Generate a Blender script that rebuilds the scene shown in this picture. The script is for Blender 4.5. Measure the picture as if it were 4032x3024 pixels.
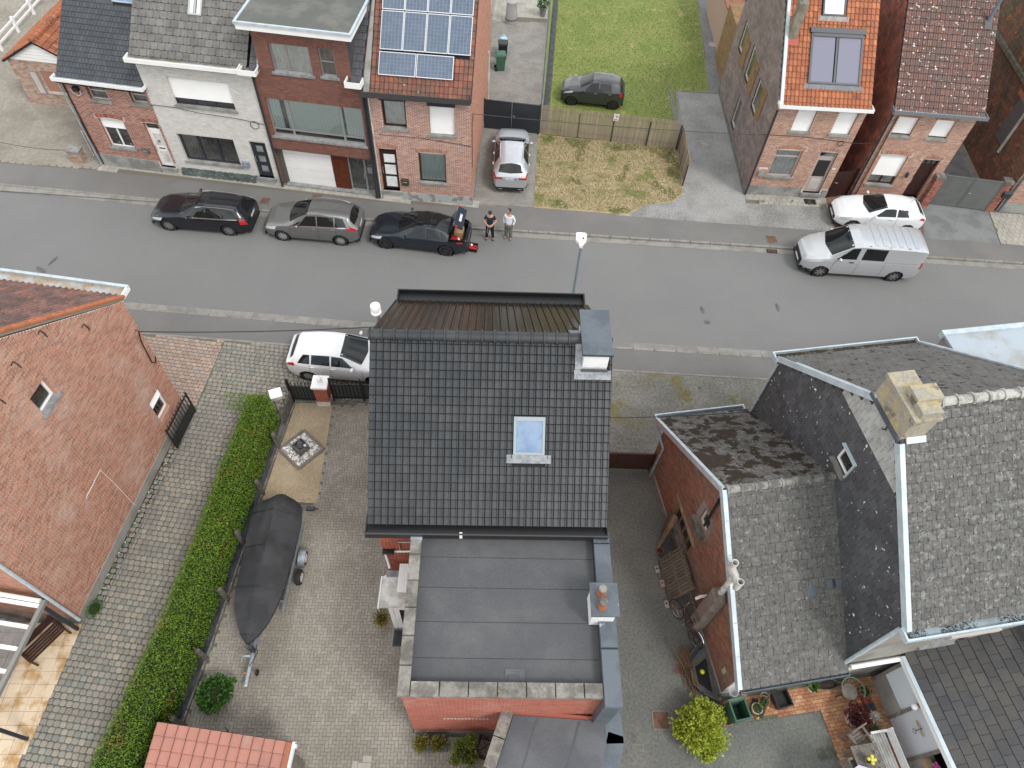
import bpy, bmesh, math, random
from mathutils import Vector, Matrix, noise
from mathutils.geometry import tessellate_polygon
random.seed(7)
for o in list(bpy.data.objects): bpy.data.objects.remove(o)
scene = bpy.context.scene
C = scene.collection
R = math.radians
PI = math.pi

# ------------------------------------------------------------------ camera
CAM_H = 24.0
def cam_rot():
    f = 2796.0
    d = Vector(((1875-2016)/f, -(3500-1512)/f, -1.0)).normalized()   # "down" in camera axes
    z = Vector((0, 0, -1)); fw = (z - d*z.dot(d)).normalized(); up = -d
    rt = fw.cross(up)
    return Matrix((rt, fw, up))
CR = cam_rot()
cam = bpy.data.cameras.new('camera'); cam.sensor_width = 36; cam.lens = 36*2796/4032
cam.clip_start = .1; cam.clip_end = 2000
camo = bpy.data.objects.new('camera', cam); C.objects.link(camo)
camo.matrix_world = Matrix.Translation((0, 0, CAM_H)) @ CR.to_4x4()
scene.camera = camo
def proj(p):
    c = CR.transposed() @ (Vector(p) - Vector((0, 0, CAM_H)))
    if c.z > -.1: return None
    return (2016 + 2796*c.x/-c.z, 1512 - 2796*c.y/-c.z)

# ------------------------------------------------------------------ sky, sun, exposure
SUN_EL, SUN_AZ = 52, 130        # azimuth clockwise from +Y (the street side is north here)
w = bpy.data.worlds.new('World'); scene.world = w; w.use_nodes = True
nt = w.node_tree; nt.nodes.clear()
out = nt.nodes.new('ShaderNodeOutputWorld'); bg = nt.nodes.new('ShaderNodeBackground')
sky = nt.nodes.new('ShaderNodeTexSky'); sky.sky_type = 'NISHITA'; sky.sun_disc = False
sky.sun_elevation = R(SUN_EL); sky.sun_rotation = R(SUN_AZ); sky.air_density = 1.0; sky.dust_density = 1.5
tc = nt.nodes.new('ShaderNodeTexCoord'); nz = nt.nodes.new('ShaderNodeTexNoise')
nz.inputs['Scale'].default_value = 2.6; nz.inputs['Detail'].default_value = 7; nz.inputs['Roughness'].default_value = .55
cr = nt.nodes.new('ShaderNodeValToRGB'); cr.color_ramp.elements[0].position = .36; cr.color_ramp.elements[1].position = .56
mx = nt.nodes.new('ShaderNodeMix'); mx.data_type = 'RGBA'
nt.links.new(tc.outputs['Generated'], nz.inputs['Vector']); nt.links.new(nz.outputs['Fac'], cr.inputs['Fac'])
nt.links.new(cr.outputs['Color'], mx.inputs[0]); nt.links.new(sky.outputs['Color'], mx.inputs[6])
mx.inputs[7].default_value = (10.3, 10.35, 10.0, 1)               # bright, even cloud
nt.links.new(mx.outputs[2], bg.inputs['Color']); bg.inputs['Strength'].default_value = .13
nt.links.new(bg.outputs[0], out.inputs['Surface'])
sl = bpy.data.lights.new('sun', 'SUN'); sl.energy = 1.2; sl.angle = R(14); sl.color = (1, .98, .95)
so = bpy.data.objects.new('sun', sl); C.objects.link(so)
az, el = R(SUN_AZ), R(SUN_EL)
sd = Vector((math.sin(az)*math.cos(el), math.cos(az)*math.cos(el), math.sin(el)))
so.rotation_euler = (-sd).to_track_quat('-Z', 'Y').to_euler()
scene.view_settings.view_transform = 'Standard'; scene.view_settings.look = 'None'
scene.view_settings.gamma = 1; scene.view_settings.exposure = 0.5
scene.render.resolution_x, scene.render.resolution_y = 1024, 768

# ------------------------------------------------------------------ materials
MATS = {}
def M(name, col, rough=.8, ramp=None, var=0, col2=None, ns=1.0, nm=(.42, .62), grain=0, gs=25, spots=(), bump=0, bs=30,
      metal=0, spec=.5, coat=0, wave=None):
    """procedural surface: piece-wise random colour, broad stains, fine grain, spots, bump (all in world space)"""
    if name in MATS: return MATS[name]
    m = bpy.data.materials.new(name); m.use_nodes = True; t = m.node_tree; N = t.nodes; L = t.links
    b = N['Principled BSDF']; b.inputs['Roughness'].default_value = rough; b.inputs['Metallic'].default_value = metal
    b.inputs['Specular IOR Level'].default_value = spec
    if coat: b.inputs['Coat Weight'].default_value = coat; b.inputs['Coat Roughness'].default_value = .04
    pos = N.new('ShaderNodeNewGeometry').outputs['Position']
    def rgb(c): return (c[0], c[1], c[2], 1)
    def mix(a, bb, fac, mode='MIX'):
        x = N.new('ShaderNodeMix'); x.data_type = 'RGBA'; x.blend_type = mode
        for sock, val in ((6, a), (7, bb), (0, fac)):
            if isinstance(val, (tuple, list)): x.inputs[sock].default_value = rgb(val)
            elif isinstance(val, (int, float)): x.inputs[sock].default_value = val
            else: L.new(val, x.inputs[sock])
        return x.outputs[2]
    def noise_(scale, detail=4, rough_=.55, vec=None):
        n = N.new('ShaderNodeTexNoise'); n.inputs['Scale'].default_value = scale; n.inputs['Detail'].default_value = detail
        n.inputs['Roughness'].default_value = rough_
        L.new(vec or pos, n.inputs['Vector']); return n.outputs['Fac']
    def step(v, lo, hi):
        r = N.new('ShaderNodeMapRange'); r.interpolation_type = 'SMOOTHSTEP'
        r.inputs[1].default_value = lo; r.inputs[2].default_value = hi; L.new(v, r.inputs[0]); return r.outputs[0]
    rnd = None
    if ramp or var:
        oi = N.new('ShaderNodeObjectInfo'); at = N.new('ShaderNodeAttribute'); at.attribute_name = 'rnd'
        ad = N.new('ShaderNodeMath'); ad.operation = 'ADD'; L.new(oi.outputs['Random'], ad.inputs[0]); L.new(at.outputs['Fac'], ad.inputs[1])
        fr = N.new('ShaderNodeMath'); fr.operation = 'FRACT'; L.new(ad.outputs[0], fr.inputs[0]); rnd = fr.outputs[0]
    c = col
    if ramp:
        cr_ = N.new('ShaderNodeValToRGB'); e = cr_.color_ramp.elements
        e[0].position = 0; e[0].color = rgb(ramp[0]); e[1].position = 1; e[1].color = rgb(ramp[-1])
        for i, cc in enumerate(ramp[1:-1]):
            q = e.new((i+1)/(len(ramp)-1)); q.color = rgb(cc)
        L.new(rnd, cr_.inputs[0]); c = cr_.outputs[0]
    if col2:
        c = mix(c, col2, step(noise_(ns, 6, .6), *nm))
    if var:
        sc_ = N.new('ShaderNodeMath'); sc_.operation = 'MULTIPLY'; sc_.inputs[1].default_value = 7.31; L.new(rnd, sc_.inputs[0])
        f2 = N.new('ShaderNodeMath'); f2.operation = 'FRACT'; L.new(sc_.outputs[0], f2.inputs[0])
        mr = N.new('ShaderNodeMapRange'); mr.inputs[3].default_value = 1-var; mr.inputs[4].default_value = 1+var
        L.new(f2.outputs[0], mr.inputs[0])
        hs = N.new('ShaderNodeHueSaturation'); L.new(mr.outputs[0], hs.inputs['Value'])
        if isinstance(c, tuple): hs.inputs['Color'].default_value = rgb(c)
        else: L.new(c, hs.inputs['Color'])
        c = hs.outputs[0]
    if wave:
        wv = N.new('ShaderNodeTexWave'); wv.inputs['Scale'].default_value = wave[0]; wv.bands_direction = wave[2]; wv.inputs['Distortion'].default_value = 1.5
        L.new(pos, wv.inputs['Vector']); c = mix(c, wave[1], wv.outputs['Fac'])
    for (sc, scale, lo, hi) in spots:
        c = mix(c, sc, step(noise_(scale, 3, .6), lo, hi))
    if grain:
        g = noise_(gs, 3, .7); mr = N.new('ShaderNodeMapRange'); mr.inputs[1].default_value = .3; mr.inputs[2].default_value = .7
        mr.inputs[3].default_value = 1-grain; mr.inputs[4].default_value = 1+grain; L.new(g, mr.inputs[0])
        hs = N.new('ShaderNodeHueSaturation'); L.new(mr.outputs[0], hs.inputs['Value'])
        if isinstance(c, tuple): hs.inputs['Color'].default_value = rgb(c)
        else: L.new(c, hs.inputs['Color'])
        c = hs.outputs[0]
    if isinstance(c, tuple): b.inputs['Base Color'].default_value = rgb(c)
    else: L.new(c, b.inputs['Base Color'])
    if bump:
        bn = N.new('ShaderNodeBump'); bn.inputs['Strength'].default_value = bump; bn.inputs['Distance'].default_value = .02
        L.new(noise_(bs, 4), bn.inputs['Height']); L.new(bn.outputs[0], b.inputs['Normal'])
    MATS[name] = m; return m
def glass_mat(name, tint=(.75, .8, .82), refl=.12):
    m = bpy.data.materials.new(name); m.use_nodes = True; t = m.node_tree; N = t.nodes; L = t.links
    N.remove(N['Principled BSDF']); o = N['Material Output']
    tr = N.new('ShaderNodeBsdfTransparent'); tr.inputs[0].default_value = (*tint, 1)
    gl = N.new('ShaderNodeBsdfGlossy'); gl.inputs['Roughness'].default_value = .03
    fz = N.new('ShaderNodeFresnel'); fz.inputs[0].default_value = 1.55
    ad = N.new('ShaderNodeMath'); ad.operation = 'ADD'; ad.inputs[1].default_value = refl; L.new(fz.outputs[0], ad.inputs[0])
    mx_ = N.new('ShaderNodeMixShader'); L.new(ad.outputs[0], mx_.inputs[0]); L.new(tr.outputs[0], mx_.inputs[1]); L.new(gl.outputs[0], mx_.inputs[2])
    L.new(mx_.outputs[0], o.inputs[0]); MATS[name] = m; return m

# ------------------------------------------------------------------ mesh building
class Fr:
    """flat working frame: origin, u (along), v (up / up-slope), n = u x v"""
    def __init__(s, O, u, v):
        s.O = Vector(O); s.u = Vector(u).normalized(); s.v = Vector(v).normalized(); s.n = s.u.cross(s.v)
    def p(s, a, b, c=0): return s.O + s.u*a + s.v*b + s.n*c
    def sub(s, a, b, c=0): return Fr(s.p(a, b, c), s.u, s.v)
    def mat(s, a, b, c=0, sx=1, sy=1, rz=0):
        o = s.p(a, b, c); u, v = s.u, s.v
        if rz: u, v = s.u*math.cos(rz)+s.v*math.sin(rz), s.v*math.cos(rz)-s.u*math.sin(rz)
        m = Matrix(((u.x*sx, v.x*sy, s.n.x, o.x), (u.y*sx, v.y*sy, s.n.y, o.y), (u.z*sx, v.z*sy, s.n.z, o.z), (0, 0, 0, 1)))
        return m
GF = Fr((0, 0, 0), (1, 0, 0), (0, 1, 0))
def front(W=0): return Fr((0, 0, 0), (1, 0, 0), (0, 0, 1))
class MB:
    def __init__(s): s.v = []; s.f = []; s.r = []
    def add(s, vs, fs, r=None):
        k = len(s.v); s.v += [tuple(x) for x in vs]; s.f += [tuple(i+k for i in q) for q in fs]
        s.r += [random.random() if r is None else r]*len(fs); return s
    def box(s, x0, y0, z0, x1, y1, z1): return s.fbox(GF, x0, y0, x1, y1, z0, z1)
    def fbox(s, fr, u0, v0, u1, v1, n0, n1):
        P = [fr.p(a, b, c) for c in (n0, n1) for a, b in ((u0, v0), (u1, v0), (u1, v1), (u0, v1))]
        return s.add(P, [(0, 3, 2, 1), (4, 5, 6, 7), (0, 1, 5, 4), (1, 2, 6, 5), (2, 3, 7, 6), (3, 0, 4, 7)])
    def rbox(s, c, size, rot=(0, 0, 0)):
        from mathutils import Euler
        m = Euler(rot).to_matrix(); h = Vector(size)/2
        P = [Vector(c)+m @ Vector((a*h.x, b*h.y, d*h.z)) for d in (-1, 1) for a, b in ((-1, -1), (1, -1), (1, 1), (-1, 1))]
        return s.add(P, [(0, 3, 2, 1), (4, 5, 6, 7), (0, 1, 5, 4), (1, 2, 6, 5), (2, 3, 7, 6), (3, 0, 4, 7)])
    def quad(s, *P): return s.add(P, [tuple(range(len(P)))])
    def prism(s, poly, z0, z1, fr=GF):
        n = len(poly); P = [fr.p(a, b, z0) for a, b in poly]+[fr.p(a, b, z1) for a, b in poly]
        tri = tessellate_polygon([[Vector((a, b, 0)) for a, b in poly]])
        F = [tuple(i+n for i in t) for t in tri]+[tuple(reversed(t)) for t in tri]+[(i, (i+1) % n, n+(i+1) % n, n+i) for i in range(n)]
        return s.add(P, F)
    def sheet(s, poly, z=0, fr=GF, holes=()):
        loops = [[Vector((a, b, 0)) for a, b in poly]]+[[Vector((a, b, 0)) for a, b in h] for h in holes]
        flat = [p for l in loops for p in l]
        return s.add([fr.p(p.x, p.y, z) for p in flat], tessellate_polygon(loops))
    def tube(s, path, r, n=8, cap=True):
        path = [Vector(p) for p in path]; rs = r if isinstance(r, (list, tuple)) else [r]*len(path)
        rings = []; up = None
        for i, p in enumerate(path):
            d = (path[min(i+1, len(path)-1)]-path[max(i-1, 0)]).normalized()
            if up is None: up = Vector((0, 0, 1)) if abs(d.z) < .9 else Vector((1, 0, 0))
            a = d.cross(up).normalized(); bb = a.cross(d).normalized(); up = bb
            rings.append([p+a*math.cos(2*PI*k/n)*rs[i]+bb*math.sin(2*PI*k/n)*rs[i] for k in range(n)])
        V = [q for rg in rings for q in rg]; F = []
        for i in range(len(path)-1):
            for k in range(n): F.append((i*n+k, i*n+(k+1) % n, (i+1)*n+(k+1) % n, (i+1)*n+k))
        if cap: F += [tuple(range(n-1, -1, -1)), tuple(range((len(path)-1)*n, len(path)*n))]
        return s.add(V, F)
    def lathe(s, prof, c=(0, 0, 0), n=16, M4=None):
        V = []; F = []; c = Vector(c)
        for r, z in prof:
            for k in range(n):
                p = Vector((r*math.cos(2*PI*k/n), r*math.sin(2*PI*k/n), z)); V.append((M4 @ p if M4 else p)+c)
        for i in range(len(prof)-1):
            for k in range(n): F.append((i*n+k, i*n+(k+1) % n, (i+1)*n+(k+1) % n, (i+1)*n+k))
        return s.add(V, F)
    def blob(s, c, r, seg=10, rings=6, jit=0):
        V = []; F = []; rr = r if isinstance(r, (tuple, list)) else (r, r, r)
        for i in range(rings+1):
            th = PI*i/rings
            for k in range(seg):
                q = 1+random.uniform(-jit, jit)
                V.append((c[0]+rr[0]*q*math.sin(th)*math.cos(2*PI*k/seg), c[1]+rr[1]*q*math.sin(th)*math.sin(2*PI*k/seg), c[2]+rr[2]*q*math.cos(th)))
        for i in range(rings):
            for k in range(seg): F.append((i*seg+k, (i+1)*seg+k, (i+1)*seg+(k+1) % seg, i*seg+(k+1) % seg))
        return s.add(V, F)
    def mesh(s, name, mat, smooth=False, fix=True, ang=40):
        me = bpy.data.meshes.new(name); me.from_pydata(s.v, [], s.f)
        a = me.attributes.new('rnd', 'FLOAT', 'FACE'); a.data.foreach_set('value', s.r)
        me.materials.append(mat)
        if fix:
            bm = bmesh.new(); bm.from_mesh(me); bmesh.ops.recalc_face_normals(bm, faces=bm.faces); bm.to_mesh(me); bm.free()
        if smooth:
            me.polygons.foreach_set('use_smooth', [True]*len(me.polygons)); me.set_sharp_from_angle(angle=R(ang))
        me.update(); return me
    def build(s, name, mat, parent=None, smooth=False, fix=True, ang=40, kind=None):
        return link(name, s.mesh(name, mat, smooth, fix, ang), parent, kind)
def link(name, me, parent=None, kind=None):
    o = bpy.data.objects.new(name, me); C.objects.link(o)
    if parent: o.parent = parent
    if kind: o['kind'] = kind
    return o
def tag(o, label, cat, group=None):
    o['label'] = label; o['category'] = cat
    if group: o['group'] = group
    return o
def thing(name, label, cat, loc=(0, 0, 0), rz=0, group=None):
    o = bpy.data.objects.new(name, None); C.objects.link(o); o.empty_display_size = .3
    o.location = loc; o.rotation_euler = (0, 0, rz); return tag(o, label, cat, group)
def struct(o): o['kind'] = 'structure'; return o
def world_mat(o):
    m = Matrix()
    while o:
        m = o.matrix_basis @ m; o = o.parent
    return m
def clone(root, loc, rz, label, scale=None):
    c = root.copy(); C.objects.link(c); c.location = loc; c.rotation_euler = (0, 0, rz); c['label'] = label
    if scale: c.scale = scale
    def rec(a, b):
        for ch in list(a.children):
            d = ch.copy(); C.objects.link(d); d.parent = b; rec(ch, d)
    rec(root, c); return c

# ------------------------------------------------------------------ pieces laid in rows
def ivals(poly, v):
    xs = []; n = len(poly)
    for i in range(n):
        (a, b), (c, d) = poly[i], poly[(i+1) % n]
        if (b > v) != (d > v): xs.append(a+(v-b)*(c-a)/(d-b))
    xs.sort(); return [(xs[i], xs[i+1]) for i in range(0, len(xs)-1, 2)]
def isect(A, B):
    return [(max(a, c), min(b, d)) for a, b in A for c, d in B if min(b, d) > max(a, c)]
def minus(A, c, d):
    o = []
    for a, b in A:
        if d <= a or c >= b: o.append((a, b)); continue
        if c > a: o.append((a, c))
        if d < b: o.append((d, b))
    return o
def rows(poly, w, h, gap=.01, off=.5, holes=(), vstart=None, rag=0, minw=.2, urand=0, full=False, gapv=None):
    """rectangles (u0,v0,u1,v1) in courses, clipped to poly minus holes"""
    lo = min(p[1] for p in poly); hi = max(p[1] for p in poly); um = min(p[0] for p in poly)-w*2
    v = lo if vstart is None else vstart; out_ = []; r = 0
    while v < hi-.3*h*(not full) - (h if full else 0) + 1e-6:
        v1 = min(v+h-(gap if gapv is None else gapv), hi); e = (v1-v)*.08+1e-5
        I = isect(ivals(poly, v+e), ivals(poly, v1-e))
        for (a, b, c, d) in holes:
            if b < v1 and d > v: I = minus(I, a, c)
        sh = (r % 2)*off*w if not urand else random.uniform(0, urand)*w
        for a, b in I:
            k = math.floor((a-um-sh)/w); u = um+sh+k*w
            while u < b:
                p0 = max(a, u); p1 = min(b, u+w-gap)
                if p1-p0 > minw*w:
                    dv = random.uniform(-rag, rag) if rag else 0
                    out_.append((p0, v+dv, p1, v1+dv))
                u += w
        v += h; r += 1
    return out_
def plate(t0, t1, over=.12, cham=0):
    """slate: lower end lifted (t0), upper end tucked (t1); unit size in u,v"""
    if cham:
        P = [(cham, 0, t0), (1-cham, 0, t0), (1, cham, t0), (1, 1+over, t1), (0, 1+over, t1), (0, cham, t0)]
    else: P = [(0, 0, t0), (1, 0, t0), (1, 1+over, t1), (0, 1+over, t1)]
    n = len(P); B = [(a, b, -.004) for a, b, c in P]
    return P+B, [tuple(range(n))]+[(i, n+i, n+(i+1) % n, (i+1) % n) for i in range(n)]
def blk(h, bev=0, base=-.004):
    """block: raised piece with softened top edges (bev = fraction)"""
    B = [(0, 0, base), (1, 0, base), (1, 1, base), (0, 1, base)]
    if not bev:
        T = [(a, b, h) for a, b, c in B]
        return B+T, [(4, 5, 6, 7), (0, 1, 5, 4), (1, 2, 6, 5), (2, 3, 7, 6), (3, 0, 4, 7)]
    S = [(a, b, h*.6) for a, b, c in B]; q = bev
    T = [(q, q, h), (1-q, q, h), (1-q, 1-q, h), (q, 1-q, h)]
    F = [(8, 9, 10, 11)]
    for k in range(4):
        j = (k+1) % 4; F += [(k, j, 4+j, 4+k), (4+k, 4+j, 8+j, 8+k)]
    return B+S+T, F
def cob(h):
    """rounded sett"""
    q = .2; ring = [(q, 0), (1-q, 0), (1, q), (1, 1-q), (1-q, 1), (q, 1), (0, 1-q), (0, q)]
    B = [(a, b, -.004) for a, b in ring]; S = [(a, b, h*.55) for a, b in ring]
    T = [(.5+(a-.5)*.74, .5+(b-.5)*.74, h) for a, b in ring]
    F = [tuple(range(16, 24))]
    for k in range(8):
        j = (k+1) % 8; F += [(k, j, 8+j, 8+k), (8+k, 8+j, 16+j, 16+k)]
    return B+S+T, F
def pan(prof, t, over=.1):
    """roof tile from a cross profile [(u, height)], lower end lifted by t, nose closed"""
    n = len(prof); P = [(u, 0, z+t) for u, z in prof]+[(u, 1+over, z+.002) for u, z in prof]+[(u, 0, -.005) for u, z in prof]
    F = [(i, i+1, n+i+1, n+i) for i in range(n-1)]+[(2*n+i, 2*n+i+1, i+1, i) for i in range(n-1)]
    F += [(2*n, 0, n), (3*n-1, 2*n-1, n-1)]
    return P, F
ROLL = [(0, .012), (.14, .05), (.3, .058), (.44, .03), (.6, .006), (.82, .002), (1, .012)]
SNEL = [(0, -.004), (.03, .006), (.07, .008), (.12, .002), (.66, .002), (.71, .008), (.76, .026), (.82, .032), (.92, .032), (.97, .016), (1, -.004)]
IND = [0]
def pieces(par, fr, rects, tmpl, mat, name, n_ind=300, smooth=False, lift=0, tilt=0, stuff=None):
    """every rect one piece; the n_ind that show largest are objects of their own, the rest one mesh"""
    if not rects: return
    V, F = tmpl; W = world_mat(par); sc = []
    for i, q in enumerate(rects):
        c = W @ fr.p((q[0]+q[2])/2, (q[1]+q[3])/2); s = proj(c)
        ins = s and -40 < s[0] < 4072 and -40 < s[1] < 3064
        sc.append(((0 if ins else 1e4)+(c-Vector((0, 0, CAM_H))).length, i, ins))
    sc.sort(); ind = [i for d, i, ins in sc[:n_ind] if ins]; rest = set(range(len(rects)))-set(ind)
    if ind:
        mb = MB(); mb.add(V, F, 0); me = mb.mesh(name, mat, smooth, fix=False)
        for i in ind:
            q = rects[i]; o = bpy.data.objects.new(name, me); C.objects.link(o); o.parent = par
            rz = q[4] if len(q) > 4 else 0
            m = fr.mat(q[0], q[1], random.uniform(0, lift), q[2]-q[0], q[3]-q[1])
            if rz or tilt:
                cu, cv = (q[0]+q[2])/2, (q[1]+q[3])/2
                t = Matrix.Translation(fr.p(cu, cv)); n3 = fr.n
                m = t @ Matrix.Rotation(rz+random.uniform(-tilt, tilt), 4, n3) @ Matrix.Rotation(random.uniform(-tilt, tilt)*.5, 4, fr.u) @ t.inverted() @ m
            o.matrix_basis = m
        IND[0] += len(ind)
    if rest:
        mb = MB()
        for i in rest:
            q = rects[i]; du, dv = q[2]-q[0], q[3]-q[1]; dz = random.uniform(0, lift); tl = random.uniform(-tilt, tilt)
            cu, cv = (q[0]+q[2])/2, (q[1]+q[3])/2; ca, sa = math.cos(tl), math.sin(tl); P = []
            for a, b, c in V:
                x, y = (a-.5)*du, (b-.5)*dv
                if tilt: x, y = x*ca-y*sa, x*sa+y*ca
                P.append(fr.p(cu+x, cv+y, c+dz))
            mb.add(P, F)
        mb.build(stuff or name+'_field', mat, par, smooth, fix=False, kind='stuff')
# ------------------------------------------------------------------ palette
asphalt = M('asphalt_road', (.165, .166, .163), .9, col2=(.18, .18, .176), ns=.22, nm=(.35, .7), grain=.15, gs=40, spots=[((.155, .157, .158), .12, .55, .8)], bump=.2, bs=60)
asphalt_walk = M('asphalt_pavement', (.15, .145, .14), .92, col2=(.168, .162, .155), ns=.4, grain=.14, gs=45, spots=[((.125, .122, .118), .7, .68, .82)], bump=.2, bs=60)
conc = M('concrete_kerb', (.25, .24, .22), .9, var=.07, col2=(.20, .19, .17), ns=2.2, grain=.12, gs=18, bump=.25, bs=20)
conc_d = M('concrete_dark', (.17, .165, .15), .92, col2=(.10, .095, .08), ns=3, grain=.2, gs=20, bump=.3, bs=20)
conc_post = M('concrete_post', (.16, .145, .13), .92, col2=(.09, .08, .07), ns=6, grain=.2, gs=25, bump=.4, bs=25)
coping_m = M('concrete_coping', (.235, .22, .195), .92, var=.12, col2=(.13, .12, .105), ns=2.5, nm=(.4, .6), grain=.2, gs=14, spots=[((.42, .39, .32), 1.1, .64, .74), ((.36, .24, .08), 3.5, .70, .76)], bump=.35, bs=16)
render_g = M('grey_render', (.30, .285, .26), .92, col2=(.22, .205, .18), ns=1.0, grain=.1, gs=20, bump=.3, bs=20)
plinth_m = M('cement_plinth', (.30, .30, .285), .92, col2=(.20, .195, .18), ns=1.6, grain=.1, gs=16, bump=.3, bs=12)
bluestone = M('blue_stone', (.27, .275, .275), .85, col2=(.20, .20, .195), ns=4, grain=.1, gs=20)
white_p = M('white_upvc', (.85, .85, .84), .38, col2=(.82, .82, .805), ns=1.3)
white_w = M('white_weathered', (.66, .655, .62), .6, col2=(.45, .43, .38), ns=2.2, grain=.06)
white_r = M('white_render', (.80, .80, .80), .8, col2=(.72, .72, .71), ns=2)
cream_w = M('cream_paint', (.55, .50, .45), .55, col2=(.48, .44, .40), ns=2)
pinkgrey = M('pink_grey_paint', (.46, .40, .38), .55)
dark_br = M('dark_brown_wood', (.045, .018, .014), .45, col2=(.03, .012, .01), ns=6)
red_wood = M('red_brown_boards', (.13, .028, .010), .5, col2=(.09, .02, .008), ns=5, grain=.15, gs=30)
anthr = M('anthracite_metal', (.028, .033, .042), .42, grain=.05)
gate_grey = M('grey_gate_paint', (.135, .14, .135), .5, col2=(.12, .125, .12), ns=2)
black_pl = M('black_plastic', (.012, .012, .013), .42)
black_m = M('black_iron', (.012, .013, .013), .45)
zinc = M('zinc_sheet', (.40, .46, .50), .5, metal=.25, col2=(.30, .34, .37), ns=2.2, grain=.06)
zinc_d = M('zinc_dark', (.115, .135, .155), .5, metal=.2, col2=(.085, .10, .118), ns=1.4, spots=[((.42, .46, .5), 2.0, .66, .76)], grain=.08)
zinc_b = M('zinc_pale_blue', (.50, .57, .61), .5, metal=.1, col2=(.42, .48, .52), ns=3)
lead = M('lead_flashing', (.27, .28, .295), .6, metal=.15, col2=(.18, .19, .205), ns=6, bump=.5, bs=14)
alu = M('aluminium', (.45, .45, .45), .4, metal=.6)
galv = M('galvanised_steel', (.42, .47, .50), .42, metal=.7, col2=(.33, .37, .40), ns=9)
felt = M('roofing_felt', (.078, .08, .085), .82, col2=(.105, .104, .106), ns=.8, nm=(.4, .7), grain=.16, gs=30, spots=[((.17, .165, .16), 1.1, .66, .82), ((.16, .09, .055), .9, .735, .80), ((.28, .28, .28), 9, .80, .83)], bump=.3, bs=25)
felt2 = M('roofing_felt_low', (.085, .09, .10), .8, col2=(.115, .12, .128), ns=.7, grain=.14, gs=30, spots=[((.05, .055, .065), 1.2, .66, .74)], bump=.3, bs=25)
felt_g = M('dormer_felt', (.105, .11, .10), .9, col2=(.15, .15, .135), ns=.9, grain=.1, spots=[((.07, .075, .07), .7, .60, .72)])
glass = glass_mat('window_glass', (.96, .98, .98), .15)
glass_d = glass_mat('dark_car_glass', (.16, .18, .18), .05)
dark_in = M('dark_interior', (.02, .02, .02), .9)
curt_g = M('pale_curtain', (.78, .82, .80), .9, col2=(.66, .70, .69), ns=3)
curt_w = M('white_net_curtain', (.85, .87, .86), .9, col2=(.66, .70, .70), ns=5)
curt_d = M('dim_curtain', (.26, .27, .26), .9, col2=(.16, .17, .17), ns=2)
mint = M('mint_blind', (.74, .86, .83), .8)
mortar = M('mortar_pale', (.56, .51, .45), .95, grain=.1)
mortar_g = M('mortar_grey', (.27, .24, .21), .95, grain=.12)
mortar_d = M('mortar_dark', (.27, .22, .18), .95, grain=.15)
mortar_w = M('mortar_white', (.50, .49, .46), .95)
br_red = M('brick_red_mixed', (.3, .1, .07), .9, ramp=[(.25, .085, .06), (.38, .15, .10), (.20, .07, .06), (.42, .19, .13), (.29, .10, .07), (.18, .075, .065)], var=.1, grain=.12, gs=30)
br_lh = M('brick_red_gable', (.3, .1, .07), .92, ramp=[(.36, .165, .105), (.43, .215, .14), (.29, .13, .09), (.45, .24, .165), (.38, .175, .115), (.42, .27, .21)], var=.14, col2=(.46, .31, .25), ns=.55, nm=(.5, .75), grain=.15, gs=22)
br_wh = M('brick_white', (.6, .6, .57), .85, ramp=[(.60, .585, .55), (.66, .65, .62), (.56, .54, .51), (.64, .63, .60)], var=.05, grain=.05)
br_brown = M('brick_brown', (.15, .06, .04), .9, ramp=[(.17, .075, .055), (.21, .095, .07), (.14, .065, .055), (.23, .09, .06), (.165, .08, .068)], var=.12, grain=.12)
br_or = M('brick_orange', (.4, .2, .12), .9, ramp=[(.44, .23, .155), (.36, .165, .115), (.50, .30, .205), (.41, .20, .135), (.29, .135, .11)], var=.12, grain=.1)
br_salmon = M('brick_salmon', (.4, .2, .15), .92, ramp=[(.42, .20, .14), (.46, .25, .18), (.36, .15, .10), (.44, .22, .15)], var=.1, grain=.12, gs=8)
br_pk = M('brick_pale_mixed', (.4, .3, .25), .92, ramp=[(.42, .33, .27), (.30, .15, .10), (.46, .38, .31), (.36, .22, .16), (.45, .36, .30)], var=.1)
br_wing = M('brick_old_dark', (.2, .08, .06), .93, ramp=[(.27, .125, .085), (.33, .15, .09), (.19, .11, .085), (.36, .16, .085), (.26, .18, .14)], var=.22, col2=(.25, .17, .125), ns=.8, grain=.25, gs=20)
br_ann = M('brick_annex_red', (.4, .14, .1), .9, ramp=[(.38, .115, .07), (.33, .10, .07), (.42, .14, .085), (.34, .12, .09), (.30, .10, .085)], var=.08, col2=(.40, .20, .16), ns=1.2, nm=(.5, .8), grain=.08)
br_main = M('brick_main_red', (.35, .1, .06), .9, ramp=[(.36, .09, .05), (.30, .075, .045), (.40, .12, .07), (.27, .07, .05)], var=.1, grain=.1)
tile_black = M('tile_black_glazed', (.026, .029, .032), .38, var=.2, col2=(.036, .038, .04), ns=.9, grain=.1, spec=.5)
tile_brown = M('tile_dark_wet', (.020, .017, .013), .20, var=.2, col2=(.028, .020, .014), ns=.6)
slate_black = M('slate_black', (.045, .049, .056), .6, var=.16, col2=(.055, .06, .068), ns=.9, grain=.1)
slate_grey = M('fibre_slate_weathered', (.12, .117, .11), .92, var=.06, col2=(.09, .088, .084), ns=3.2, nm=(.38, .62), grain=.3, gs=13, spots=[((.20, .196, .185), 8, .58, .70), ((.36, .36, .35), 14, .69, .72), ((.05, .045, .04), 6, .68, .72)], bump=.4, bs=22)
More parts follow.
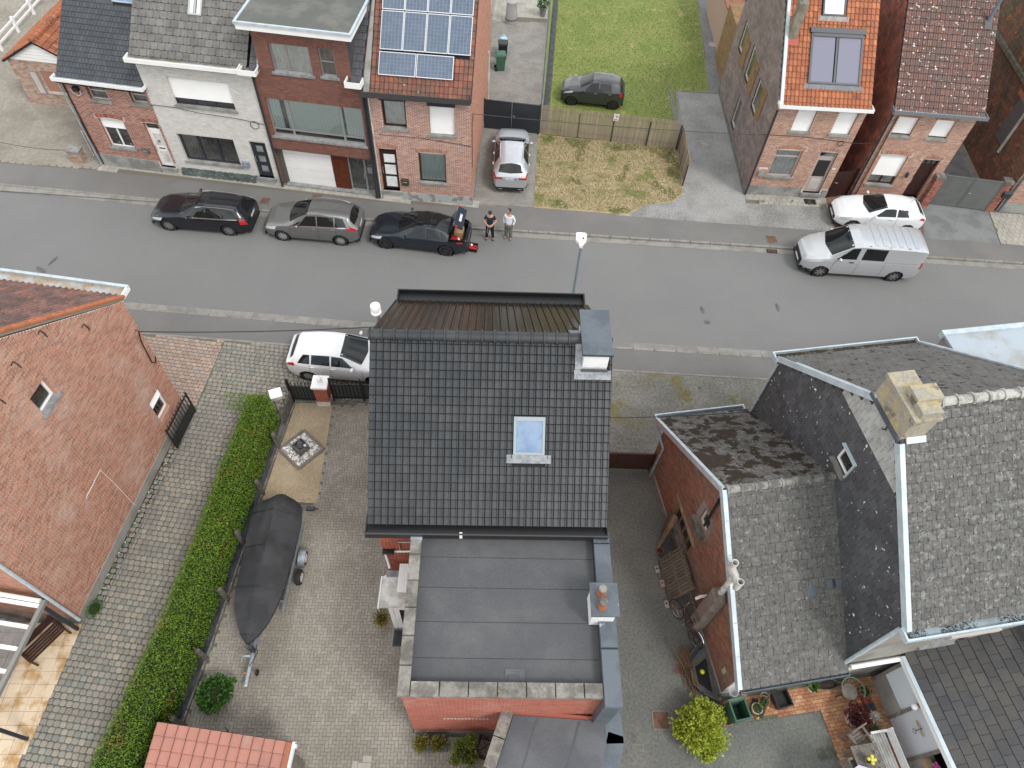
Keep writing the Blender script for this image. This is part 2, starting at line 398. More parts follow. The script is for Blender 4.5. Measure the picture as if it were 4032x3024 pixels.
slate_lich = M('fibre_slate_lichen', (.112, .109, .103), .92, var=.05, col2=(.088, .086, .083), ns=2.6, grain=.35, gs=11, spots=[((.18, .177, .168), 6, .52, .68), ((.34, .34, .33), 14, .65, .70), ((.25, .25, .24), .9, .62, .8)], bump=.4, bs=22)
slate_moss = M('fibre_slate_mossy', (.125, .12, .112), .92, var=.12, col2=(.085, .08, .075), ns=3, grain=.25, gs=14, spots=[((.20, .195, .18), 7, .58, .66), ((.028, .019, .010), 2.4, .50, .56), ((.045, .042, .012), 1.7, .64, .70), ((.032, .022, .013), .55, .585, .625)], bump=.5, bs=18)
slate_n = M('fibre_slate_moss_specks', (.125, .12, .113), .92, var=.1, col2=(.10, .096, .09), ns=2, grain=.22, gs=16, spots=[((.028, .021, .014), 4.5, .60, .64), ((.030, .022, .014), .8, .66, .71), ((.26, .255, .24), 8, .68, .72)], bump=.4, bs=20)
slate_h2 = M('fibre_slate_street', (.155, .15, .14), .92, var=.13, col2=(.115, .112, .105), ns=1.5, grain=.2, gs=14, spots=[((.09, .085, .08), 4, .64, .70), ((.42, .42, .40), 5, .72, .75)])
clad_black = M('slate_cladding_black', (.068, .070, .075), .6, var=.2, col2=(.085, .087, .092), ns=.7, grain=.1, spots=[((.72, .72, .70), 6.5, .675, .69)])
clad_pale = M('slate_cladding_bare', (.40, .40, .38), .85, var=.08, col2=(.31, .31, .295), ns=2.5, grain=.12, gs=12)
tile_or = M('tile_orange', (.4, .13, .06), .85, ramp=[(.38, .135, .062), (.31, .105, .05), (.43, .165, .082), (.28, .10, .055), (.40, .15, .07), (.22, .09, .06)], var=.12, col2=(.10, .06, .045), ns=1.8, nm=(.58, .72), grain=.12)
tile_br = M('tile_brown_clay', (.2, .08, .05), .88, ramp=[(.22, .085, .055), (.28, .11, .065), (.17, .07, .055), (.25, .10, .07)], var=.15, col2=(.14, .08, .06), ns=1.6, grain=.15, spots=[((.42, .40, .35), 5, .69, .73)])
tile_lich = M('tile_brown_lichen', (.15, .085, .07), .9, ramp=[(.155, .085, .07), (.18, .10, .08), (.13, .075, .068), (.17, .09, .07)], var=.1, col2=(.125, .085, .075), ns=1.1, grain=.12, spots=[((.68, .66, .61), 7.5, .635, .655), ((.45, .23, .03), 1.3, .74, .755)])
tile_wall = M('tile_hung_red', (.2, .07, .045), .85, ramp=[(.29, .105, .07), (.35, .13, .08), (.24, .09, .066), (.31, .13, .085)], var=.18, col2=(.17, .08, .06), ns=1.2, grain=.15)
tile_moss = M('tile_hung_mossy', (.07, .03, .02), .95, ramp=[(.18, .09, .06), (.22, .105, .066), (.145, .076, .054)], var=.2, col2=(.11, .085, .055), ns=.8, grain=.3, gs=14, spots=[((.32, .14, .04), 2.6, .615, .68), ((.13, .115, .095), 4, .72, .76)])
tile_lh = M('tile_old_red', (.2, .1, .08), .92, ramp=[(.24, .115, .085), (.21, .105, .085), (.18, .11, .098), (.27, .13, .09)], var=.15, col2=(.13, .085, .075), ns=1.4, grain=.2, gs=16, spots=[((.05, .05, .015), 1.8, .70, .76)])
tile_shed = M('tile_terracotta', (.36, .16, .12), .8, var=.05, col2=(.30, .14, .108), ns=1.0, spots=[((.30, .20, .155), 1.6, .60, .75), ((.55, .52, .48), 8, .745, .77)], grain=.06)
cobble_m = M('granite_setts', (.25, .24, .22), .9, ramp=[(.25, .235, .195), (.215, .215, .19), (.28, .25, .20), (.19, .20, .185), (.255, .235, .20), (.30, .265, .215), (.225, .21, .18), (.205, .205, .18)], var=.12, col2=(.22, .205, .18), ns=.45, grain=.16, gs=22, bump=.4, bs=24)
cobble_pk = M('pink_setts', (.34, .26, .21), .9, ramp=[(.34, .26, .215), (.30, .22, .18), (.37, .28, .22), (.28, .245, .22), (.36, .25, .19)], var=.1, grain=.12, gs=22)
joint = M('sandy_joint', (.16, .14, .105), .98, col2=(.105, .105, .055), ns=1.5, grain=.25, gs=30)
paver_m = M('clinker_pavers_beige', (.29, .265, .225), .92, ramp=[(.28, .255, .215), (.31, .285, .245), (.255, .235, .20), (.30, .27, .22), (.29, .27, .24)], var=.08, col2=(.225, .205, .17), ns=.6, nm=(.42, .68), grain=.1, gs=30)
paver_j = M('paver_joint', (.15, .13, .105), .98, grain=.2)
paver_g = M('pavers_grey', (.27, .255, .23), .92, var=.08, col2=(.22, .21, .19), ns=1, grain=.1)
paver_path = M('pavers_path_grey', (.21, .21, .21), .92, var=.07, col2=(.18, .18, .18), ns=1, grain=.08)
paver_o = M('pavers_orange', (.42, .22, .11), .88, ramp=[(.44, .24, .12), (.36, .16, .08), (.50, .31, .17), (.40, .20, .10), (.47, .28, .16)], var=.12, col2=(.32, .14, .08), ns=2.5, grain=.12, gs=30)
slab_m = M('paving_slab_pale', (.36, .345, .30), .92, var=.06, col2=(.30, .285, .25), ns=1.4, grain=.07)
tile_terr = M('terrace_tile', (.62, .50, .36), .55, col2=(.40, .235, .09), ns=1.5, nm=(.46, .66), var=.05, grain=.06)
gravel_b = M('gravel_beige', (.40, .325, .22), .97, col2=(.33, .26, .16), ns=.9, grain=.4, gs=45, spots=[((.50, .44, .34), 30, .6, .7)], bump=.7, bs=50)
gravel_g = M('asphalt_yard_gritty', (.125, .13, .12), .97, col2=(.155, .157, .14), ns=.5, grain=.30, gs=13, spots=[((.30, .30, .29), 15, .715, .75), ((.075, .078, .06), .8, .62, .75)], bump=.5, bs=45)
gravel_l = M('gravel_pale', (.27, .27, .265), .97, col2=(.20, .195, .185), ns=.6, grain=.35, gs=11, spots=[((.42, .42, .42), 13, .62, .70), ((.12, .12, .12), 2.2, .64, .78)], bump=.6, bs=40)
drive_m = M('gravelled_drive', (.29, .288, .28), .95, col2=(.215, .21, .20), ns=.45, nm=(.4, .65), grain=.24, gs=10, spots=[((.38, .38, .38), .8, .60, .8)], bump=.4, bs=35)
verge_m = M('mossy_gravel_verge', (.165, .158, .135), .97, col2=(.215, .207, .185), ns=.55, grain=.34, gs=9, spots=[((.165, .14, .06), .8, .52, .68), ((.11, .125, .04), 1.5, .62, .72), ((.12, .11, .10), .5, .64, .78)], bump=.5, bs=40)
soil = M('dark_soil', (.035, .026, .02), .98, grain=.4, gs=30, bump=.5, bs=40)
lawn_m = M('lawn', (.155, .20, .045), .95, col2=(.20, .225, .065), ns=.45, nm=(.35, .65), grain=.3, gs=16, spots=[((.33, .29, .13), 1.1, .57, .74), ((.11, .165, .03), .6, .61, .76)], bump=.6, bs=25)
dry_m = M('dry_lawn', (.37, .295, .17), .97, col2=(.31, .25, .14), ns=1.2, grain=.32, gs=22, spots=[((.16, .175, .055), .75, .50, .66), ((.11, .15, .03), 2.2, .62, .72), ((.24, .19, .12), .9, .60, .8)], bump=.6, bs=30)
leaf_h = M('hedge_leaf', (.09, .16, .018), .7, ramp=[(.075, .155, .008), (.125, .215, .012), (.055, .125, .008), (.15, .235, .016), (.095, .18, .010)], var=.25, col2=(.19, .185, .028), ns=1.2, nm=(.52, .72), spots=[((.20, .13, .025), 3.2, .73, .79)])
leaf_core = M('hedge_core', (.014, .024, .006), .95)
leaf_l = M('laurel_leaf', (.03, .095, .012), .38, ramp=[(.025, .08, .010), (.05, .135, .018), (.035, .10, .012), (.065, .16, .03)], var=.2)
leaf_y = M('golden_leaf', (.22, .26, .02), .65, ramp=[(.24, .31, .02), (.36, .41, .035), (.17, .25, .018), (.31, .36, .03), (.42, .45, .06)], var=.2)
leaf_yo = M('yellow_orange_leaf', (.2, .16, .02), .6, ramp=[(.13, .13, .015), (.24, .19, .02), (.09, .11, .012), (.26, .14, .02)], var=.25)
leaf_g = M('yellow_green_leaf', (.15, .19, .02), .65, ramp=[(.11, .16, .014), (.17, .22, .02), (.085, .13, .012), (.20, .20, .025)], var=.22)
leaf_r = M('maple_leaf', (.07, .008, .012), .6, var=.35)
leaf_m = M('pot_plant_leaf', (.06, .13, .03), .55, var=.35)
bark = M('bark', (.09, .06, .04), .95)
wood_g = M('grey_timber', (.155, .135, .105), .9, var=.12, col2=(.12, .11, .07), ns=2.2, grain=.2, gs=25, spots=[((.13, .125, .04), 1.3, .62, .74)])
wood_n = M('bare_timber', (.34, .255, .16), .85, var=.15, col2=(.22, .16, .10), ns=3, grain=.15)
wood_old = M('silvered_timber', (.20, .18, .155), .9, var=.12, col2=(.15, .135, .115), ns=4, grain=.15)
reed = M('reed_screen', (.36, .30, .23), .95, ramp=[(.36, .30, .225), (.43, .36, .27), (.29, .235, .175), (.39, .33, .255), (.32, .27, .215)], var=.15)
rust = M('rusted_iron', (.15, .085, .055), .9, col2=(.11, .055, .035), ns=4, grain=.2)
terracotta = M('terracotta_pot', (.36, .12, .055), .85, col2=(.28, .10, .05), ns=8)
green_bin = M('green_bin_plastic', (.035, .10, .065), .5, col2=(.045, .115, .08), ns=2)
cover_m = M('boat_cover_canvas', (.020, .021, .023), .78, col2=(.034, .035, .038), ns=1.2, grain=.08, gs=60, spots=[((.22, .22, .22), 5, .775, .80)])
blackfoil = M('weed_cloth', (.022, .024, .027), .5, col2=(.035, .038, .042), ns=5, bump=1.0, bs=7)
pebble = M('white_pebble', (.72, .70, .67), .8, var=.12)
solar = M('solar_cells', (.085, .115, .165), .2, var=.06, col2=(.10, .13, .18), ns=3, spec=.6)
solar_w = M('panel_frame_white', (.62, .64, .66), .4, metal=.2)
blindv = M('lilac_roof_blind', (.165, .165, .22), .6, grain=.06, gs=60)
yellow = M('yellow_plastic', (.62, .62, .05), .5)
red_pl = M('red_plastic', (.45, .02, .02), .45)
rubber = M('tyre_rubber', (.016, .016, .016), .8)
skin = M('skin', (.50, .27, .19), .55)
zinc_n = zinc

# ------------------------------------------------------------------ building parts
def rect(a, b, c, d): return [(a, b), (c, b), (c, d), (a, d)]
def wall(par, fr, poly, holes, back, brick=None, bw=.21, bh=.065, gap=.011, proud=.009, name='wall', dep=.1, skip=(), n_ind=300, pname='brick', rev=None, low=0, off=.5):
    """wall sheet with real openings and reveals; bricks stand proud of the mortar"""
    mb = MB(); mb.sheet(poly, 0, fr, [rect(*h) for h in holes])
    o = mb.build(name, back, par, fix=False)
    if holes:
        for a, b, c, d in holes:
            rv = MB()
            for p, q in (((a, b), (c, b)), ((c, b), (c, d)), ((c, d), (a, d)), ((a, d), (a, b))):
                rv.quad(fr.p(*p, .004), fr.p(*q, .004), fr.p(*q, -dep-.06), fr.p(*p, -dep-.06))
            rv.build('reveal', rev or brick or back, o, fix=False)
    if brick:
        pol = poly
        if low: pol = [(a, max(b, low)) for a, b in poly]
        rs = rows(pol, bw, bh, gap, off, list(holes)+list(skip))
        pieces(o, fr, rs, blk(proud), brick, pname, n_ind)
    return o
def soldiers(par, fr, u0, u1, v0, h, mat, bw=.068, gap=.012, rise=0, proud=.012, name='soldier_brick', n_ind=60):
    rs = []; n = max(1, round((u1-u0)/bw)); s = (u1-u0)/n
    for i in range(n):
        t = (i+.5)/n; dv = rise*4*t*(1-t)
        rs.append((u0+i*s, v0+dv, u0+(i+1)*s-gap, v0+dv+h, (t-.5)*-.5*(1 if rise else 0)))
    pieces(par, fr, rs, blk(proud), mat, name, n_ind)
def shutter(par, fr, u0, v0, u1, v1, n0, mat, name='roller_shutter'):
    mb = MB(); k = max(2, round((v1-v0)/.045)); s = (v1-v0)/k
    for i in range(k): mb.add([fr.p(u0, v0+i*s, n0), fr.p(u1, v0+i*s, n0), fr.p(u1, v0+(i+.5)*s, n0+.012), fr.p(u0, v0+(i+.5)*s, n0+.012), fr.p(u1, v0+(i+1)*s, n0), fr.p(u0, v0+(i+1)*s, n0)], [(0, 1, 2, 3), (3, 2, 4, 5)], 0)
    mb.fbox(fr, u0, v0-.02, u1, v0, n0-.005, n0+.015)
    return mb.build(name, mat, par, fix=False)
def window(par, fr, u0, v0, u1, v1, dep=.1, fm=None, fw=.06, cols=(), rws=(), back=None, sill=None, shut=0, shm=None, gl=None, name='window', arch=0, low=None):
    """frame > pane, curtain, sill, roller shutter; cols/rws are split positions 0..1"""
    fm = fm or white_p; w_, h_ = u1-u0, v1-v0; mb = MB(); n0, n1 = -dep-.05, -dep+.01
    mb.fbox(fr, u0, v0, u0+fw, v1, n0, n1); mb.fbox(fr, u1-fw, v0, u1, v1, n0, n1)
    mb.fbox(fr, u0+fw, v0, u1-fw, v0+fw, n0, n1); mb.fbox(fr, u0+fw, v1-fw, u1-fw, v1, n0, n1)
    for c in cols: mb.fbox(fr, u0+c*w_-fw*.6, v0+fw, u0+c*w_+fw*.6, v1-fw, n0, n1-.004)
    for r_ in rws: mb.fbox(fr, u0+fw, v0+r_*h_-fw*.5, u1-fw, v0+r_*h_+fw*.5, n0, n1-.008)
    o = mb.build(name, fm, par, fix=False)
    cu = [0]+list(cols)+[1]; rv = [0]+list(rws)+[1]
    for i in range(len(cu)-1):
        for j in range(len(rv)-1):
            a, b = u0+cu[i]*w_, u0+cu[i+1]*w_; c, d = v0+rv[j]*h_, v0+rv[j+1]*h_
            MB().quad(fr.p(a+.02, c+.02, -dep-.02), fr.p(b-.02, c+.02, -dep-.02), fr.p(b-.02, d-.02, -dep-.02), fr.p(a+.02, d-.02, -dep-.02)).build('pane', gl or glass, o, fix=False)
    bk = MB(); k = max(6, int(w_/.06))
    for i in range(k):
        a, b = u0+w_*i/k, u0+w_*(i+1)/k; z0 = -dep-.055-(.025 if i % 2 else 0); z1 = -dep-.055-(0 if i % 2 else .025)
        bk.add([fr.p(a, v0, z0), fr.p(b, v0, z1), fr.p(b, v1, z1), fr.p(a, v1, z0)], [(0, 1, 2, 3)], 0)
    bk.build('curtain' if back not in (None, dark_in) else 'dark_room', back or dark_in, o, fix=False)
    if sill: MB().fbox(fr, u0-.09, v0-.10, u1+.09, v0+.012, -dep, .07).build('sill', sill, o)
    if shut: shutter(o, fr, u0+.01, v0+h_*(1-shut), u1-.01, v1, -dep+.03, shm or white_p)
    return o
def door(par, fr, u0, v0, u1, v1, mat, dep=.1, panels=(), glm=None, handle=True, hs=1, name='door', hm=None, step=None):
    mb = MB(); mb.fbox(fr, u0, v0, u1, v1, -dep-.06, -dep)
    o = mb.build(name, mat, par); w_, h_ = u1-u0, v1-v0
    for p in panels:
        a, b, c, d, m = p
        q = MB(); q.fbox(fr, u0+a*w_, v0+b*h_, u0+c*w_, v0+d*h_, -dep-.01, -dep+.012); q.build('pane' if m in (glass, mint, curt_d, glass_d, dark_in, curt_g) else 'door_panel', m, o)
    if handle:
        x = u0+(.9 if hs > 0 else .1)*w_
        MB().tube([fr.p(x, v0+.42*h_, -dep+.01), fr.p(x, v0+.42*h_, -dep+.06), fr.p(x, v0+.56*h_, -dep+.06), fr.p(x, v0+.56*h_, -dep+.01)], .016, 6).build('handle', hm or alu, o)
    if step: MB().fbox(fr, u0-.1, v0-.16, u1+.1, v0, -dep-.05, .12).build('door_step', step, o)
    return o
def gutter(par, fr, u0, u1, v, outm, inm, w_=.26, h_=.16, wt=.02, n0=0.0, name='gutter', litter=None):
    """box gutter along u at height v, standing out along n from n0 to n0+w_ (frame of the wall)"""
    mb = MB(); a, b = n0, n0+w_
    mb.fbox(fr, u0, v, u1, v+.02, a, b); mb.fbox(fr, u0, v+.02, u1, v+h_, b-wt, b)
    mb.fbox(fr, u0, v+.02, u0+wt, v+h_, a, b-wt); mb.fbox(fr, u1-wt, v+.02, u1, v+h_, a, b-wt)
    o = mb.build(name, outm, par)
    MB().fbox(fr, u0+wt, v+.022, u1-wt, v+h_*.45, a+.01, b-wt-.004).build('gutter_lining', inm, o)
    if litter:
        q = MB()
        for i in range(litter[0]):
            u = random.uniform(u0+.1, u1-.1); n_ = random.uniform(a+.02, b-wt-.02)
            if noise.noise((u*1.1, v, 3)) > litter[2]: q.add([fr.p(u+random.uniform(-.03, .03), v+h_*.45+random.uniform(0, .03), n_+random.uniform(-.03, .03)) for _ in range(3)], [(0, 1, 2)])
        if q.v: q.build('leaf_litter', litter[1], o, fix=False, kind='stuff')
    return o
def downpipe(par, pts, r=.045, mat=None, name='downpipe'): return MB().tube(pts, r, 8).build(name, mat or zinc, par, smooth=True)
def roof(par, fr, poly, under, tmpl, tmat, w_, h_, name='roof', off=0, n_ind=300, pname='roof_tile', gap=.004, holes=(), thick=.1, smooth=False, lift=0, vstart=None, tilt=0, gapv=None):
    mb = MB(); mb.prism(poly, -thick, 0, fr); o = mb.build(name, under, par)
    rs = rows(poly, w_, h_, gap, off, holes, vstart=vstart, minw=.3, gapv=gapv); pieces(o, fr, rs, tmpl, tmat, pname, n_ind, smooth, lift, tilt)
    return o
def ridge(par, fr, u0, u1, v, mat, r=.12, step_=.33, name='ridge_tile', n=0.0, ind=60):
    """half-round ridge tiles along u at (v, n)"""
    seg = 8; V = []; F = []
    for u, rr in ((0, r*1.28), (.13, r*1.28), (.17, r), (1, r)):
        V += [(u, -rr*math.cos(PI*k/seg), rr*math.sin(PI*k/seg)-r*.35) for k in range(seg+1)]
    for i in range(3):
        for k in range(seg): F.append((i*(seg+1)+k, (i+1)*(seg+1)+k, (i+1)*(seg+1)+k+1, i*(seg+1)+k+1))
    F.append(tuple(range(seg+1)))
    me = MB().add(V, F, 0).mesh(name, mat, True, False); k = max(1, round((u1-u0)/step_)); s = (u1-u0)/k
    up = Vector((0, 0, 1)); sd_ = up.cross(fr.u)
    for i in range(k):
        o = bpy.data.objects.new(name, me); C.objects.link(o); o.parent = par; p = fr.p(u0+i*s, v, n)
        o.matrix_basis = Matrix(((fr.u.x*s*1.04, sd_.x, up.x, p.x), (fr.u.y*s*1.04, sd_.y, up.y, p.y), (fr.u.z*s*1.04, sd_.z, up.z, p.z+random.uniform(0, .006)), (0, 0, 0, 1)))
def roof_window(par, fr, u0, v0, u1, v1, fm, gm, back=None, flash=None, h=.07, cols=(), name='roof_window', frame_w=.07):
    mb = MB(); f = frame_w
    mb.fbox(fr, u0, v0, u0+f, v1, 0, h); mb.fbox(fr, u1-f, v0, u1, v1, 0, h); mb.fbox(fr, u0+f, v0, u1-f, v0+f, 0, h*.9); mb.fbox(fr, u0+f, v1-f*1.6, u1-f, v1, 0, h*1.15)
    for c in cols: mb.fbox(fr, u0+c*(u1-u0)-f*.5, v0+f, u0+c*(u1-u0)+f*.5, v1-f*1.6, 0, h*.95)
    o = mb.build(name, fm, par); cu = [0]+list(cols)+[1]
    for i in range(len(cu)-1):
        a, b = u0+cu[i]*(u1-u0)+f, u0+cu[i+1]*(u1-u0)-f
        MB().fbox(fr, a, v0+f, b, v1-f*1.6, .01, h*.7).build('pane', gm, o)
    if flash:
        q = MB(); q.fbox(fr, u0-.18, v0-.24, u1+.18, v0-.005, .02, .062); q.build('apron_flashing', flash, o)
    return o
# ------------------------------------------------------------------ ground, road, pavements
def inside(poly, x, y):
    c = False; n = len(poly)
    for i in range(n):
        (a, b), (d, e) = poly[i], poly[(i+1) % n]
        if (b > y) != (e > y) and x < a+(y-b)*(d-a)/(e-b): c = not c
    return c
def gframe(x, y, yaw, z=0): return Fr((x, y, z), (math.cos(R(yaw)), math.sin(R(yaw)), 0), (-math.sin(R(yaw)), math.cos(R(yaw)), 0))
def to_local(fr, pts): return [((Vector((a, b, 0))-fr.O).dot(fr.u), (Vector((a, b, 0))-fr.O).dot(fr.v)) for a, b in pts]
def herring(poly, a, gap=.006):
    lo = [min(p[i] for p in poly) for i in (0, 1)]; hi = [max(p[i] for p in poly) for i in (0, 1)]; out_ = []
    for x in range(int(lo[0]/a)-2, int(hi[0]/a)+2):
        for y in range(int(lo[1]/a)-2, int(hi[1]/a)+2):
            k = (x-y) % 4
            if k == 0: q = (x*a, y*a, (x+2)*a-gap, (y+1)*a-gap)
            elif k == 3: q = (x*a, y*a, (x+1)*a-gap, (y+2)*a-gap)
            else: continue
            if all(inside(poly, px_, py_) for px_, py_ in ((q[0]+.02, q[1]+.02), (q[2]-.02, q[3]-.02), ((q[0]+q[2])/2, (q[1]+q[3])/2))): out_.append(q)
    return out_
def ground(name, poly, mat, z=0.0, thick=0):
    mb = MB(); mb.sheet(poly, z); return struct(mb.build(name, mat))
def paved(name, poly, base, yaw, w_, h_, gap, tmpl, mat, pname, z=.002, mode='rows', off=.5, n_ind=300, lift=.004, tilt=0, smooth=False, urand=0):
    o = ground(name, poly, base, z); fr = gframe(poly[0][0], poly[0][1], yaw, z+.002); lp = to_local(fr, poly)
    rs = herring(lp, h_, gap) if mode == 'herring' else rows(lp, w_, h_, gap, off, urand=urand)
    pieces(o, fr, rs, tmpl, mat, pname, n_ind, smooth, lift, tilt); return o
def strip(name, line, d0, d1, mat, z, z2=None):
    mb = MB(); n = len(line)
    for i in range(n-1):
        (a, b), (c, d) = line[i], line[i+1]
        mb.quad((a, b+d0, z), (c, d+d0, z), (c, d+d1, z2 if z2 is not None else z), (a, b+d1, z2 if z2 is not None else z))
    return mb
RZ = -.08
ground('ground', [(-160, -60), (160, -60), (160, 220), (-160, 220)], M('distant_ground', (.17, .165, .15), .95, col2=(.12, .13, .08), ns=.1, grain=.2), -.25)
ground('far_block', [(-100, 26.6), (100, 26.6), (100, 120), (-100, 120)], conc, -.012)
ground('near_block', [(-100, -40), (100, -40), (100, 19.4), (-100, 19.4)], conc_d, -.012)
FAR = [(-70, 28.2), (-40, 27.45), (-26, 27.0), (-19.6, 26.74), (-12, 26.42), (-2.75, 26.27), (4.3, 26.34), (12.2, 26.43), (24.7, 26.54), (45, 26.7), (90, 27)]
NEAR = [(-70, 20.6), (-40, 20.25), (-17.2, 20.1), (-11.5, 20.02), (-3, 19.88), (4.2, 19.83), (11.7, 19.93), (30, 20.05), (90, 20.3)]
rd = MB()
def at(line, x):
    for (a, b), (c, d) in zip(line, line[1:]):
        if a <= x <= c: return b+(x-a)*(d-b)/(c-a)
    return line[-1][1]
xs = sorted(set([p[0] for p in FAR+NEAR]+list(range(-68, 90, 4))))
for a, c in zip(xs, xs[1:]):
    ya, yc, za, zc = at(NEAR, a), at(NEAR, c), at(FAR, a)-.34, at(FAR, c)-.34
    for k in range(4):
        t0, t1 = k/4, (k+1)/4; cr_ = lambda t: RZ+.07*4*t*(1-t)
        rd.quad((a, ya+(za-ya)*t0, cr_(t0)), (c, yc+(zc-yc)*t0, cr_(t0)), (c, yc+(zc-yc)*t1, cr_(t1)), (a, ya+(za-ya)*t1, cr_(t1)))
rdo = struct(rd.build('road', asphalt, smooth=True))
# tar repairs and oil stains: thin worn patches in the road surface
stain = M('tar_stain', (.085, .086, .088), .8, col2=(.12, .12, .12), ns=3)
def patch(x, y, rx, ry, z, par, rz=0):
    pts = []
    for k in range(14):
        a = 2*PI*k/14; q = random.uniform(.65, 1.15); u, v = rx*q*math.cos(a), ry*q*math.sin(a)
        pts.append((x+u*math.cos(rz)-v*math.sin(rz), y+u*math.sin(rz)+v*math.cos(rz)))
    MB().sheet(pts, z).build('tar_patch', stain, par, fix=False)
for x, y, rx, ry, rz in ((8.4, 22.0, .10, .2, .2), (8.55, 21.3, .13, .12, 0), (11.9, 22.5, .09, .28, .1), (-21.6, 21.6, .3, .1, -.5), (-21.3, 22.2, .08, .3, -.3), (17.9, 21.0, .1, .13, 0), (1.2, 21.2, .07, .06, 0)):
    patch(x, y, rx, ry, RZ+.076, rdo, rz)
# road gutters and kerbs
def kerb(name, line, d0, d1, z, mat, label_n=300, L=1.0, h=.1):
    for (a, b), (c, d) in zip(line, line[1:]):
        fr = Fr((a, b, z-h), (c-a, d-b, 0), (-(d-b), c-a, 0)); ln = math.hypot(c-a, d-b)
        n = max(1, round(ln/L)); yield fr, [(i*ln/n, d0, (i+1)*ln/n-.012, d1) for i in range(n)], h
ks = struct(strip('far_gutter', FAR, -.34, 0, conc, RZ+.006).build('far_gutter', conc))
ks2 = struct(strip('near_gutter', NEAR, -.34, 0, conc, RZ+.006).build('near_gutter', conc))
for par, line, d0, d1, z, h in ((ks, FAR, -.335, -.01, RZ+.012, .02), (ks, FAR, .0, .12, .012, .11), (ks2, NEAR, -.33, .0, RZ+.014, .02), (ks2, NEAR, -.46, -.34, .010, .1)):
    for fr, rs, hh in kerb('', line, d0, d1, z, conc, h=h):
        rs = [r for r in rs if -34 < fr.p(r[0], 0).x < 34]
        if rs: pieces(par, fr, rs, blk(hh, .012), conc, 'kerb_stone', 60, lift=.004)
fp = [(a, b+.11) for a, b in FAR]
HB = [(-70, 29.6), (-40, 28.9), (-26, 28.62), (-21.9, 28.6), (-17.7, 28.38), (-12.4, 28.0), (-7.4, 27.74), (-2.5, 27.72), (-2.4, 28.02), (.5, 28.1), (11, 27.95), (20, 27.88), (45, 27.9), (90, 28)]
ground('far_pavement', fp+HB[::-1], asphalt_walk, 0)
np_ = [(a, b-.45) for a, b in NEAR]
NB = [(-70, 18.5), (-15.9, 18.42), (-11, 18.38), (-4, 18.3), (4.2, 18.24), (10.9, 18.34), (30, 18.45), (90, 18.6)]
ground('near_pavement', NB+np_[::-1], asphalt_walk, 0)
# edging of pale blocks along the pavements
for nm, ln in (('near_edging', NB),):
    e = struct(strip(nm, ln, -.1, .01, conc, .004).build(nm, conc))
    for fr, rs, hh in kerb('', ln, -.09, 0, .02, conc, h=.016):
        rs = [r for r in rs if -17 < fr.p(r[0], 0).x < 12]
        if rs: pieces(e, fr, rs, blk(hh, .02), conc, 'edging_stone', 40)
# slab strip in front of the terrace
pav = paved('terrace_front_strip', [(-21.9, 28.6), (-17.7, 28.38), (-12.4, 28.0), (-7.4, 27.74), (-2.3, 27.72), (-2.3, 28.3), (-12.3, 28.6), (-21.7, 29.3)], paver_j, -4.2, .3, .3, .012, blk(.02, .03), slab_m, 'paving_slab', .003, off=0)
# left far yard
paved('far_left_yard', [(-40, 28.9), (-26, 28.62), (-21.75, 28.62), (-21.5, 33.8), (-27.6, 34.0), (-28.6, 46), (-40, 46)], paver_j, -3, .2, .1, .006, blk(.014, .04), paver_m, 'paver', .002, 'herring')
# silver car's drive
paved('house_drive_far', [(-2.62, 28.1), (.42, 28.12), (.45, 34.2), (.62, 46.2), (-2.95, 46), (-2.6, 34.3)], paver_j, .5, .2, .11, .008, blk(.014, .04), paver_g, 'paver', .002)
paved('rear_terrace_far', [(-2.95, 46.02), (.62, 46.22), (.9, 60), (-3, 60)], paver_j, .5, .6, .6, .01, blk(.014, .02), slab_m, 'paving_slab', .002)
ground('front_lawn', [(.47, 28.12), (5.2, 28.06), (6.2, 28.9), (7.6, 29.3), (8.2, 30.0), (8.25, 33.9), (.47, 34.25)], dry_m, .006)
ground('gravel_patch', [(4.6, 27.98), (8.3, 27.95), (8.3, 30.4), (7.4, 29.8), (6.1, 29.2), (5.2, 28.2)], gravel_l, .003)
ground('lawn', [(.62, 34.2), (8.3, 33.85), (8.6, 39.4), (10.5, 39.5), (11.2, 60), (.9, 60)], lawn_m, .006)
ground('side_drive', [(8.2, 27.94), (11.45, 27.93), (11.6, 30.4), (11.85, 39.4), (8.6, 39.4), (8.2, 33.9)], drive_m, .002)
pe = struct(MB().box(8.5, 33.5, 0, 8.62, 39.42, .03).build('drive_edging', paver_path))
pieces(pe, gframe(8.42, 33.5, 91.2, .03), rows([(0, 0), (5.9, 0), (5.9, .2), (0, .2)], .2, .1, .01), blk(.014, .04), paver_path, 'edging_paver', 80)
paved('side_path', [(8.6, 39.4), (11.85, 39.4), (12.4, 60), (11.2, 60), (10.5, 39.55)], paver_j, 89, .2, .1, .006, blk(.014, .04), paver_path, 'paver', .007)
paved('slab_strip_far', [(11.4, 29.62), (15.7, 29.72), (15.7, 30.46), (11.45, 30.34)], paver_j, 1.7, .3, .3, .012, blk(.02, .03), slab_m, 'paving_slab', .0065)
ground('gravel_forecourt', [(11.45, 27.93), (15.7, 27.9), (15.7, 29.72), (11.4, 29.62)], gravel_l, .0045)
paved('brick_forecourt', [(15.7, 27.9), (20.15, 27.88), (20.95, 30.7), (15.7, 30.7)], paver_j, 0, .2, .1, .008, blk(.014, .04), M('pavers_red_brown', (.22, .12, .09), .9, var=.2, col2=(.17, .10, .085), ns=2), 'paver', .002)
ground('gate_forecourt', [(20.15, 27.88), (24.0, 27.89), (24.2, 30.45), (24.4, 47), (21.0, 47), (20.95, 30.7)], M('concrete_forecourt', (.20, .205, .205), .95, col2=(.15, .155, .155), ns=1, grain=.2), .002)
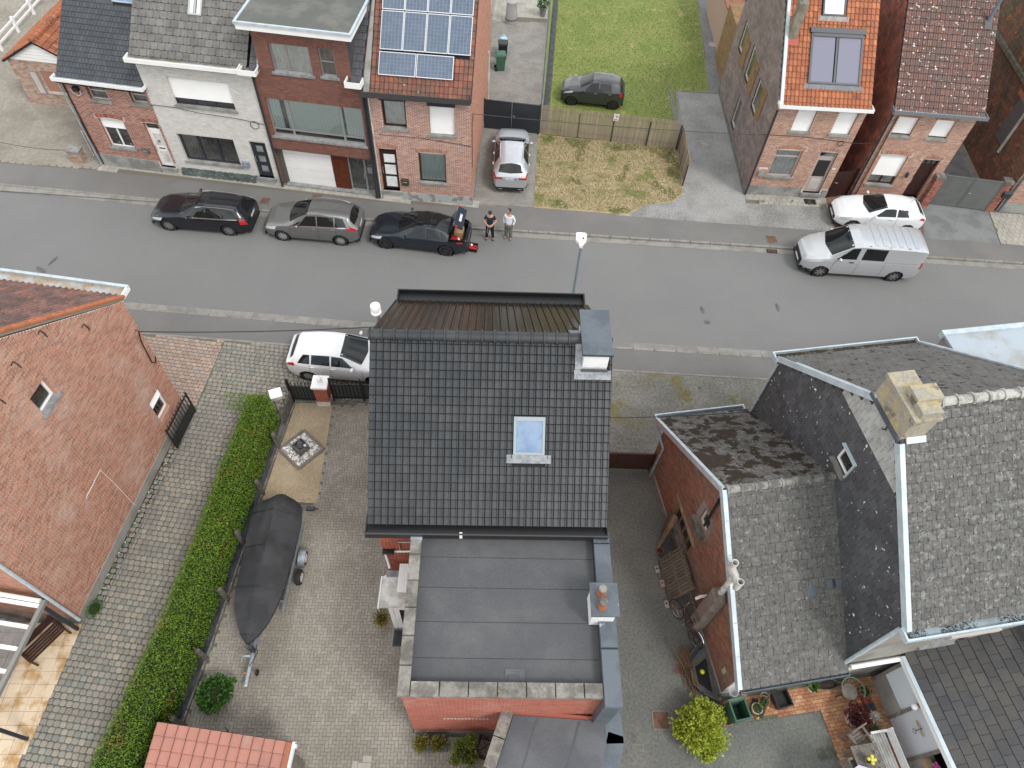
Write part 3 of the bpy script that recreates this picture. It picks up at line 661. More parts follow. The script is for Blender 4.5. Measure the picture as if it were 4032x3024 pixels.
paved('slab_forecourt', [(24.02, 27.89), (45, 27.9), (45, 30.3), (24.25, 30.42)], paver_j, -1, .3, .3, .012, blk(.02, .03), slab_m, 'paving_slab', .003)
# ---- near side, left: setts
Yw = -4.2
paved('pink_sett_forecourt', [(-12.45, 14.85), (-12.3, 18.33), (-21, 18.4), (-21, 14.2)], joint, Yw, .24, .17, .012, cob(.028), cobble_pk, 'sett', .003, n_ind=300, lift=.006, tilt=.03)
drive_poly = [(-13.62, 1.0), (-10.2, 1.0), (-9.7, 7.0), (-9.55, 14.2), (-9.15, 15.0), (-8.7, 15.55), (-5.0, 15.85), (-4.75, 18.25), (-12.28, 18.33), (-12.4, 14.85), (-12.72, 14.75), (-12.9, 12), (-13.4, 6.3)]
paved('sett_drive', drive_poly, joint, Yw, .205, .19, .016, cob(.034), cobble_m, 'sett', .002, n_ind=300, lift=.010, tilt=.06, urand=1)
paved('tiled_terrace', [(-13.62, .5), (-13.4, 6.28), (-19, 6.0), (-19, .5)], conc_d, 3, .39, .39, .008, blk(.012, .008), tile_terr, 'terrace_tile', .012, off=0, lift=.002)
ground('planting_strip', [(-12.75, 14.2), (-12.42, 14.2), (-13.0, 6.9), (-13.36, 6.9)], soil, .03)
es = struct(MB().box(-12.47, 0, 0, -12.46, .01, .01).build('strip_edging', conc_d))
pieces(es, Fr((-13.03, 6.9, 0), (.09, 1, 0), (-1, .09, 0)), [(i*.33, -.03, i*.33+.318, .03) for i in range(22)], blk(.05, .02), conc_d, 'edging_stone', 60)
# ---- main yard
yard = [(-9.45, 1.0), (-9.22, 3.9), (-9.06, 6.2), (-8.96, 8.85), (-8.84, 11.1), (-6.84, 11.1), (-7.12, 15.5), (-4.5, 15.75), (-4.2, 12.0), (-3.4, 7.5), (-2.1, 7.4), (-2.1, 3.6), (.6, 3.9), (0, 1.0)]
paved('yard', yard, paver_j, 3.6, .21, .105, .006, blk(.014, .05), paver_m, 'paver', .002, 'herring', lift=.003, tilt=.012)
ground('gravel_bed', [(-8.62, 15.42), (-7.12, 15.5), (-6.82, 11.12), (-8.83, 11.12)], gravel_b, .012)
gb = MB()
for i in range(5000):
    y = random.uniform(11.15, 15.4); x = random.uniform(-8.82+(y-11.1)*.05, -6.84-(y-11.1)*.066); s = random.uniform(.01, .022)
    gb.add([(x+s*random.uniform(-1, 1), y+s*random.uniform(-1, 1), .014+random.uniform(0, .012)) for _ in range(4)], [(0, 1, 2), (0, 2, 3)])
gbo = gb.build('gravel_stones', M('gravel_stone', (.42, .34, .24), .95, var=.35), fix=False, kind='stuff'); tag(gbo, 'loose beige gravel spread over the front bed', 'gravel')
slabs = struct(MB().box(-3.86, 1.9, 0, -3.42, 2.95, .008).build('yard_slabs', paver_j))
pieces(slabs, gframe(-3.9, 1.8, 3, .01), [(.0, 0, .16, 1.1), (.17, 0, .57, 1.05), (.3, 1.06, .57, 1.24)], blk(.02, .01), slab_m, 'paving_slab')
# ---- right yard
ground('asphalt_yard', [(2.7, 1.0), (2.9, 8.2), (2.6, 13.6), (5.6, 13.5), (7.3, 5.3), (8.0, 4.72), (10.5, 5.2), (10.85, 3.6), (11.3, 1.0)], gravel_g, .002)
ground('right_verge', [(2.6, 13.6), (5.6, 13.5), (5.4, 14.1), (8.7, 14.6), (9.2, 15.0), (30, 19.5), (30, 18.4), (10.9, 18.24), (4.2, 18.14), (2.2, 18.2)], verge_m, .003)
cy = [(7.35, 4.55), (8.03, 4.74), (10.52, 5.23), (10.83, 3.75), (11.4, 1.0), (13.2, 1.0), (12.5, 6.45), (7.25, 5.4)]
paved('courtyard', cy, joint, 12.3, .21, .105, .008, blk(.016, .05), paver_o, 'paver', .004, lift=.004, tilt=.02)
def manhole(label, x, y, s, rz, mat=rust, z=.004):
    t = thing('manhole_cover', label, 'manhole cover', (x, y, z), rz); f = MB(); a = s/2
    for q in ((-a, -a, a, -a+.05), (-a, a-.05, a, a), (-a, -a+.05, -a+.05, a-.05), (a-.05, -a+.05, a, a-.05)): f.box(q[0], q[1], 0, q[2], q[3], .016)
    f.build('frame', conc_d if mat is rust else mat, t); MB().box(-a+.055, -a+.055, 0, a-.055, a-.055, .012).build('lid', mat, t); return t
manhole('square rusty manhole cover in the asphalt left of the golden shrub', 5.4, 4.62, .58, .05)
manhole('small rusty drain grating beside the bundle of twigs', 6.1, 6.2, .42, -.1)
manhole('rusty square cover in the pavement behind the black estate car', -12.9, 27.2, .5, -.06)
manhole('rusty square cover in the pavement before the white garage door', -10.45, 27.75, .5, -.06)
manhole('pale square cover in the grey block path beside the lawn', 11.35, 44.9, .55, 0, slab_m, .026)
manhole('pale square cover between rusty cover and black estate car', -13.8, 27.2, .42, -.06, slab_m)
manhole('rust-stained cover patch in the pavement left of the white van', 12.35, 27.0, .55, 0)
g_ = thing('gully_grate', 'black slotted iron gully grate in the far road gutter', 'drain', (12.25, 26.22, RZ+.034), 0)
MB().box(-.25, -.12, 0, .25, .12, .012).build('frame', black_m, g_)
for i in range(6): MB().box(-.2+i*.07, -.09, .012, -.16+i*.07, .09, .02).build('slat', rust, g_)
g_ = thing('cellar_grate', 'black square cellar grate below the step of the orange-roofed house', 'grate', (14.8, 30.05, .026), .03)
MB().box(-.3, -.2, 0, .3, .2, .012).build('frame', black_m, g_)
for i in range(8): MB().box(-.27+i*.07, -.17, .012, -.235+i*.07, .17, .02).build('slat', anthr, g_)
# ================================================================== main house
H = thing('house', 'black-tiled brick house in the centre with a white-sided chimney', 'house', (-3.72, 8.05, 0), R(3.5))
W_, D_, ZE, ZR = 6.68, 8.25, 5.58, 8.85; pit = math.atan2(ZR-ZE, D_/2); SL = (D_/2)/math.cos(pit)
cp, sp = math.cos(pit), math.sin(pit)
rw = wall(H, Fr((.12, .3, 0), (1, 0, 0), (0, 0, 1)), rect(0, 0, 6.44, 5.5), [], mortar, br_main, .21, .066, .012, name='rear_wall')
wl = MB(); wl.add([(.12, .302, 0), (.12, 7.95, 0), (6.56, 7.95, 0), (6.56, .302, 0), (.12, .302, 5.6), (.12, 7.95, 5.6), (6.56, 7.95, 5.6), (6.56, .302, 5.6), (.12, D_/2, 8.7), (6.56, D_/2, 8.7)],
    [(0, 1, 5, 8, 4), (3, 7, 9, 6, 2), (1, 2, 6, 5)]); wl.build('side_walls', br_main, H)
under = M('roof_underlay', (.012, .012, .013), .9)
FR = Fr((0, 0, ZE), (1, 0, 0), (0, cp, sp)); FF = Fr((W_, D_, ZE), (-1, 0, 0), (0, -cp, sp))
rwin = (3.99, 2.0, 4.86, 3.06); chh = (5.66, 4.3, 6.6, 5.3)
rr = roof(H, FR, rect(0, 0, W_, SL), under, pan(SNEL, .05, 0), tile_black, W_/35, SL/22, 'rear_roof', 0, 300, 'roof_tile', .008, [(3.97, 1.85, 4.88, 3.08), chh], gapv=.03)  # black underlay in wide row gaps stands in for shadow under tile noses
fr_ = roof(H, FF, rect(0, 0, W_, SL), under, pan(SNEL, .028), tile_brown, W_/28, SL/16, 'front_roof', 0, 300, 'roof_tile', .003, [(0, 4.2, 1.0, 5.3)])
ridge(H, FR, -.03, 5.78, SL, tile_black, .165, .335, n=.03)
roof_window(rr, FR, *rwin, M('zinc_mid', (.27, .31, .335), .5, metal=.2), M('sky_painted_glass', (.13, .21, .34), .02, spec=.7, metal=.35, col2=(.20, .28, .40), ns=1.3), flash=lead, h=.09)  # pane blue paints the reflected sky into the glass colour
# rear and front box gutters, black
gutter(H, Fr((0, .3, 0), (1, 0, 0), (0, 0, 1)), -.06, W_+.02, 5.33, black_pl, black_pl, .55, .2, .035, n0=.02, name='rear_gutter')
MB().box(-.07, -.27, 5.22, W_+.02, .28, 5.325).build('rear_eave_board', M('dark_board', (.02, .018, .017), .6), H)
MB().box(-.075, -.292, 5.50, W_+.03, -.262, 5.54).build('gutter_lip', M('rubber_lip', (.05, .052, .055), .5), H)
gutter(H, Fr((W_, D_-.3, 0), (-1, 0, 0), (0, 0, 1)), .10, W_-.06, 5.36, black_pl, black_pl, .78, .3, .05, n0=.02, name='front_gutter')
# chimney: white clad, dark metal lid
ch = MB().box(5.84, 3.44, 7.4, 6.52, 4.86, 9.02).build('chimney', white_r, H)
MB().box(5.77, 3.36, 9.045, 6.60, 4.95, 9.10).build('chimney_lid', zinc_d, ch)
MB().box(5.765, 3.35, 9.02, 6.605, 4.955, 9.044).build('lid_edge', black_pl, ch)
vv = 3.44/cp
fl = MB(); fl.fbox(FR, 5.62, vv-.27, 6.64, vv-.01, .05, .085); fl.fbox(FR, 5.64, vv, 5.84, SL-.1, .05, .085); fl.build('chimney_flashing', lead, ch)
MB().fbox(FF, W_-5.84, SL-.62, W_-5.5, SL-.1, .05, .085).build('front_flashing', lead, ch)
MB().fbox(FR, 5.82, vv-.05, 6.54, vv+.02, .08, .15).build('chimney_foot', black_pl, ch)
# flue pipe at the street corner
fp_ = thing('flue_pipe', 'grey flue pipe with white cap beside the left verge', 'flue', (-4.48, 14.75, 0), 0)
MB().lathe([(.095, 4.6), (.095, 6.78)], n=14).build('pipe', zinc, fp_, smooth=True)
MB().lathe([(.0, 7.04), (.15, 7.04), (.165, 7.0), (.165, 6.86), (.12, 6.86), (.12, 6.76), (.17, 6.75), (.17, 6.70), (.09, 6.70)], n=18).build('cap', white_p, fp_, smooth=True)
# brackets / pipes on the rear wall
pb = MB(); fb = Fr((.12, .3, 0), (1, 0, 0), (0, 0, 1))
downpipe(H, [fb.p(.32, 3.0, .06), fb.p(1.15, 3.05, .06), fb.p(1.2, 3.2, .06)], .035, white_p, 'waste_pipe')
downpipe(H, [fb.p(.55, 3.0, .05), fb.p(.55, 3.7, .05), fb.p(1.6, 3.75, .05)], .022, alu, 'vent_pipe')
downpipe(H, [fb.p(.06, 3.0, .08), fb.p(.10, 2.5, .14), fb.p(.16, 2.25, .3)], .04, white_p, 'rainwater_pipe')
MB().fbox(fb, .0, 2.98, .36, 3.1, .02, .16).build('hopper', black_pl, H)
MB().fbox(fb, .9, 5.0, 1.15, 5.12, .01, .04).build('vent_plate', white_w, H)
MB().box(2.55, -.30, 5.33, 2.63, -.20, 5.52).build('cable_bracket', white_p, H)

# ================================================================== annex (flat roof)
AX = thing('annex', 'flat-roofed red brick rear annex with stone and zinc copings', 'building', (-2.26, 3.75, 0), R(3.2))
aw = wall(AX, Fr((.05, .05, 0), (1, 0, 0), (0, 0, 1)), rect(0, 0, 5.3, 5.16), [], mortar, br_ann, .21, .064, .013, name='rear_wall')
soldiers(aw, Fr((.05, .05, 0), (1, 0, 0), (0, 0, 1)), .95, 2.25, 2.1, .11, mortar, bw=.10, gap=.03, proud=.014, name='vent_brick')
MB().fbox(Fr((.05, .05, 0), (1, 0, 0), (0, 0, 1)), 0, 0, 3.2, .22, .0, .03).build('plinth', plinth_m, AX)
sw = MB(); sw.add([(.052, .052, 0), (.052, 4.5, 0), (.052, 4.5, 5.16), (.052, .052, 5.16), (5.35, .052, 0), (5.35, 4.5, 0), (5.35, 4.5, 5.16), (5.35, .052, 5.16)], [(0, 1, 2, 3), (4, 7, 6, 5)]); sw.build('side_walls', br_ann, AX)
TRIM_ = M('felt_joint', (.03, .031, .033), .8)
fd = MB(); fd.box(.2, .25, 4.8, 5.2, 4.5, 4.96); fo = fd.build('flat_roof', felt, AX)
# felt strips: overlapping widths
for i, (y0, y1) in enumerate(((.26, .98), (.97, 1.9), (1.89, 2.82), (2.81, 3.68), (3.67, 4.45))):
    MB().box(.24, y0, 4.962, 5.1, y1, 4.966+.006*i).build('felt_strip', felt, fo); MB().box(.24, y0-.004, 4.97+.006*i, 5.1, y0+.004, 4.974+.006*i).build('felt_seam', TRIM_, fo)
for u in (1.9, 2.9, 3.9): MB().box(u, 3.70, 4.98, u+.9, 4.44, 4.996).build('felt_strip', felt, fo)
MB().box(2.65, .30, 4.966, 3.15, .72, 4.985).build('felt_patch', felt2, fo)
MB().box(2.72, .32, 4.99, 3.0, .55, 5.03).build('outlet_flap', felt, fo)
ups = MB(); ups.add([(.27, .3, 4.96), (.27, 4.4, 4.96), (.33, 4.4, 4.955), (.33, .36, 4.955), (.27, .3, 5.2), (.27, 4.4, 5.2)], [(0, 1, 5, 4)])
ups.add([(.27, .345, 5.2), (5.1, .345, 5.2), (5.1, .36, 4.96), (.27, .36, 4.96)], [(0, 1, 2, 3)]); ups.build('felt_upstand', felt, AX)
pieces(AX, Fr((0, .0, 5.17), (0, 1, 0), (-1, 0, 0)), [(a, -.285, a+.72, .02) for a in (-.02, .71, 1.44, 2.17, 2.90, 3.63)], blk(.13, .02), coping_m, 'coping_stone')
pieces(AX, Fr((0, -.03, 5.17), (1, 0, 0), (0, 1, 0)), [(a, 0, min(a+.71, 5.08), .36) for a in (.295, 1.015, 1.735, 2.455, 3.175, 3.895, 4.615)], blk(.13, .02), coping_m, 'coping_stone')
pieces(AX, Fr((5.09, -.25, 5.18), (1, 0, 0), (0, 1, 0)), [(0, a, .46, a+1.42) for a in (0, 1.43, 2.86)]+[(0, 4.29, .46, 4.6)], blk(.14, .02), zinc_d, 'zinc_coping')
MB().box(-.02, 4.02, 5.31, .3, 4.42, 5.335).build('lead_cap', zinc, AX)
MB().box(5.1, -.2, 0, 5.52, .35, 5.165).build('corner_wall', zinc_d, AX)
c2 = MB().box(4.86, 1.86, 5.0, 5.46, 2.58, 5.90).build('chimney', white_r, AX)
MB().box(4.80, 1.78, 5.905, 5.53, 2.66, 5.97).build('chimney_lid', zinc_d, c2)
for y in (2.02, 2.36):
    MB().lathe([(.105, 5.97), (.10, 6.06), (.13, 6.10), (.085, 6.30), (.095, 6.33)], (5.08, y, 0), 14).build('chimney_pot', terracotta, c2, smooth=True)
    MB().lathe([(.09, 6.30), (.11, 6.33), (.10, 6.39), (0, 6.41)], (5.08, y, 0), 12).build('pot_cap', coping_m, c2, smooth=True)
# lower annex
LA = thing('lower_annex', 'low flat-roofed extension with stone coping at the bottom edge', 'building', (0, 0, 0), 0)
out_ = [(.42, 4.1), (-.62, .4), (3.0, .4), (3.72, 3.45), (3.62, 4.25)]
q = MB(); q.prism([(.5, 4.05), (-.5, .5), (2.9, .5), (3.55, 3.45), (3.5, 4.0)], 0, 3.02); q.build('wall', br_ann, LA)
MB().prism([(.68, 3.9), (-.3, .5), (2.6, .5), (3.2, 3.4), (3.15, 3.9)], 3.025, 3.06).build('flat_roof', felt2, LA)
for a, b, dx in ((.95, 1.35, 0), (2.1, 2.5, 0)): MB().prism([(a+.35, 3.85), (a-.55, .6), (a-.50, .6), (a+.40, 3.85)], 3.062, 3.068).build('felt_seam', felt, LA)
fl_ = Fr((.40, 4.2, 3.03), Vector((-.28, -1, 0)), Vector((1, -.28, 0)))
pieces(LA, fl_, [(a, 0, a+.78, .33) for a in (0.1, .89, 1.68, 2.47, 3.26)], blk(.19, .02), coping_m, 'coping_stone')
for A_, B_ in (((3.60, 4.3), (3.68, 3.40)), ((3.72, 3.55), (3.37, 2.1)), ((3.37, 2.15), (3.0, .5))):
    d = Vector((B_[0]-A_[0], B_[1]-A_[1], 0)); f_ = Fr((A_[0], A_[1], 3.03), d, Vector((d.y, -d.x, 0))); MB().fbox(f_, 0, 0, d.length, .47, 0, .2+.003*len(LA.children)).build('zinc_coping', zinc_d, LA)
# porch
PO = thing('porch', 'white porch with flat canopy and glazed door beside the annex', 'porch', (-3.32, 6.87, 0), R(2.5))
cn = MB(); cn.prism([(-.28, -.04), (-.30, .92), (-.16, 1.0), (1.15, 1.05), (1.15, .02)], 2.12, 2.17); cn.build('canopy', white_w, PO)
MB().box(-.31, -.06, 2.09, -.27, .95, 2.19).build('canopy_edge', white_p, PO)
MB().box(-.14, .93, 2.175, 1.1, 1.12, 2.24).build('lead_flashing', lead, PO)
MB().box(0, .02, 0, .05, 1.0, 2.11).build('side_panel', white_p, PO)
MB().box(0, 0, 0, .14, .06, 2.11).build('corner_post', white_p, PO)
door(PO, Fr((0, 0, 0), (1, 0, 0), (0, 0, 1)), .15, .04, 1.05, 2.1, white_p, 0, [(.2, .12, .85, .9, glass_d)], handle=True, hs=-1, hm=white_p)
AC = thing('wall_unit', 'white slatted air-conditioning unit above the porch canopy', 'air conditioner', (-2.93, 6.95, 2.85), R(2.5))
MB().box(.0, 0, 0, .5, .85, .5).build('casing', white_w, AC)
for i in range(7): MB().box(-.012+.065*i, -.01, .5, .045+.065*i, .86, .515).build('slat', white_p, AC)
dm = thing('door_mat', 'dark rubber door mat in front of the porch door', 'door mat', (-3.0, 6.56, .02), R(2.5))
MB().box(-.3, -.28, 0, .4, .26, .015).build('mat', anthr, dm); MB().box(-.24, -.22, .015, .34, .20, .022).build('grid', black_pl, dm)

# ================================================================== left house
LH = thing('house', 'red brick gable house at the left edge with old tiled roof', 'house', (-13.41, 6.42, 0), R(-4.53))
gf = Fr((0, 0, 0), (0, 1, 0), (0, 0, 1))
gp = [(0, 0), (8.37, 0), (8.37, 6.34), (4.18, 9.5), (0, 6.34)]
hl = [(3.76, 6.62, 4.5, 7.42), (6.97, 1.28, 7.74, 2.42)]
gw = wall(LH, gf, gp, hl, mortar, br_lh, .20, .068, .016, name='gable_wall', dep=.12, low=.5)
MB().fbox(gf, 0, 0, 8.37, .5, .0, .035).build('plinth', render_g, LH)
window(LH, gf, *hl[0], dep=.14, sill=bluestone, fw=.08)
window(LH, gf, *hl[1], dep=.12, shut=.38, fw=.08, sill=None)
soldiers(gw, gf, 3.7, 4.56, 7.43, .2, br_lh); soldiers(gw, gf, 6.9, 7.8, 2.43, .2, br_lh)
lb = MB(); lb.add([(-9, 0, 0), (-.02, 0, 0), (-.02, 0, 6.3), (-9, 0, 6.3), (-9, 8.37, 0), (-.02, 8.37, 0), (-.02, 8.37, 6.3), (-9, 8.37, 6.3)], [(4, 5, 6, 7)]); lb.build('street_wall', br_lh, LH)
wall(LH, Fr((-9, 0, 0), (1, 0, 0), (0, 0, 1)), rect(0, 0, 9, 6.3), [], mortar, br_salmon, .2, .066, .011, name='rear_wall', n_ind=0)
pl_ = math.atan2(3.2, 4.18); cl, sl_ = math.cos(pl_), math.sin(pl_); sll = 4.35/cl
for nm, f_ in (('street_roof', Fr((0, 8.53, 6.36), (-1, 0, 0), (0, -cl, sl_))), ('rear_roof', Fr((-9, -.16, 6.36), (1, 0, 0), (0, cl, sl_)))):
    roof(LH, f_, rect(0.0, 0, 9, sll), mortar_d, pan(ROLL, .03), tile_lh, .21, .30, nm, 0, 300)
tile_verge = M('verge_tile_orange', (.42, .13, .05), .8, var=.15)
pieces(LH, Fr((.02, 8.50, 6.40), (0, -cl, sl_), (1, 0, 0)), [(i*.3, -.17, i*.3+.31, .045) for i in range(18)], blk(.06, .02), tile_verge, 'verge_tile')
ridge(LH, Fr((-9, 4.18, 9.68), (1, 0, 0), (0, 1, 0)), 0, 9.0, 0, tile_lh, .13, .36)
gutter(LH, Fr((0, 8.37, 0), (-1, 0, 0), (0, 0, 1)), .14, 9, 6.12, white_p, M('zinc_gutter_worn', (.42, .44, .46), .5, col2=(.36, .29, .2), ns=1.5), .68, .2, .06, n0=.03, name='street_gutter', litter=(700, M('leaf_litter', (.05, .04, .02), .95), .25))
MB().box(-9, 8.98, 6.30, -.13, 9.09, 6.335).build('gutter_rim', zinc_b, LH)
downpipe(LH, [(.03, -.1, 5.9), (.03, -.1, .35)], .055, zinc_b, 'corner_pipe')
for y, z in ((5.3, 8.45), (4.1, 8.6), (3.1, 8.35), (6.6, 7.2)):
    MB().tube([gf.p(y-.12, z+.05, .02), gf.p(y, z+.08, .03), gf.p(y+.05, z-.1, .03), gf.p(y+.07, z-.28, .02)], .016, 6).build('wall_anchor', black_m, LH)
MB().tube([gf.p(2.91, 3.05, .02), gf.p(2.95, 3.12, .025), gf.p(3.9, 3.16, .025), gf.p(3.95, 2.0, .025), gf.p(3.97, .6, .03), gf.p(4.0, .35, .03)], .008, 5).build('wall_wire', white_p, LH)
cab = MB(); cab.tube([gf.p(8.18, 5.1, .02), gf.p(8.16, 5.12, .15), gf.p(8.12, 4.6, .05), gf.p(8.05, 3.5, .04), gf.p(8.2, 3.3, .04), gf.p(8.32, 3.5, .04)], .022, 6); cab.build('service_cable', black_pl, LH)
# veranda
VE = thing('veranda', 'white-barred glass veranda roof in the lower left corner', 'veranda', (-13.45, 6.3, 0), R(-3))
for i in range(6):
    y = -.25-.62*i; q = MB(); q.add([(-5, y-.055, 3.25), (-.05, y-.055, 2.45), (-.05, y+.055, 2.45), (-5, y+.055, 3.25), (-5, y-.055, 3.33), (-.05, y-.055, 2.53), (-.05, y+.055, 2.53), (-5, y+.055, 3.33)], [(4, 5, 6, 7), (0, 1, 5, 4), (3, 2, 6, 7), (1, 2, 6, 5)]); q.build('glazing_bar', white_p, VE)
    if i < 5: MB().quad((-5, y-.55, 3.28), (-.05, y-.55, 2.48), (-.05, y-.07, 2.48), (-5, y-.07, 3.28)).build('roof_pane', glass_mat('veranda_glass%d' % i, (.62, .64, .65), .22) if i == 0 else bpy.data.materials['veranda_glass0'], VE, fix=False)
MB().box(-.06, -3.6, 2.36, .06, -.05, 2.5).build('eave_gutter', M('grey_gutter', (.22, .215, .20), .6), VE)
MB().tube([(-5, -.12, 3.5), (-.02, -.12, 2.6)], .07, 10).build('wall_flashing', white_p, VE, smooth=True)
for y in (-.2, -3.45): MB().box(-.1, y-.05, 0, 0, y+.05, 2.36).build('post', anthr, VE)
MB().box(-1.6, -.06, 2.3, .05, .02, 2.42).build('dark_beam', dark_br, VE)
# garden bench under it
GB = thing('garden_bench', 'dark brown slatted garden bench beside the veranda', 'bench', (-14.15, 5.55, 0), R(60))
for i in range(5): MB().box(-.65, -.22+.1*i, .42, .65, -.15+.1*i, .45).build('seat_slat', dark_br, GB)
for i in range(4): MB().box(-.65, .27, .52+.1*i, .65, .29, .59+.1*i).build('back_slat', dark_br, GB)
for x in (-.6, .6):
    for y in (-.2, .28): MB().box(x-.03, y-.03, 0, x+.03, y+.03, .62 if y < 0 else .95).build('leg', dark_br, GB)
    MB().box(x-.03, -.25, .60, x+.03, .30, .64).build('armrest', dark_br, GB)
# gate leaf folded back against the wall
GT = thing('driveway_gate', 'black barred gate leaf folded back against the left gable wall', 'gate', (-12.52, 12.95, 0), R(90-5))
MB().box(0, -.02, .1, 1.75, .02, .62).build('lower_panel', black_m, GT)
for x in (0, 1.7): MB().box(x, -.03, .05, x+.05, .03, 1.35).build('stile', black_m, GT)
MB().box(.05, -.025, 1.2, 1.7, .025, 1.25).build('rail', black_m, GT)
for i in range(9): MB().box(.18+i*.17, -.012, .62, .205+i*.17, .012, 1.42).build('bar', black_m, GT)
# ================================================================== right house with its wing
RH = thing('house', 'slate-clad house at the right with lichened stone chimney and old slates', 'house', (10.5, 6.1, 0), R(12.35))
under2 = M('slate_gap', (.06, .058, .054), .95)
RL, RD, RE, RR = 5.0, 8.6, 6.05, 9.72; rp_ = math.atan2(RR-RE, RD/2); rc, rs_ = math.cos(rp_), math.sin(rp_); rsl = (RD/2+.12)/rc
cf = Fr((0, RD, 0), (0, -1, 0), (0, 0, 1))                       # clad gable, faces the lane
cpoly = [(0, 0), (RD, 0), (RD, RE), (RD/2, RR-.05), (0, RE)]
wv = (RD-4.75, 6.45, RD-4.1, 7.15)
cw = MB().sheet(cpoly, 0, cf, [rect(*wv)]).build('gable_wall', M('cladding_backing', (.04, .04, .04), .9), RH, fix=False)
allr = rows(cpoly, .30, .28, .010, .5, [wv], vstart=2.2)
pieces(cw, cf, [r for r in allr if r[1] < 8.05], plate(.02, .004, 0), clad_black, 'cladding_slate', 220)
pieces(cw, cf, [r for r in allr if r[1] >= 8.05], plate(.02, .004, 0), clad_pale, 'bare_slate', 80)
gwn = window(RH, cf, *wv, dep=.04, fw=.07)
MB().fbox(cf, wv[0]-.06, wv[1]-.1, wv[2]+.06, wv[1]-.01, 0, .14).build('sill', conc_d, gwn)
MB().fbox(cf, wv[0]-.05, wv[3], wv[2]+.05, wv[3]+.04, .0, .10).build('head_flashing', zinc_b, gwn)
MB().fbox(cf, wv[2], wv[1], wv[2]+.04, wv[3], 0, .08).build('side_flashing', zinc_b, gwn)
ob = MB(); ob.add([(0, 0, 0), (RL, 0, 0), (RL, 0, RE-.1), (0, 0, RE-.1), (0, RD, 0), (RL, RD, 0), (RL, RD, RE-.1), (0, RD, RE-.1), (RL, RD/2, RR-.08)], [(4, 5, 6, 7), (1, 5, 6, 8, 2)]); ob.build('outer_walls', render_g, RH)
sf = Fr((0, 0, 0), (1, 0, 0), (0, 0, 1)); sh_ = (2.15, 2.95, 3.5, 4.15)
wall(RH, sf, rect(0, 0, RL, RE-.1), [sh_], render_g, None, name='rear_wall', dep=.15)
window(RH, sf, *sh_, dep=.13, fm=M('grey_frame', (.2, .2, .2), .5), shut=.35, shm=M('beige_box', (.55, .50, .46), .6), sill=bluestone)
MB().fbox(sf, 2.2, 4.2, 3.75, 4.38, .0, .16).build('shutter_box', M('beige_box', (.55, .50, .46), .6), RH)
RF = Fr((0, -.12, RE-.04), (1, 0, 0), (0, rc, rs_)); RN = Fr((RL, RD+.12, RE-.04), (-1, 0, 0), (0, -rc, rs_))
chq = (0, 4.75, .75, 6.4)
roof(RH, RF, rect(.0, 0, RL, rsl), under2, plate(.022, .006, 0, .13), slate_lich, .255, .255, 'rear_roof', .5, 300, 'slate', .010, [(0, 4.85, .66, 6.4)], lift=.004, tilt=.012)
roof(RH, RN, rect(.0, 0, RL, rsl), under2, plate(.022, .006, 0, .13), slate_n, .255, .255, 'street_roof', .5, 300, 'slate', .010, [(RL-.66, 4.95, RL, 6.4)], lift=.004, tilt=.012)
ridge(RH, RF, .64, RL, rsl, M('ridge_lichen', (.42, .41, .38), .9, col2=(.22, .215, .20), ns=5, grain=.2), .13, .45, n=.02)
MB().fbox(RF, -.05, 0, .075, rsl-.95, .02, .06).build('verge_trim', zinc_b, RH)
MB().fbox(RF, -.07, 0, -.03, rsl-.95, -.14, .07).build('verge_board', zinc_b, RH)
MB().fbox(RF, .13, rsl-.97, .66, rsl-.80, .02, .06).build('chimney_apron', zinc_b, RH)
for i in range(5): MB().fbox(RN, RL-.08, .05+i*.95, RL+.06, .05+i*.95+.94, .02, .06+.004*(i % 2)).build('verge_trim', zinc_b if i else zinc_d, RH)
MB().fbox(RN, RL+.03, 0, RL+.07, rsl-.8, -.12, .07).build('verge_board', zinc_b, RH)
MB().fbox(RN, -.06, 0, .06, rsl, .02, .07).build('verge_trim', zinc_b, RH)
lit = M('gutter_moss', (.045, .036, .022), .97, var=.5)
gutter(RH, Fr((0, 0, 0), (1, 0, 0), (0, 0, 1)), -.12, RL+.2, 5.80, zinc_b, M('zinc_gutter_blue', (.30, .37, .41), .5, col2=(.24, .28, .30), ns=2), .36, .2, .05, n0=.01, name='rear_gutter', litter=(1800, lit, -.25))
gutter(RH, Fr((RL, RD, 0), (-1, 0, 0), (0, 0, 1)), -.05, RL+.12, 5.80, zinc_b, M('gutter_silt', (.06, .05, .035), .95, col2=(.20, .18, .14), ns=2), .40, .2, .05, n0=.01, name='street_gutter', litter=(2200, lit, -.5))
downpipe(RH, [(-.06, .0, 5.8), (-.06, .0, 2.2)], .06, zinc_b, 'corner_trim')
downpipe(RH, [(-.06, RD, 5.8), (-.06, RD, 2.6)], .03, zinc_b, 'corner_bead')
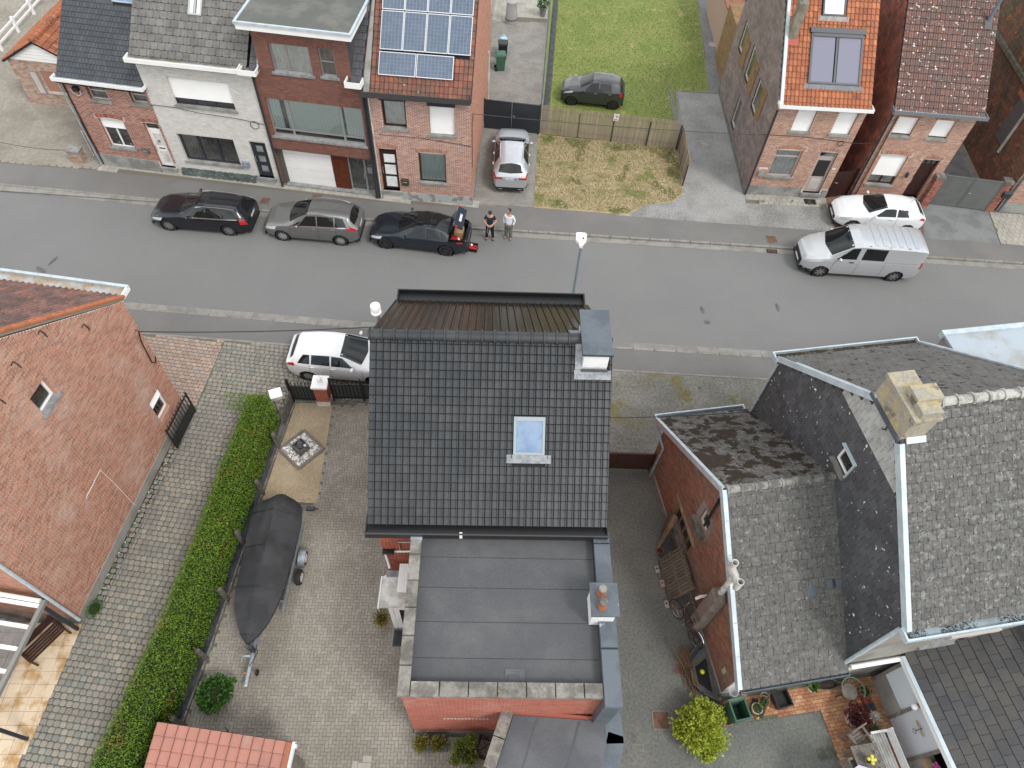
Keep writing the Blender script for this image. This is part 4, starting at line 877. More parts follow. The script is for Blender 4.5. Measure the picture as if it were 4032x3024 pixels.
# chimney
cm = M('lichen_masonry', (.38, .325, .22), .95, col2=(.30, .28, .235), ns=2.2, nm=(.4, .62), grain=.2, gs=12, spots=[((.40, .32, .17), 2.0, .56, .7), ((.33, .12, .075), 5.5, .665, .70), ((.15, .145, .11), 1.4, .64, .74)], bump=.8, bs=10)
c3 = MB().box(-.03, 3.66, 9.22, .62, 5.06, 9.98).build('chimney', cm, RH)
MB().box(-.08, 3.62, 9.985, .66, 5.10, 10.10).build('chimney_cap', cm, c3)
for y0, y1, zt, x1 in ((3.7, 4.3, 10.28, .62), (4.33, 4.45, 10.16, .5), (4.05, 4.5, 10.36, .78)):
    MB().box(.08, y0, 10.11, x1, y1, zt).build('flue_block', cm, c3)
MB().tube([(-.05, 4.3, 9.1), (-.07, 4.22, 9.2), (-.07, 4.12, 9.15), (-.07, 4.1, 9.0), (-.07, 4.18, 8.92)], .02, 6).build('iron_ring', black_m, c3)
MB().box(-.09, 3.62, 9.14, -.035, 5.12, 9.26).build('lead_flashing', zinc_d, c3)
# rear wall gutter (white pipe) and outlet
MB().tube([(.15, -.12, 2.28), (2.2, -.12, 2.3), (4.9, -.10, 2.4), (5.4, -.05, 2.55)], .075, 10).build('white_gutter', white_p, RH, smooth=True)
MB().tube([(.15, -.12, 2.28), (.05, -.14, 2.2), (.03, -.2, 2.05)], .07, 10).build('gutter_outlet', M('pvc_beige', (.50, .42, .36), .6), RH, smooth=True)
# ---- wing
WX0, WE_S, WE_N, WR = -3.25, 2.30, 2.72, 6.0; yr = 4.39
wf = Fr((WX0, 8.45, 0), (0, -1, 0), (0, 0, 1)); Lw = 8.35
wp = [(0, 0), (Lw, 0), (Lw, 2.45), (8.45-yr, 5.9), (0, 2.95)]
bh_ = (8.45-5.98, .95, 8.45-4.45, 1.92); sh2 = (8.45-4.78, 3.2, 8.45-4.25, 3.98)
ww = wall(RH, wf, wp, [bh_, sh2], mortar_d, br_wing, .19, .062, .010, name='wing_gable', dep=.14, low=.35, proud=.007)
MB().fbox(wf, 0, 0, Lw, .34, 0, .05).build('wing_plinth', render_g, RH)
window(RH, wf, *bh_, dep=.08, fm=wood_old, fw=.06, cols=(.25, .5, .75))
MB().fbox(wf, bh_[0]-.25, 1.95, bh_[2]+.2, 2.07, .0, .07).build('lintel', wood_n, RH)
MB().fbox(wf, bh_[0]-.05, .78, bh_[2]+.05, .93, .0, .16).build('stone_sill', conc_d, RH)
w2_ = window(RH, wf, *sh2, dep=.07, fw=.06)
for a, b, c, d in ((sh2[0]-.22, sh2[1]-.18, sh2[0], sh2[3]+.16), (sh2[2], sh2[1]-.18, sh2[2]+.2, sh2[3]+.16), (sh2[0], sh2[3], sh2[2], sh2[3]+.16)): MB().fbox(wf, a, b, c, d, .005, .02).build('cement_surround', render_g, w2_)
MB().fbox(wf, sh2[0]-.15, sh2[1]-.24, sh2[2]+.1, sh2[1], .0, .22).build('stone_sill', conc_d, w2_)
MB().tube([wf.p(8.45-4.42, 5.3, .06), wf.p(8.45-4.30, 3.75, .14)], .055, 4).build('black_beam', black_pl, RH)
vp = M('vent_plate', (.5, .47, .33), .7); MB().fbox(wf, 8.45-.62, 1.0, 8.45-.48, 1.3, .01, .03).build('vent_plate', vp, RH)
pS = math.atan2(WR-WE_S, yr+.25); pN = math.atan2(WR-WE_N, 8.9-yr)
WS = Fr((WX0-.12, -.25, WE_S), (1, 0, 0), (0, math.cos(pS), math.sin(pS))); WN = Fr((0, 8.9, WE_N), (-1, 0, 0), (0, -math.cos(pN), math.sin(pN)))
lS = (yr+.25)/math.cos(pS); lN = (8.9-yr)/math.cos(pN)
ws_o = roof(RH, WS, rect(0, 0, 3.36, lS), under2, plate(.024, .006, 0, .12), slate_grey, .31, .30, 'wing_rear_roof', .5, 300, 'slate', .010, lift=.006, tilt=.02)
roof(RH, WN, rect(0, 0, 3.36, lN), under2, plate(.024, .006, 0, .12), slate_moss, .31, .30, 'wing_street_roof', .5, 300, 'slate', .010, lift=.006, tilt=.02)
for u, v in ((2.25, 2.47), (2.87, 2.6), (3.05, 2.6)): MB().fbox(WS, u, v, u+.28, v+.28, .02, .035).build('zinc_patch', zinc_d, ws_o)
ridge(RH, WS, .05, 3.36, lS, M('ridge_mossy', (.14, .138, .13), .9, col2=(.30, .29, .27), ns=4, grain=.2), .12, .42, n=.01)
for i in range(5): MB().fbox(WN, 3.335, .04+i*1.1, 3.43, min(.04+i*1.1+1.09, lN), .02, .06+.004*(i % 2)).build('verge_trim', zinc_b, RH)
for i in range(6): MB().fbox(WS, -.07, .04+i*1.0, .035, min(.04+i*1.0+.99, lS), .02, .06+.004*(i % 2)).build('verge_trim', zinc_b, RH)
MB().fbox(WS, -.10, 0, -.07, lS, -.14, .07).build('verge_board', zinc_b, RH); MB().fbox(WN, 3.42, 0, 3.45, lN, -.14, .07).build('verge_board', zinc_b, RH)
gutter(RH, Fr((0, 8.62, 0), (-1, 0, 0), (0, 0, 1)), .0, 3.4, 2.48, zinc_b, zinc_d, .52, .2, .05, n0=.01, name='wing_street_gutter', litter=(300, lit, .1))
gutter(RH, Fr((WX0, 0, 0), (1, 0, 0), (0, 0, 1)), -.12, 3.3, 2.12, zinc_d, zinc_d, .36, .16, .03, n0=-.02, name='wing_rear_gutter', litter=(160, lit, 0))
wsw = MB(); wsw.add([(WX0, .12, 0), (0, .12, 0), (0, .12, 2.3), (WX0, .12, 2.3), (WX0, 8.45, 0), (0, 8.45, 0), (0, 8.45, 2.9), (WX0, 8.45, 2.9)], [(0, 1, 2, 3), (4, 5, 6, 7)]); wsw.build('wing_walls', white_r, RH)
downpipe(RH, [wf.p(-.45, 2.5, .05), wf.p(-.35, 2.35, .07), wf.p(.5, 2.25, .08), wf.p(.42, .05, .10)], .05, zinc, 'wing_downpipe')
# rendered flue breast with twin-pipe cowl against the wing gable
fbm = M('cement_breast', (.25, .225, .19), .95, col2=(.16, .14, .115), ns=1.5, grain=.15, bump=.5, bs=14)
bx_ = MB(); y0, y1 = 2.02, 2.55; x0 = WX0-.36
bx_.prism([(x0+.08, y0), (WX0-.055, y0), (WX0-.055, y1), (x0+.08, y1), (x0, y1-.1), (x0, y0+.1)], 0, 3.15); bx_.build('flue_breast', fbm, RH)
MB().add([(x0+.08, y0, 3.15), (WX0-.055, y0, 3.15), (WX0-.055, y1, 3.15), (x0+.08, y1, 3.15), (x0+.12, y0+.15, 3.45), (WX0-.1, y0+.15, 3.45), (WX0-.1, y1-.15, 3.45), (x0+.12, y1-.15, 3.45)], [(0, 1, 5, 4), (1, 2, 6, 5), (2, 3, 7, 6), (3, 0, 4, 7), (4, 5, 6, 7)]).build('flue_shoulder', fbm, RH)
fx, fy = (x0+WX0)/2, (y0+y1)/2
MB().tube([(fx, fy, 3.4), (fx, fy, 4.75)], .095, 12).build('flue_pipe', white_w, RH, smooth=True)
for z in (3.6, 4.0): MB().lathe([(.10, z), (.105, z), (.105, z+.03), (.10, z+.03)], (fx, fy, 0), 12).build('pipe_band', alu, RH)
MB().tube([(fx-.02, fy-.28, 4.75), (fx, fy, 4.85), (fx+.02, fy+.28, 4.75)], .1, 12).build('flue_tee', white_w, RH, smooth=True)
for s in (-1, 1):
    MB().lathe([(.095, 4.62), (.10, 5.1), (.085, 5.1), (.08, 4.8), (0, 4.8)], (fx+.02*s, fy+.28*s, 0), 12).build('flue_end', white_w, RH, smooth=True)
MB().tube([wf.p(8.45-2.72, 1.75, .0), wf.p(8.45-2.74, 1.75, .22), wf.p(8.45-2.74, 1.6, .34)], .055, 10).build('boiler_vent', white_p, RH, smooth=True)
# neighbour's flat zinc roof beyond the street roof
NR = thing('building', 'flat zinc-roofed building beyond the right house at the frame edge', 'building', (15.45, 14.6, 0), R(12))
MB().box(.0, -6, 0, 9, 2.15, 5.3).build('wall', render_g, NR); MB().box(-.05, -6.05, 5.305, 9.1, 2.1, 5.4).build('zinc_roof', M('zinc_roof_stained', (.40, .45, .49), .4, metal=.2, col2=(.33, .33, .31), ns=.7, spots=[((.05, .042, .03), 1.5, .7, .75)]), NR)
MB().box(-.1, 2.1, 5.2, 9.1, 2.3, 5.46).build('street_gutter', zinc_b, NR)
# ---- rear extension with dark lean-to roof
EX = thing('rear_extension', 'lean-to extension with large dark slates in the lower right corner', 'building', (12.38, 6.3, 0), R(12.35))
xf = Fr((0, 0, 2.42), (0, -1, 0), (math.cos(R(22)), 0, math.sin(R(22))))
ef = Fr((-.02, -6, 2.42), (0, 1, 0), (-math.cos(R(22)), 0, -math.sin(R(22))))
er = Fr((0, .2, 2.42), Vector((0, -1, 0)), Vector((math.cos(R(22)), 0, math.sin(R(22)))))
slx = M('slate_large_dark', (.058, .058, .062), .75, var=.14, col2=(.075, .07, .065), ns=1.2, grain=.15)
roof(EX, er, rect(0, 0, 6.2, 3.3), under, plate(.024, .003, 0), slx, .38, .30, 'roof', .5, 300, 'slate', .010, lift=.004)
MB().box(-.16, -6, 2.26, -.03, .12, 2.40).build('white_gutter', white_p, EX); MB().box(-.155, -6, 2.405, -.02, .12, 2.43).build('gutter_lip', zinc_b, EX)
MB().box(-.02, -6, 2.1, .1, .1, 2.25).build('eave_beam', M('flaking_beam', (.5, .46, .38), .8, col2=(.2, .16, .1), ns=5), EX)
MB().box(0, -6, 0, .08, -2.45, .8).build('low_wall', render_g, EX)
for y in (-.02, -1.18, -2.4): MB().box(0, y-.05, 0, .1, y+.05, 2.1).build('post', wood_old, EX)
MB().box(.03, -2.35, .05, .06, -1.22, 2.05).build('frosted_door', M('frosted_panel', (.55, .57, .62), .35), EX)
MB().box(.03, -1.12, .9, .06, -.07, 2.05).build('pane', M('white_pane', (.62, .68, .72), .2), EX); MB().box(0, -1.13, 0, .07, -.06, .88).build('lower_panel', render_g, EX)
MB().box(.9, -6, 0, 3.0, .1, 2.4).build('dark_room', dark_in, EX)
MB().box(3.1, -6.2, 0, 3.3, .3, 4.2).build('end_wall', br_wing, EX)
MB().box(2.96, -6.2, 3.42, 3.09, .3, 3.72).build('wall_flashing', zinc_d, EX)
# ================================================================== terrace across the street
P40 = R(40); c4, s4 = math.cos(P40), math.sin(P40)
def fshell(Hs, W, D, ze, mat, zr=None, left=True, right=True):
    """plain side and back walls of a far house"""
    zr = ze+(D/2)*math.tan(P40)
    mb = MB(); mb.add([(0, .01, 0), (0, D, 0), (W, D, 0), (W, .01, 0), (0, .01, ze), (0, D, ze), (W, D, ze), (W, .01, ze), (0, D/2, zr-.1), (W, D/2, zr-.1)],
        ([(0, 1, 5, 8, 4)] if left else [])+([(3, 7, 9, 6, 2)] if right else [])+[(1, 2, 6, 5)]); mb.build('side_walls', mat, Hs); return zr
def froofs(Hs, W, D, ze, tmpl, mat, tw, th, ov=.3, holes=(), off=.5, x0=0, x1=None, gap=.012, lift=.004, under_=None, n_ind=300):
    x1 = W if x1 is None else x1; L = (D/2+ov)/c4
    F = Fr((x0, -ov, ze-ov*math.tan(P40)+.12), (1, 0, 0), (0, c4, s4)); B = Fr((x1, D+ov, ze-ov*math.tan(P40)+.12), (-1, 0, 0), (0, -c4, s4))
    o = roof(Hs, F, rect(0, 0, x1-x0, L), under_ or under, tmpl, mat, tw, th, 'street_roof', off, n_ind, 'roof_tile', gap, holes, lift=lift)
    roof(Hs, B, rect(0, 0, x1-x0, L), under_ or under, tmpl, mat, tw, th, 'rear_roof', off, 0, 'roof_tile', gap, lift=lift)
    ridge(Hs, F, 0, x1-x0, L, mat, .12, .36, ind=0)
    return o, F, L
# ---- 1: red brick, black slates
H1 = thing('house', 'red brick house with black slate roof at the left of the terrace', 'house', (-21.69, 29.06, 0), R(-4.87))
f1 = front(); W1 = 4.12
hs = [(1.12, 3.84, 2.05, 4.8), (3.17, 3.92, 3.98, 4.8), (.97, 1.25, 2.23, 2.85), (3.24, .4, 3.98, 2.92)]
w1 = wall(H1, f1, rect(0, 0, W1, 4.92), hs, mortar, br_red, .21, .068, .022, name='front_wall', low=.72, skip=[(.85, 2.84, 2.35, 3.05), (3.12, 2.9, 4.1, 3.1)], dep=.14)
for h in hs[:2]: window(H1, f1, *h, dep=.16, fm=cream_w, rws=(.45,), back=curt_d, sill=plinth_m)
window(H1, f1, *hs[2], dep=.14, cols=(.5,), back=dark_in, sill=bluestone, shut=.32)
soldiers(w1, f1, .9, 2.3, 2.86, .2, br_red, rise=.09); soldiers(w1, f1, 3.15, 4.07, 2.93, .18, br_red, rise=.05)
door(H1, f1, 3.24, .4, 3.98, 2.5, white_p, .12, [(.25, .58, .75, .9, white_w), (.25, .1, .75, .42, white_w), (.42, .66, .58, .72, dark_in), (.3, .48, .7, .51, dark_in)], hs=-1, step=bluestone)
window(H1, f1, 3.24, 2.5, 3.98, 2.92, dep=.14, fm=white_p, fw=.04, back=dark_in, name='transom')
MB().fbox(f1, 0, 0, 3.15, .7, 0, .04).build('plinth', plinth_m, H1)
fshell(H1, W1, 8.6, 4.92, br_red)
r1, F1, L1 = froofs(H1, W1, 8.6, 4.92, plate(.022, .005, 0), slate_black, .165, .245, .32, [(2.4, 3.9, 3.3, 4.5)])
roof_window(r1, F1, 2.35, 3.8, 3.35, 4.6, zinc, M('sky_painted_glass', (.13, .21, .34), .02), frame_w=.06)
gutter(H1, f1, -.12, W1+.1, 4.86, white_p, zinc, .38, .17, .03, n0=.01)
downpipe(H1, [(-.05, -.1, 4.86), (-.05, -.06, .1)], .045, zinc, 'downpipe'); MB().tube([(.08, -.05, 4.8), (.09, -.05, .1)], .03, 6).build('cable_duct', black_pl, H1)
MB().fbox(f1, .55, 4.3, .8, 4.5, .02, .2).build('cable_box', black_pl, H1)
MB().tube([f1.p(.35, 4.35, .06), f1.p(.4, 4.12, .06), f1.p(.6, 4.0, .06), f1.p(.78, 4.1, .06), f1.p(.8, 4.3, .06)], .014, 5).build('cable_loop', white_p, H1)
# orchids behind the pane
for u in (1.35, 1.95):
    orc = thing('orchid', 'pink orchid on the %s side behind the red brick house window' % ('left' if u < 1.6 else 'right'), 'orchid', tuple(world_mat(H1) @ f1.p(u, 1.35, -.23)), 0, 'orchids on the window sill')
    m_ = MB()
    for k in range(14): m_.blob((random.uniform(-.13, .13), random.uniform(-.02, .02), .32+random.uniform(-.05, .08)), .03, 6, 3)
    m_.build('flowers', M('orchid_pink', (.55, .25, .45), .6), orc); MB().lathe([(.05, 0), (.07, .12), (0, .12)], n=10).build('pot', white_p, orc)
    MB().tube([(0, 0, .1), (.01, 0, .3)], .008, 5).build('stem', leaf_m, orc)
# ---- 2: white brick, grey slates
H2 = thing('house', 'white brick house with weathered grey slate roof', 'house', (-17.58, 28.71, 0), R(-3.5)); W2 = 5.28; f2 = front()
hs = [(1.2, 4.12, 4.03, 5.5), (.63, .97, 3.41, 2.51), (4.17, .45, 4.97, 2.52)]
w2 = wall(H2, f2, rect(0, 0, W2, 6.4), hs, mortar_w, br_wh, .21, .068, .012, name='front_wall', low=.6, dep=.14)
window(H2, f2, *hs[0], dep=.12, fm=anthr, cols=(.33, .66), sill=plinth_m, shut=.74, back=dark_in)
window(H2, f2, *hs[1], dep=.14, fm=anthr, fw=.1, cols=(.33, .66), back=curt_d, sill=plinth_m)
door(H2, f2, *hs[2], anthr, .12, [(.3, .7, .7, .86, curt_d), (.3, .42, .7, .58, curt_d), (.3, .14, .7, .30, curt_d)], hs=-1, step=bluestone)
soldiers(w2, f2, 1.15, 4.08, 5.51, .13, br_wh); soldiers(w2, f2, .6, 3.45, 2.52, .13, br_wh)
# irregular green stone plinth: each stone a polygon
crz = M('crazy_stone', (.10, .13, .12), .7, ramp=[(.085, .115, .105), (.12, .15, .135), (.07, .095, .09), (.14, .16, .145)], var=.15)
MB().fbox(f2, .1, 0, 4.14, .56, 0, .03).build('plinth', mortar_w, H2)
for i in range(26):
    cx, cy_ = .2+(i % 13)*.305+random.uniform(-.05, .05)+(.15 if i >= 13 else 0), .15+.27*(i//13)+random.uniform(-.04, .04); k = random.choice((5, 6, 7)); a0 = random.random()*6
    P = [(cx+.205*math.cos(a0+2*PI*j/k)*random.uniform(.8, 1.1), cy_+.165*math.sin(a0+2*PI*j/k)*random.uniform(.8, 1.1)) for j in range(k)]
    P = [(min(4.12, max(.12, a)), min(.54, max(.01, b))) for a, b in P]
    MB().prism(P, .031, .045+.0012*i, f2).build('plinth_stone', crz, H2)
fshell(H2, W2, 8.6, 6.4, br_wh)
r2, F2, L2 = froofs(H2, W2, 8.6, 6.4, plate(.024, .006, 0, .12), slate_h2, .32, .33, .34, [(2.55, 2.3, 3.05, 3.0)], x0=-.08, x1=W2-.12)
roof_window(r2, F2, 2.5, 2.25, 3.1, 3.05, alu, M('whitened_glass', (.62, .64, .62), .3), cols=(.5,), flash=None)
gutter(H2, f2, -.16, W2-.3, 6.3, white_p, M('zinc_gutter_worn', (.42, .44, .46), .5), .46, .2, .04, n0=.01)
gutter(H2, f2, W2-.42, W2+.42, 6.3, white_p, M('gutter_silt', (.06, .05, .035), .95), .5, .24, .04, n0=.02, name='corner_gutter')
MB().tube([f2.p(-.1, 3.95, .05), f2.p(.1, 4.0, .04), f2.p(1.1, 3.98, .04), f2.p(2.2, 3.86, .09), f2.p(4.0, 3.75, .05), f2.p(5.2, 3.6, .05)], .013, 5).build('facade_cable', black_pl, H2)
MB().tube([f2.p(4.75+.2*math.cos(a/8*PI), 3.5+.2*math.sin(a/8*PI), .05) for a in range(17)], .013, 5).build('cable_coil', black_pl, H2)
# ---- 3: brown brick with flat-roofed dormer and garage
H3 = thing('house', 'brown brick house with flat-roofed dormer and white garage door', 'house', (-12.3, 28.39, 0), R(-4.38)); W3 = 4.97; f3 = front()
hs = [(1.05, 6.33, 2.79, 7.62), (3.19, 6.38, 3.87, 7.66), (.27, 3.02, 4.71, 4.98)]
w3 = wall(H3, f3, [(0, 2.3), (W3, 2.3), (W3, 6.42), (4.5, 6.42), (4.5, 8.3), (.42, 8.3), (.42, 6.42), (0, 6.42)], hs, mortar_d, br_brown, .22, .06, .010, name='front_wall', dep=.14)
window(H3, f3, *hs[0], dep=.1, fm=alu, fw=.05, cols=(.4,), back=curt_g, sill=bluestone); window(H3, f3, *hs[1], dep=.1, fm=alu, fw=.05, rws=(.5,), back=curt_d, sill=bluestone)
bw_ = window(H3, f3, *hs[2], dep=.12, fm=alu, fw=.08, cols=(.22, .77), rws=(.17,), back=curt_d, sill=bluestone)
for i in range(60):
    u = .36+i*.0725
    if i in (7, 8, 9, 46, 47): continue
    MB().fbox(f3, u, 3.4, u+.064, 4.92, -.163+.006*(i % 2), -.158+.006*(i % 2)).build('blind_slat', mint, bw_)
MB().fbox(f3, .33, 3.06, 4.65, 3.33, -.19, -.15).build('dark_spandrel', black_pl, bw_)
soldiers(w3, f3, .2, 4.78, 4.99, .2, br_brown); soldiers(w3, f3, 1.0, 2.84, 7.63, .19, br_brown); soldiers(w3, f3, 3.15, 3.92, 7.67, .19, br_brown)
g3 = Fr((0, .3, 0), (1, 0, 0), (0, 0, 1))
MB().fbox(Fr((0, 0, 2.28), (1, 0, 0), (0, 1, 0)), .02, .01, W3-.02, .34, -.03, .0).build('soffit', br_brown, H3)
MB().fbox(g3, 0, 0, .28, 2.28, -.05, .02).build('stone_jamb', M('dark_stone', (.12, .115, .10), .9, grain=.2), H3)
gd = MB().fbox(g3, .3, .1, 2.7, 2.28, -.06, -.01).build('garage_door', white_p, H3)
for i in range(1, 5): MB().fbox(g3, .31, .1+.436*i-.006, 2.69, .1+.436*i+.006, -.012, -.006).build('panel_groove', white_w, gd)
wd = MB().fbox(g3, 2.71, .1, 3.5, 2.28, -.06, .0).build('boarded_door', red_wood, H3)
for i in range(9): MB().fbox(g3, 2.72+.087*i, .11, 2.72+.087*i+.078, 2.27, 0, .016).build('board', red_wood, wd)
dd = window(H3, g3, 3.53, .1, 4.82, 2.28, dep=.02, fm=alu, fw=.07, cols=(.64,), back=curt_d, name='glazed_door')
MB().tube([g3.p(4.32, 1.2, .0), g3.p(4.32, 1.2, .08), g3.p(4.32, .95, .08)], .03, 6).build('handle', alu, dd)
MB().fbox(g3, 4.5, 1.3, 4.75, 1.6, .0, .09).build('letter_flap', alu, dd)
MB().fbox(g3, .2, 0, W3-.05, .1, -.05, .25).build('door_sill', bluestone, H3)
fshell(H3, W3, 8.6, 6.42, br_brown)
sds = M('slate_dormer_sides', (.06, .062, .07), .65, var=.15, col2=(.075, .075, .08), ns=1)
for x0, x1 in ((0, .42), (4.5, W3)): roof(H3, Fr((x0, -.2, 6.38), (1, 0, 0), (0, c4, s4)), rect(0, 0, x1-x0, 5.9), under, plate(.02, .005, 0), sds, .3, .3, 'street_roof', .5, 150, 'roof_tile', .012)
roof(H3, Fr((W3, 8.8, 6.38), (-1, 0, 0), (0, -c4, s4)), rect(0, 0, W3, 5.9), under, plate(.02, .005, 0), sds, .3, .3, 'rear_roof', .5, 0, 'roof_tile', .012)
ds = MB(); ds.add([(.42, .01, 6.2), (.42, 3.6, 8.3), (.42, .01, 8.3), (4.5, .01, 6.2), (4.5, 3.6, 8.3), (4.5, .01, 8.3)], [(0, 1, 2), (3, 5, 4)]); ds.build('dormer_cheeks', M('slate_dormer_sides', (.06, .06, .07), .65), H3)
MB().box(.05, -.42, 8.31, 4.85, 4.6, 8.59).build('dormer_fascia', white_p, H3); MB().box(.11, -.36, 8.595, 4.79, 4.6, 8.61).build('dormer_roof', felt_g, H3)
rim = MB(); rim.box(.0, -.47, 8.55, 4.9, -.37, 8.65); rim.box(.0, -.365, 8.55, .10, 4.6, 8.65); rim.box(4.8, -.365, 8.55, 4.9, 4.6, 8.65); rim.build('dormer_rim', zinc_b, H3)
gutter(H3, f3, 4.3, W3+.05, 6.28, white_p, M('gutter_silt', (.06, .05, .035), .95), .5, .26, .04, n0=.02, name='corner_gutter')
MB().tube([(.36, -.02, 6.5), (.2, 1.2, 7.5)], .05, 6).build('dormer_trim', zinc, H3)
downpipe(H3, [(.02, -.07, 6.0), (.02, -.07, .05)], .05, anthr); downpipe(H3, [(W3-.08, -.07, 6.0), (W3-.08, -.07, .05)], .05, anthr)
# ---- 4: solar-panelled house
H4 = thing('house', 'pink brick house with blue solar panels on its clay roof', 'house', (-7.34, 28.03, 0), R(-.6)); W4 = 4.68; f4 = front()
hs = [(.66, 4.1, 1.75, 5.6), (2.79, 3.95, 3.92, 5.5), (2.15, 1.2, 3.45, 2.9), (.27, .55, 1.12, 2.97)]
w4 = wall(H4, f4, rect(0, 0, W4, 6.05), hs, M('mortar_lilac', (.62, .57, .55), .95), br_or, .21, .068, .023, name='front_wall', dep=.16, low=.5)
window(H4, f4, *hs[0], dep=.2, fm=dark_br, fw=.09, back=curt_g, sill=plinth_m); window(H4, f4, *hs[1], dep=.12, fm=dark_br, fw=.06, shut=.97, sill=plinth_m)
window(H4, f4, *hs[2], dep=.12, fm=dark_br, fw=.06, back=mint, sill=plinth_m)
door(H4, f4, .27, .55, 1.12, 2.85, dark_br, .14, [(.22, .68, .85, .88, curt_g), (.22, .38, .85, .62, curt_g), (.22, .06, .85, .32, curt_g)], hs=-1, step=plinth_m)
soldiers(w4, f4, .22, 1.17, 2.96, .2, br_or, rise=.06); soldiers(w4, f4, 2.05, 3.55, 2.9, .2, br_or, rise=.06)
for u0, u1, v in ((.6, 1.8, 5.6), (2.73, 3.97, 5.5)): MB().fbox(f4, u0, v-.04, u1, v+.14, -.02, .1).build('shutter_box', anthr, H4)
MB().fbox(f4, 1.18, 0, W4, .5, 0, .03).build('plinth', M('plinth_patched', (.40, .42, .42), .92, col2=(.24, .23, .21), ns=2, nm=(.52, .58)), H4); MB().fbox(f4, 0, 0, .22, .5, 0, .03).build('plinth', plinth_m, H4)
fshell(H4, W4, 10.4, 6.05, br_salmon, right=False)
sr = Fr((W4, 0, 0), (0, 1, 0), (0, 0, 1)); zr4 = 6.05+5.2*math.tan(P40)
wall(H4, sr, [(0, 0), (10.4, 0), (10.4, 6.05), (5.2, zr4), (0, 6.05)], [], M('mortar_salmon', (.40, .26, .20), .95), br_salmon, .21, .066, .012, name='gable_wall')
MB().fbox(sr, 0, 0, 10.4, .4, 0, .03).build('side_plinth', render_g, H4)
r4, F4, L4 = froofs(H4, W4, 10.4, 6.05, pan(ROLL, .03, 0), tile_br, .20, .30, .32, [(.4, 1.0, 3.5, 1.8), (.4, 2.0, 4.2, 5.3)], x0=.3, x1=W4+.04, gap=.008, off=0)
MB().fbox(F4, -.28, .1, -.02, L4, .0, .10).build('party_verge', plinth_m, r4)
for j, (v0, n_) in enumerate(((1.93, 4), (3.6, 4), (.86, 2))):
    for i in range(n_):
        if n_ == 4: u0, v1, u1 = .33+i*.985, v0+1.62, .33+i*.985+.965
        else: u0, v1, u1 = .33+i*1.63, v0+.98, .33+i*1.63+1.60
        sp_ = MB(); b_ = .03
        for q in ((u0, v0, u0+b_, v1), (u1-b_, v0, u1, v1), (u0+b_, v0, u1-b_, v0+b_), (u0+b_, v1-b_, u1-b_, v1)): sp_.fbox(F4, *q, .10, .155)
        pn = sp_.build('solar_panel', solar_w, r4)
        nu, nv = (6, 10) if n_ == 4 else (10, 6); cu, cv = (u1-u0-2*b_)/nu, (v1-v0-2*b_)/nv
        pieces(pn, F4.sub(0, 0, .13), [(u0+b_+a*cu, v0+b_+b*cv, u0+b_+(a+1)*cu-.011, v0+b_+(b+1)*cv-.011) for a in range(nu) for b in range(nv)], blk(.008), solar, 'solar_cell', 0, stuff='solar_cells')
        MB().fbox(F4, u0+b_, v0+b_, u1-b_, v1-b_, .11, .128).build('backing', M('cell_grid', (.36, .42, .52), .4), pn)
gutter(H4, f4, -.1, W4+.02, 5.9, M('gutter_bronze', (.055, .05, .05), .5), M('gutter_gravelly', (.20, .185, .15), .95, col2=(.09, .08, .05), ns=5), .5, .26, .04, n0=.01, litter=(600, M('leaf_litter', (.05, .04, .02), .95), .0))
downpipe(H4, [(.03, -.07, 5.85), (.03, -.07, .05)], .05, anthr); downpipe(H4, [(.15, -.06, 5.85), (.15, -.06, .1)], .03, white_w, 'cable_duct')
MB().tube([sr.p(.12, 2.2, .03), sr.p(.1, 4.6, .03), sr.p(.3, 4.9, .05), sr.p(.6, 4.75, .05)], .014, 5).build('service_cable', black_pl, H4)
MB().tube([f4.p(.4, 3.75, .03), f4.p(2.4, 3.72, .03), f4.p(4.6, 3.5, .03), f4.p(4.66, 3.4, .03)], .012, 5).build('facade_cable', black_pl, H4)
# low white outbuilding behind it
OB = thing('outbuilding', 'low white outbuilding with black roof behind the solar-panelled house', 'building', (-3.1, 38.45, 0), R(2.5))
MB().box(-3.5, 0, 0, .35, 14, 2.5).build('wall', white_r, OB); MB().box(-3.5, .9, 2.505, .1, 14, 2.6).build('flat_roof', felt2, OB); MB().box(.12, 0, 2.45, .42, 14, 2.66).build('fascia', white_p, OB)
MB().box(-.35, -1.6, 0, .25, -.02, 2.3).build('lean_to', br_red, OB); MB().box(-.4, -1.7, 2.305, .35, .5, 2.4).build('lean_to_roof', white_w, OB)
MB().tube([(-.3, .9, 2.8), (.2, .9, 2.8), (.25, .9, 2.5)], .13, 10).build('white_duct', white_p, OB, smooth=True)
MB().tube([(.5, -1.5, .1), (.5, -1.5, 3.0)], .06, 8).build('downpipe', white_w, OB)
# ---- 5: orange roof
H5 = thing('house', 'brick house with orange tile roof and lilac roof blinds', 'house', (11.39, 30.34, 0), R(1.75)); W5 = 4.25; f5 = front()
hs = [(1.05, 3.84, 1.95, 5.0), (2.98, 3.8, 3.9, 5.0), (.78, 1.18, 2.1, 2.78), (2.98, .3, 3.85, 2.78)]
w5 = wall(H5, f5, rect(0, 0, W5, 5.38), hs, mortar, br_or, .21, .068, .022, name='front_wall', low=.6, skip=[(.65, 2.77, 2.25, 3.0), (2.85, 2.77, 3.98, 2.98)], dep=.14)
for h in hs[:2]:
    window(H5, f5, *h, dep=.12, fm=pinkgrey, fw=.07, shut=.98, sill=plinth_m); MB().fbox(f5, h[0]-.02, h[3]-.0, h[2]+.02, h[3]+.1, -.05, .03).build('shutter_box', M('pale_box', (.55, .52, .50), .5), H5)
window(H5, f5, *hs[2], dep=.12, fm=pinkgrey, fw=.09, rws=(.74,), back=curt_w, sill=plinth_m)
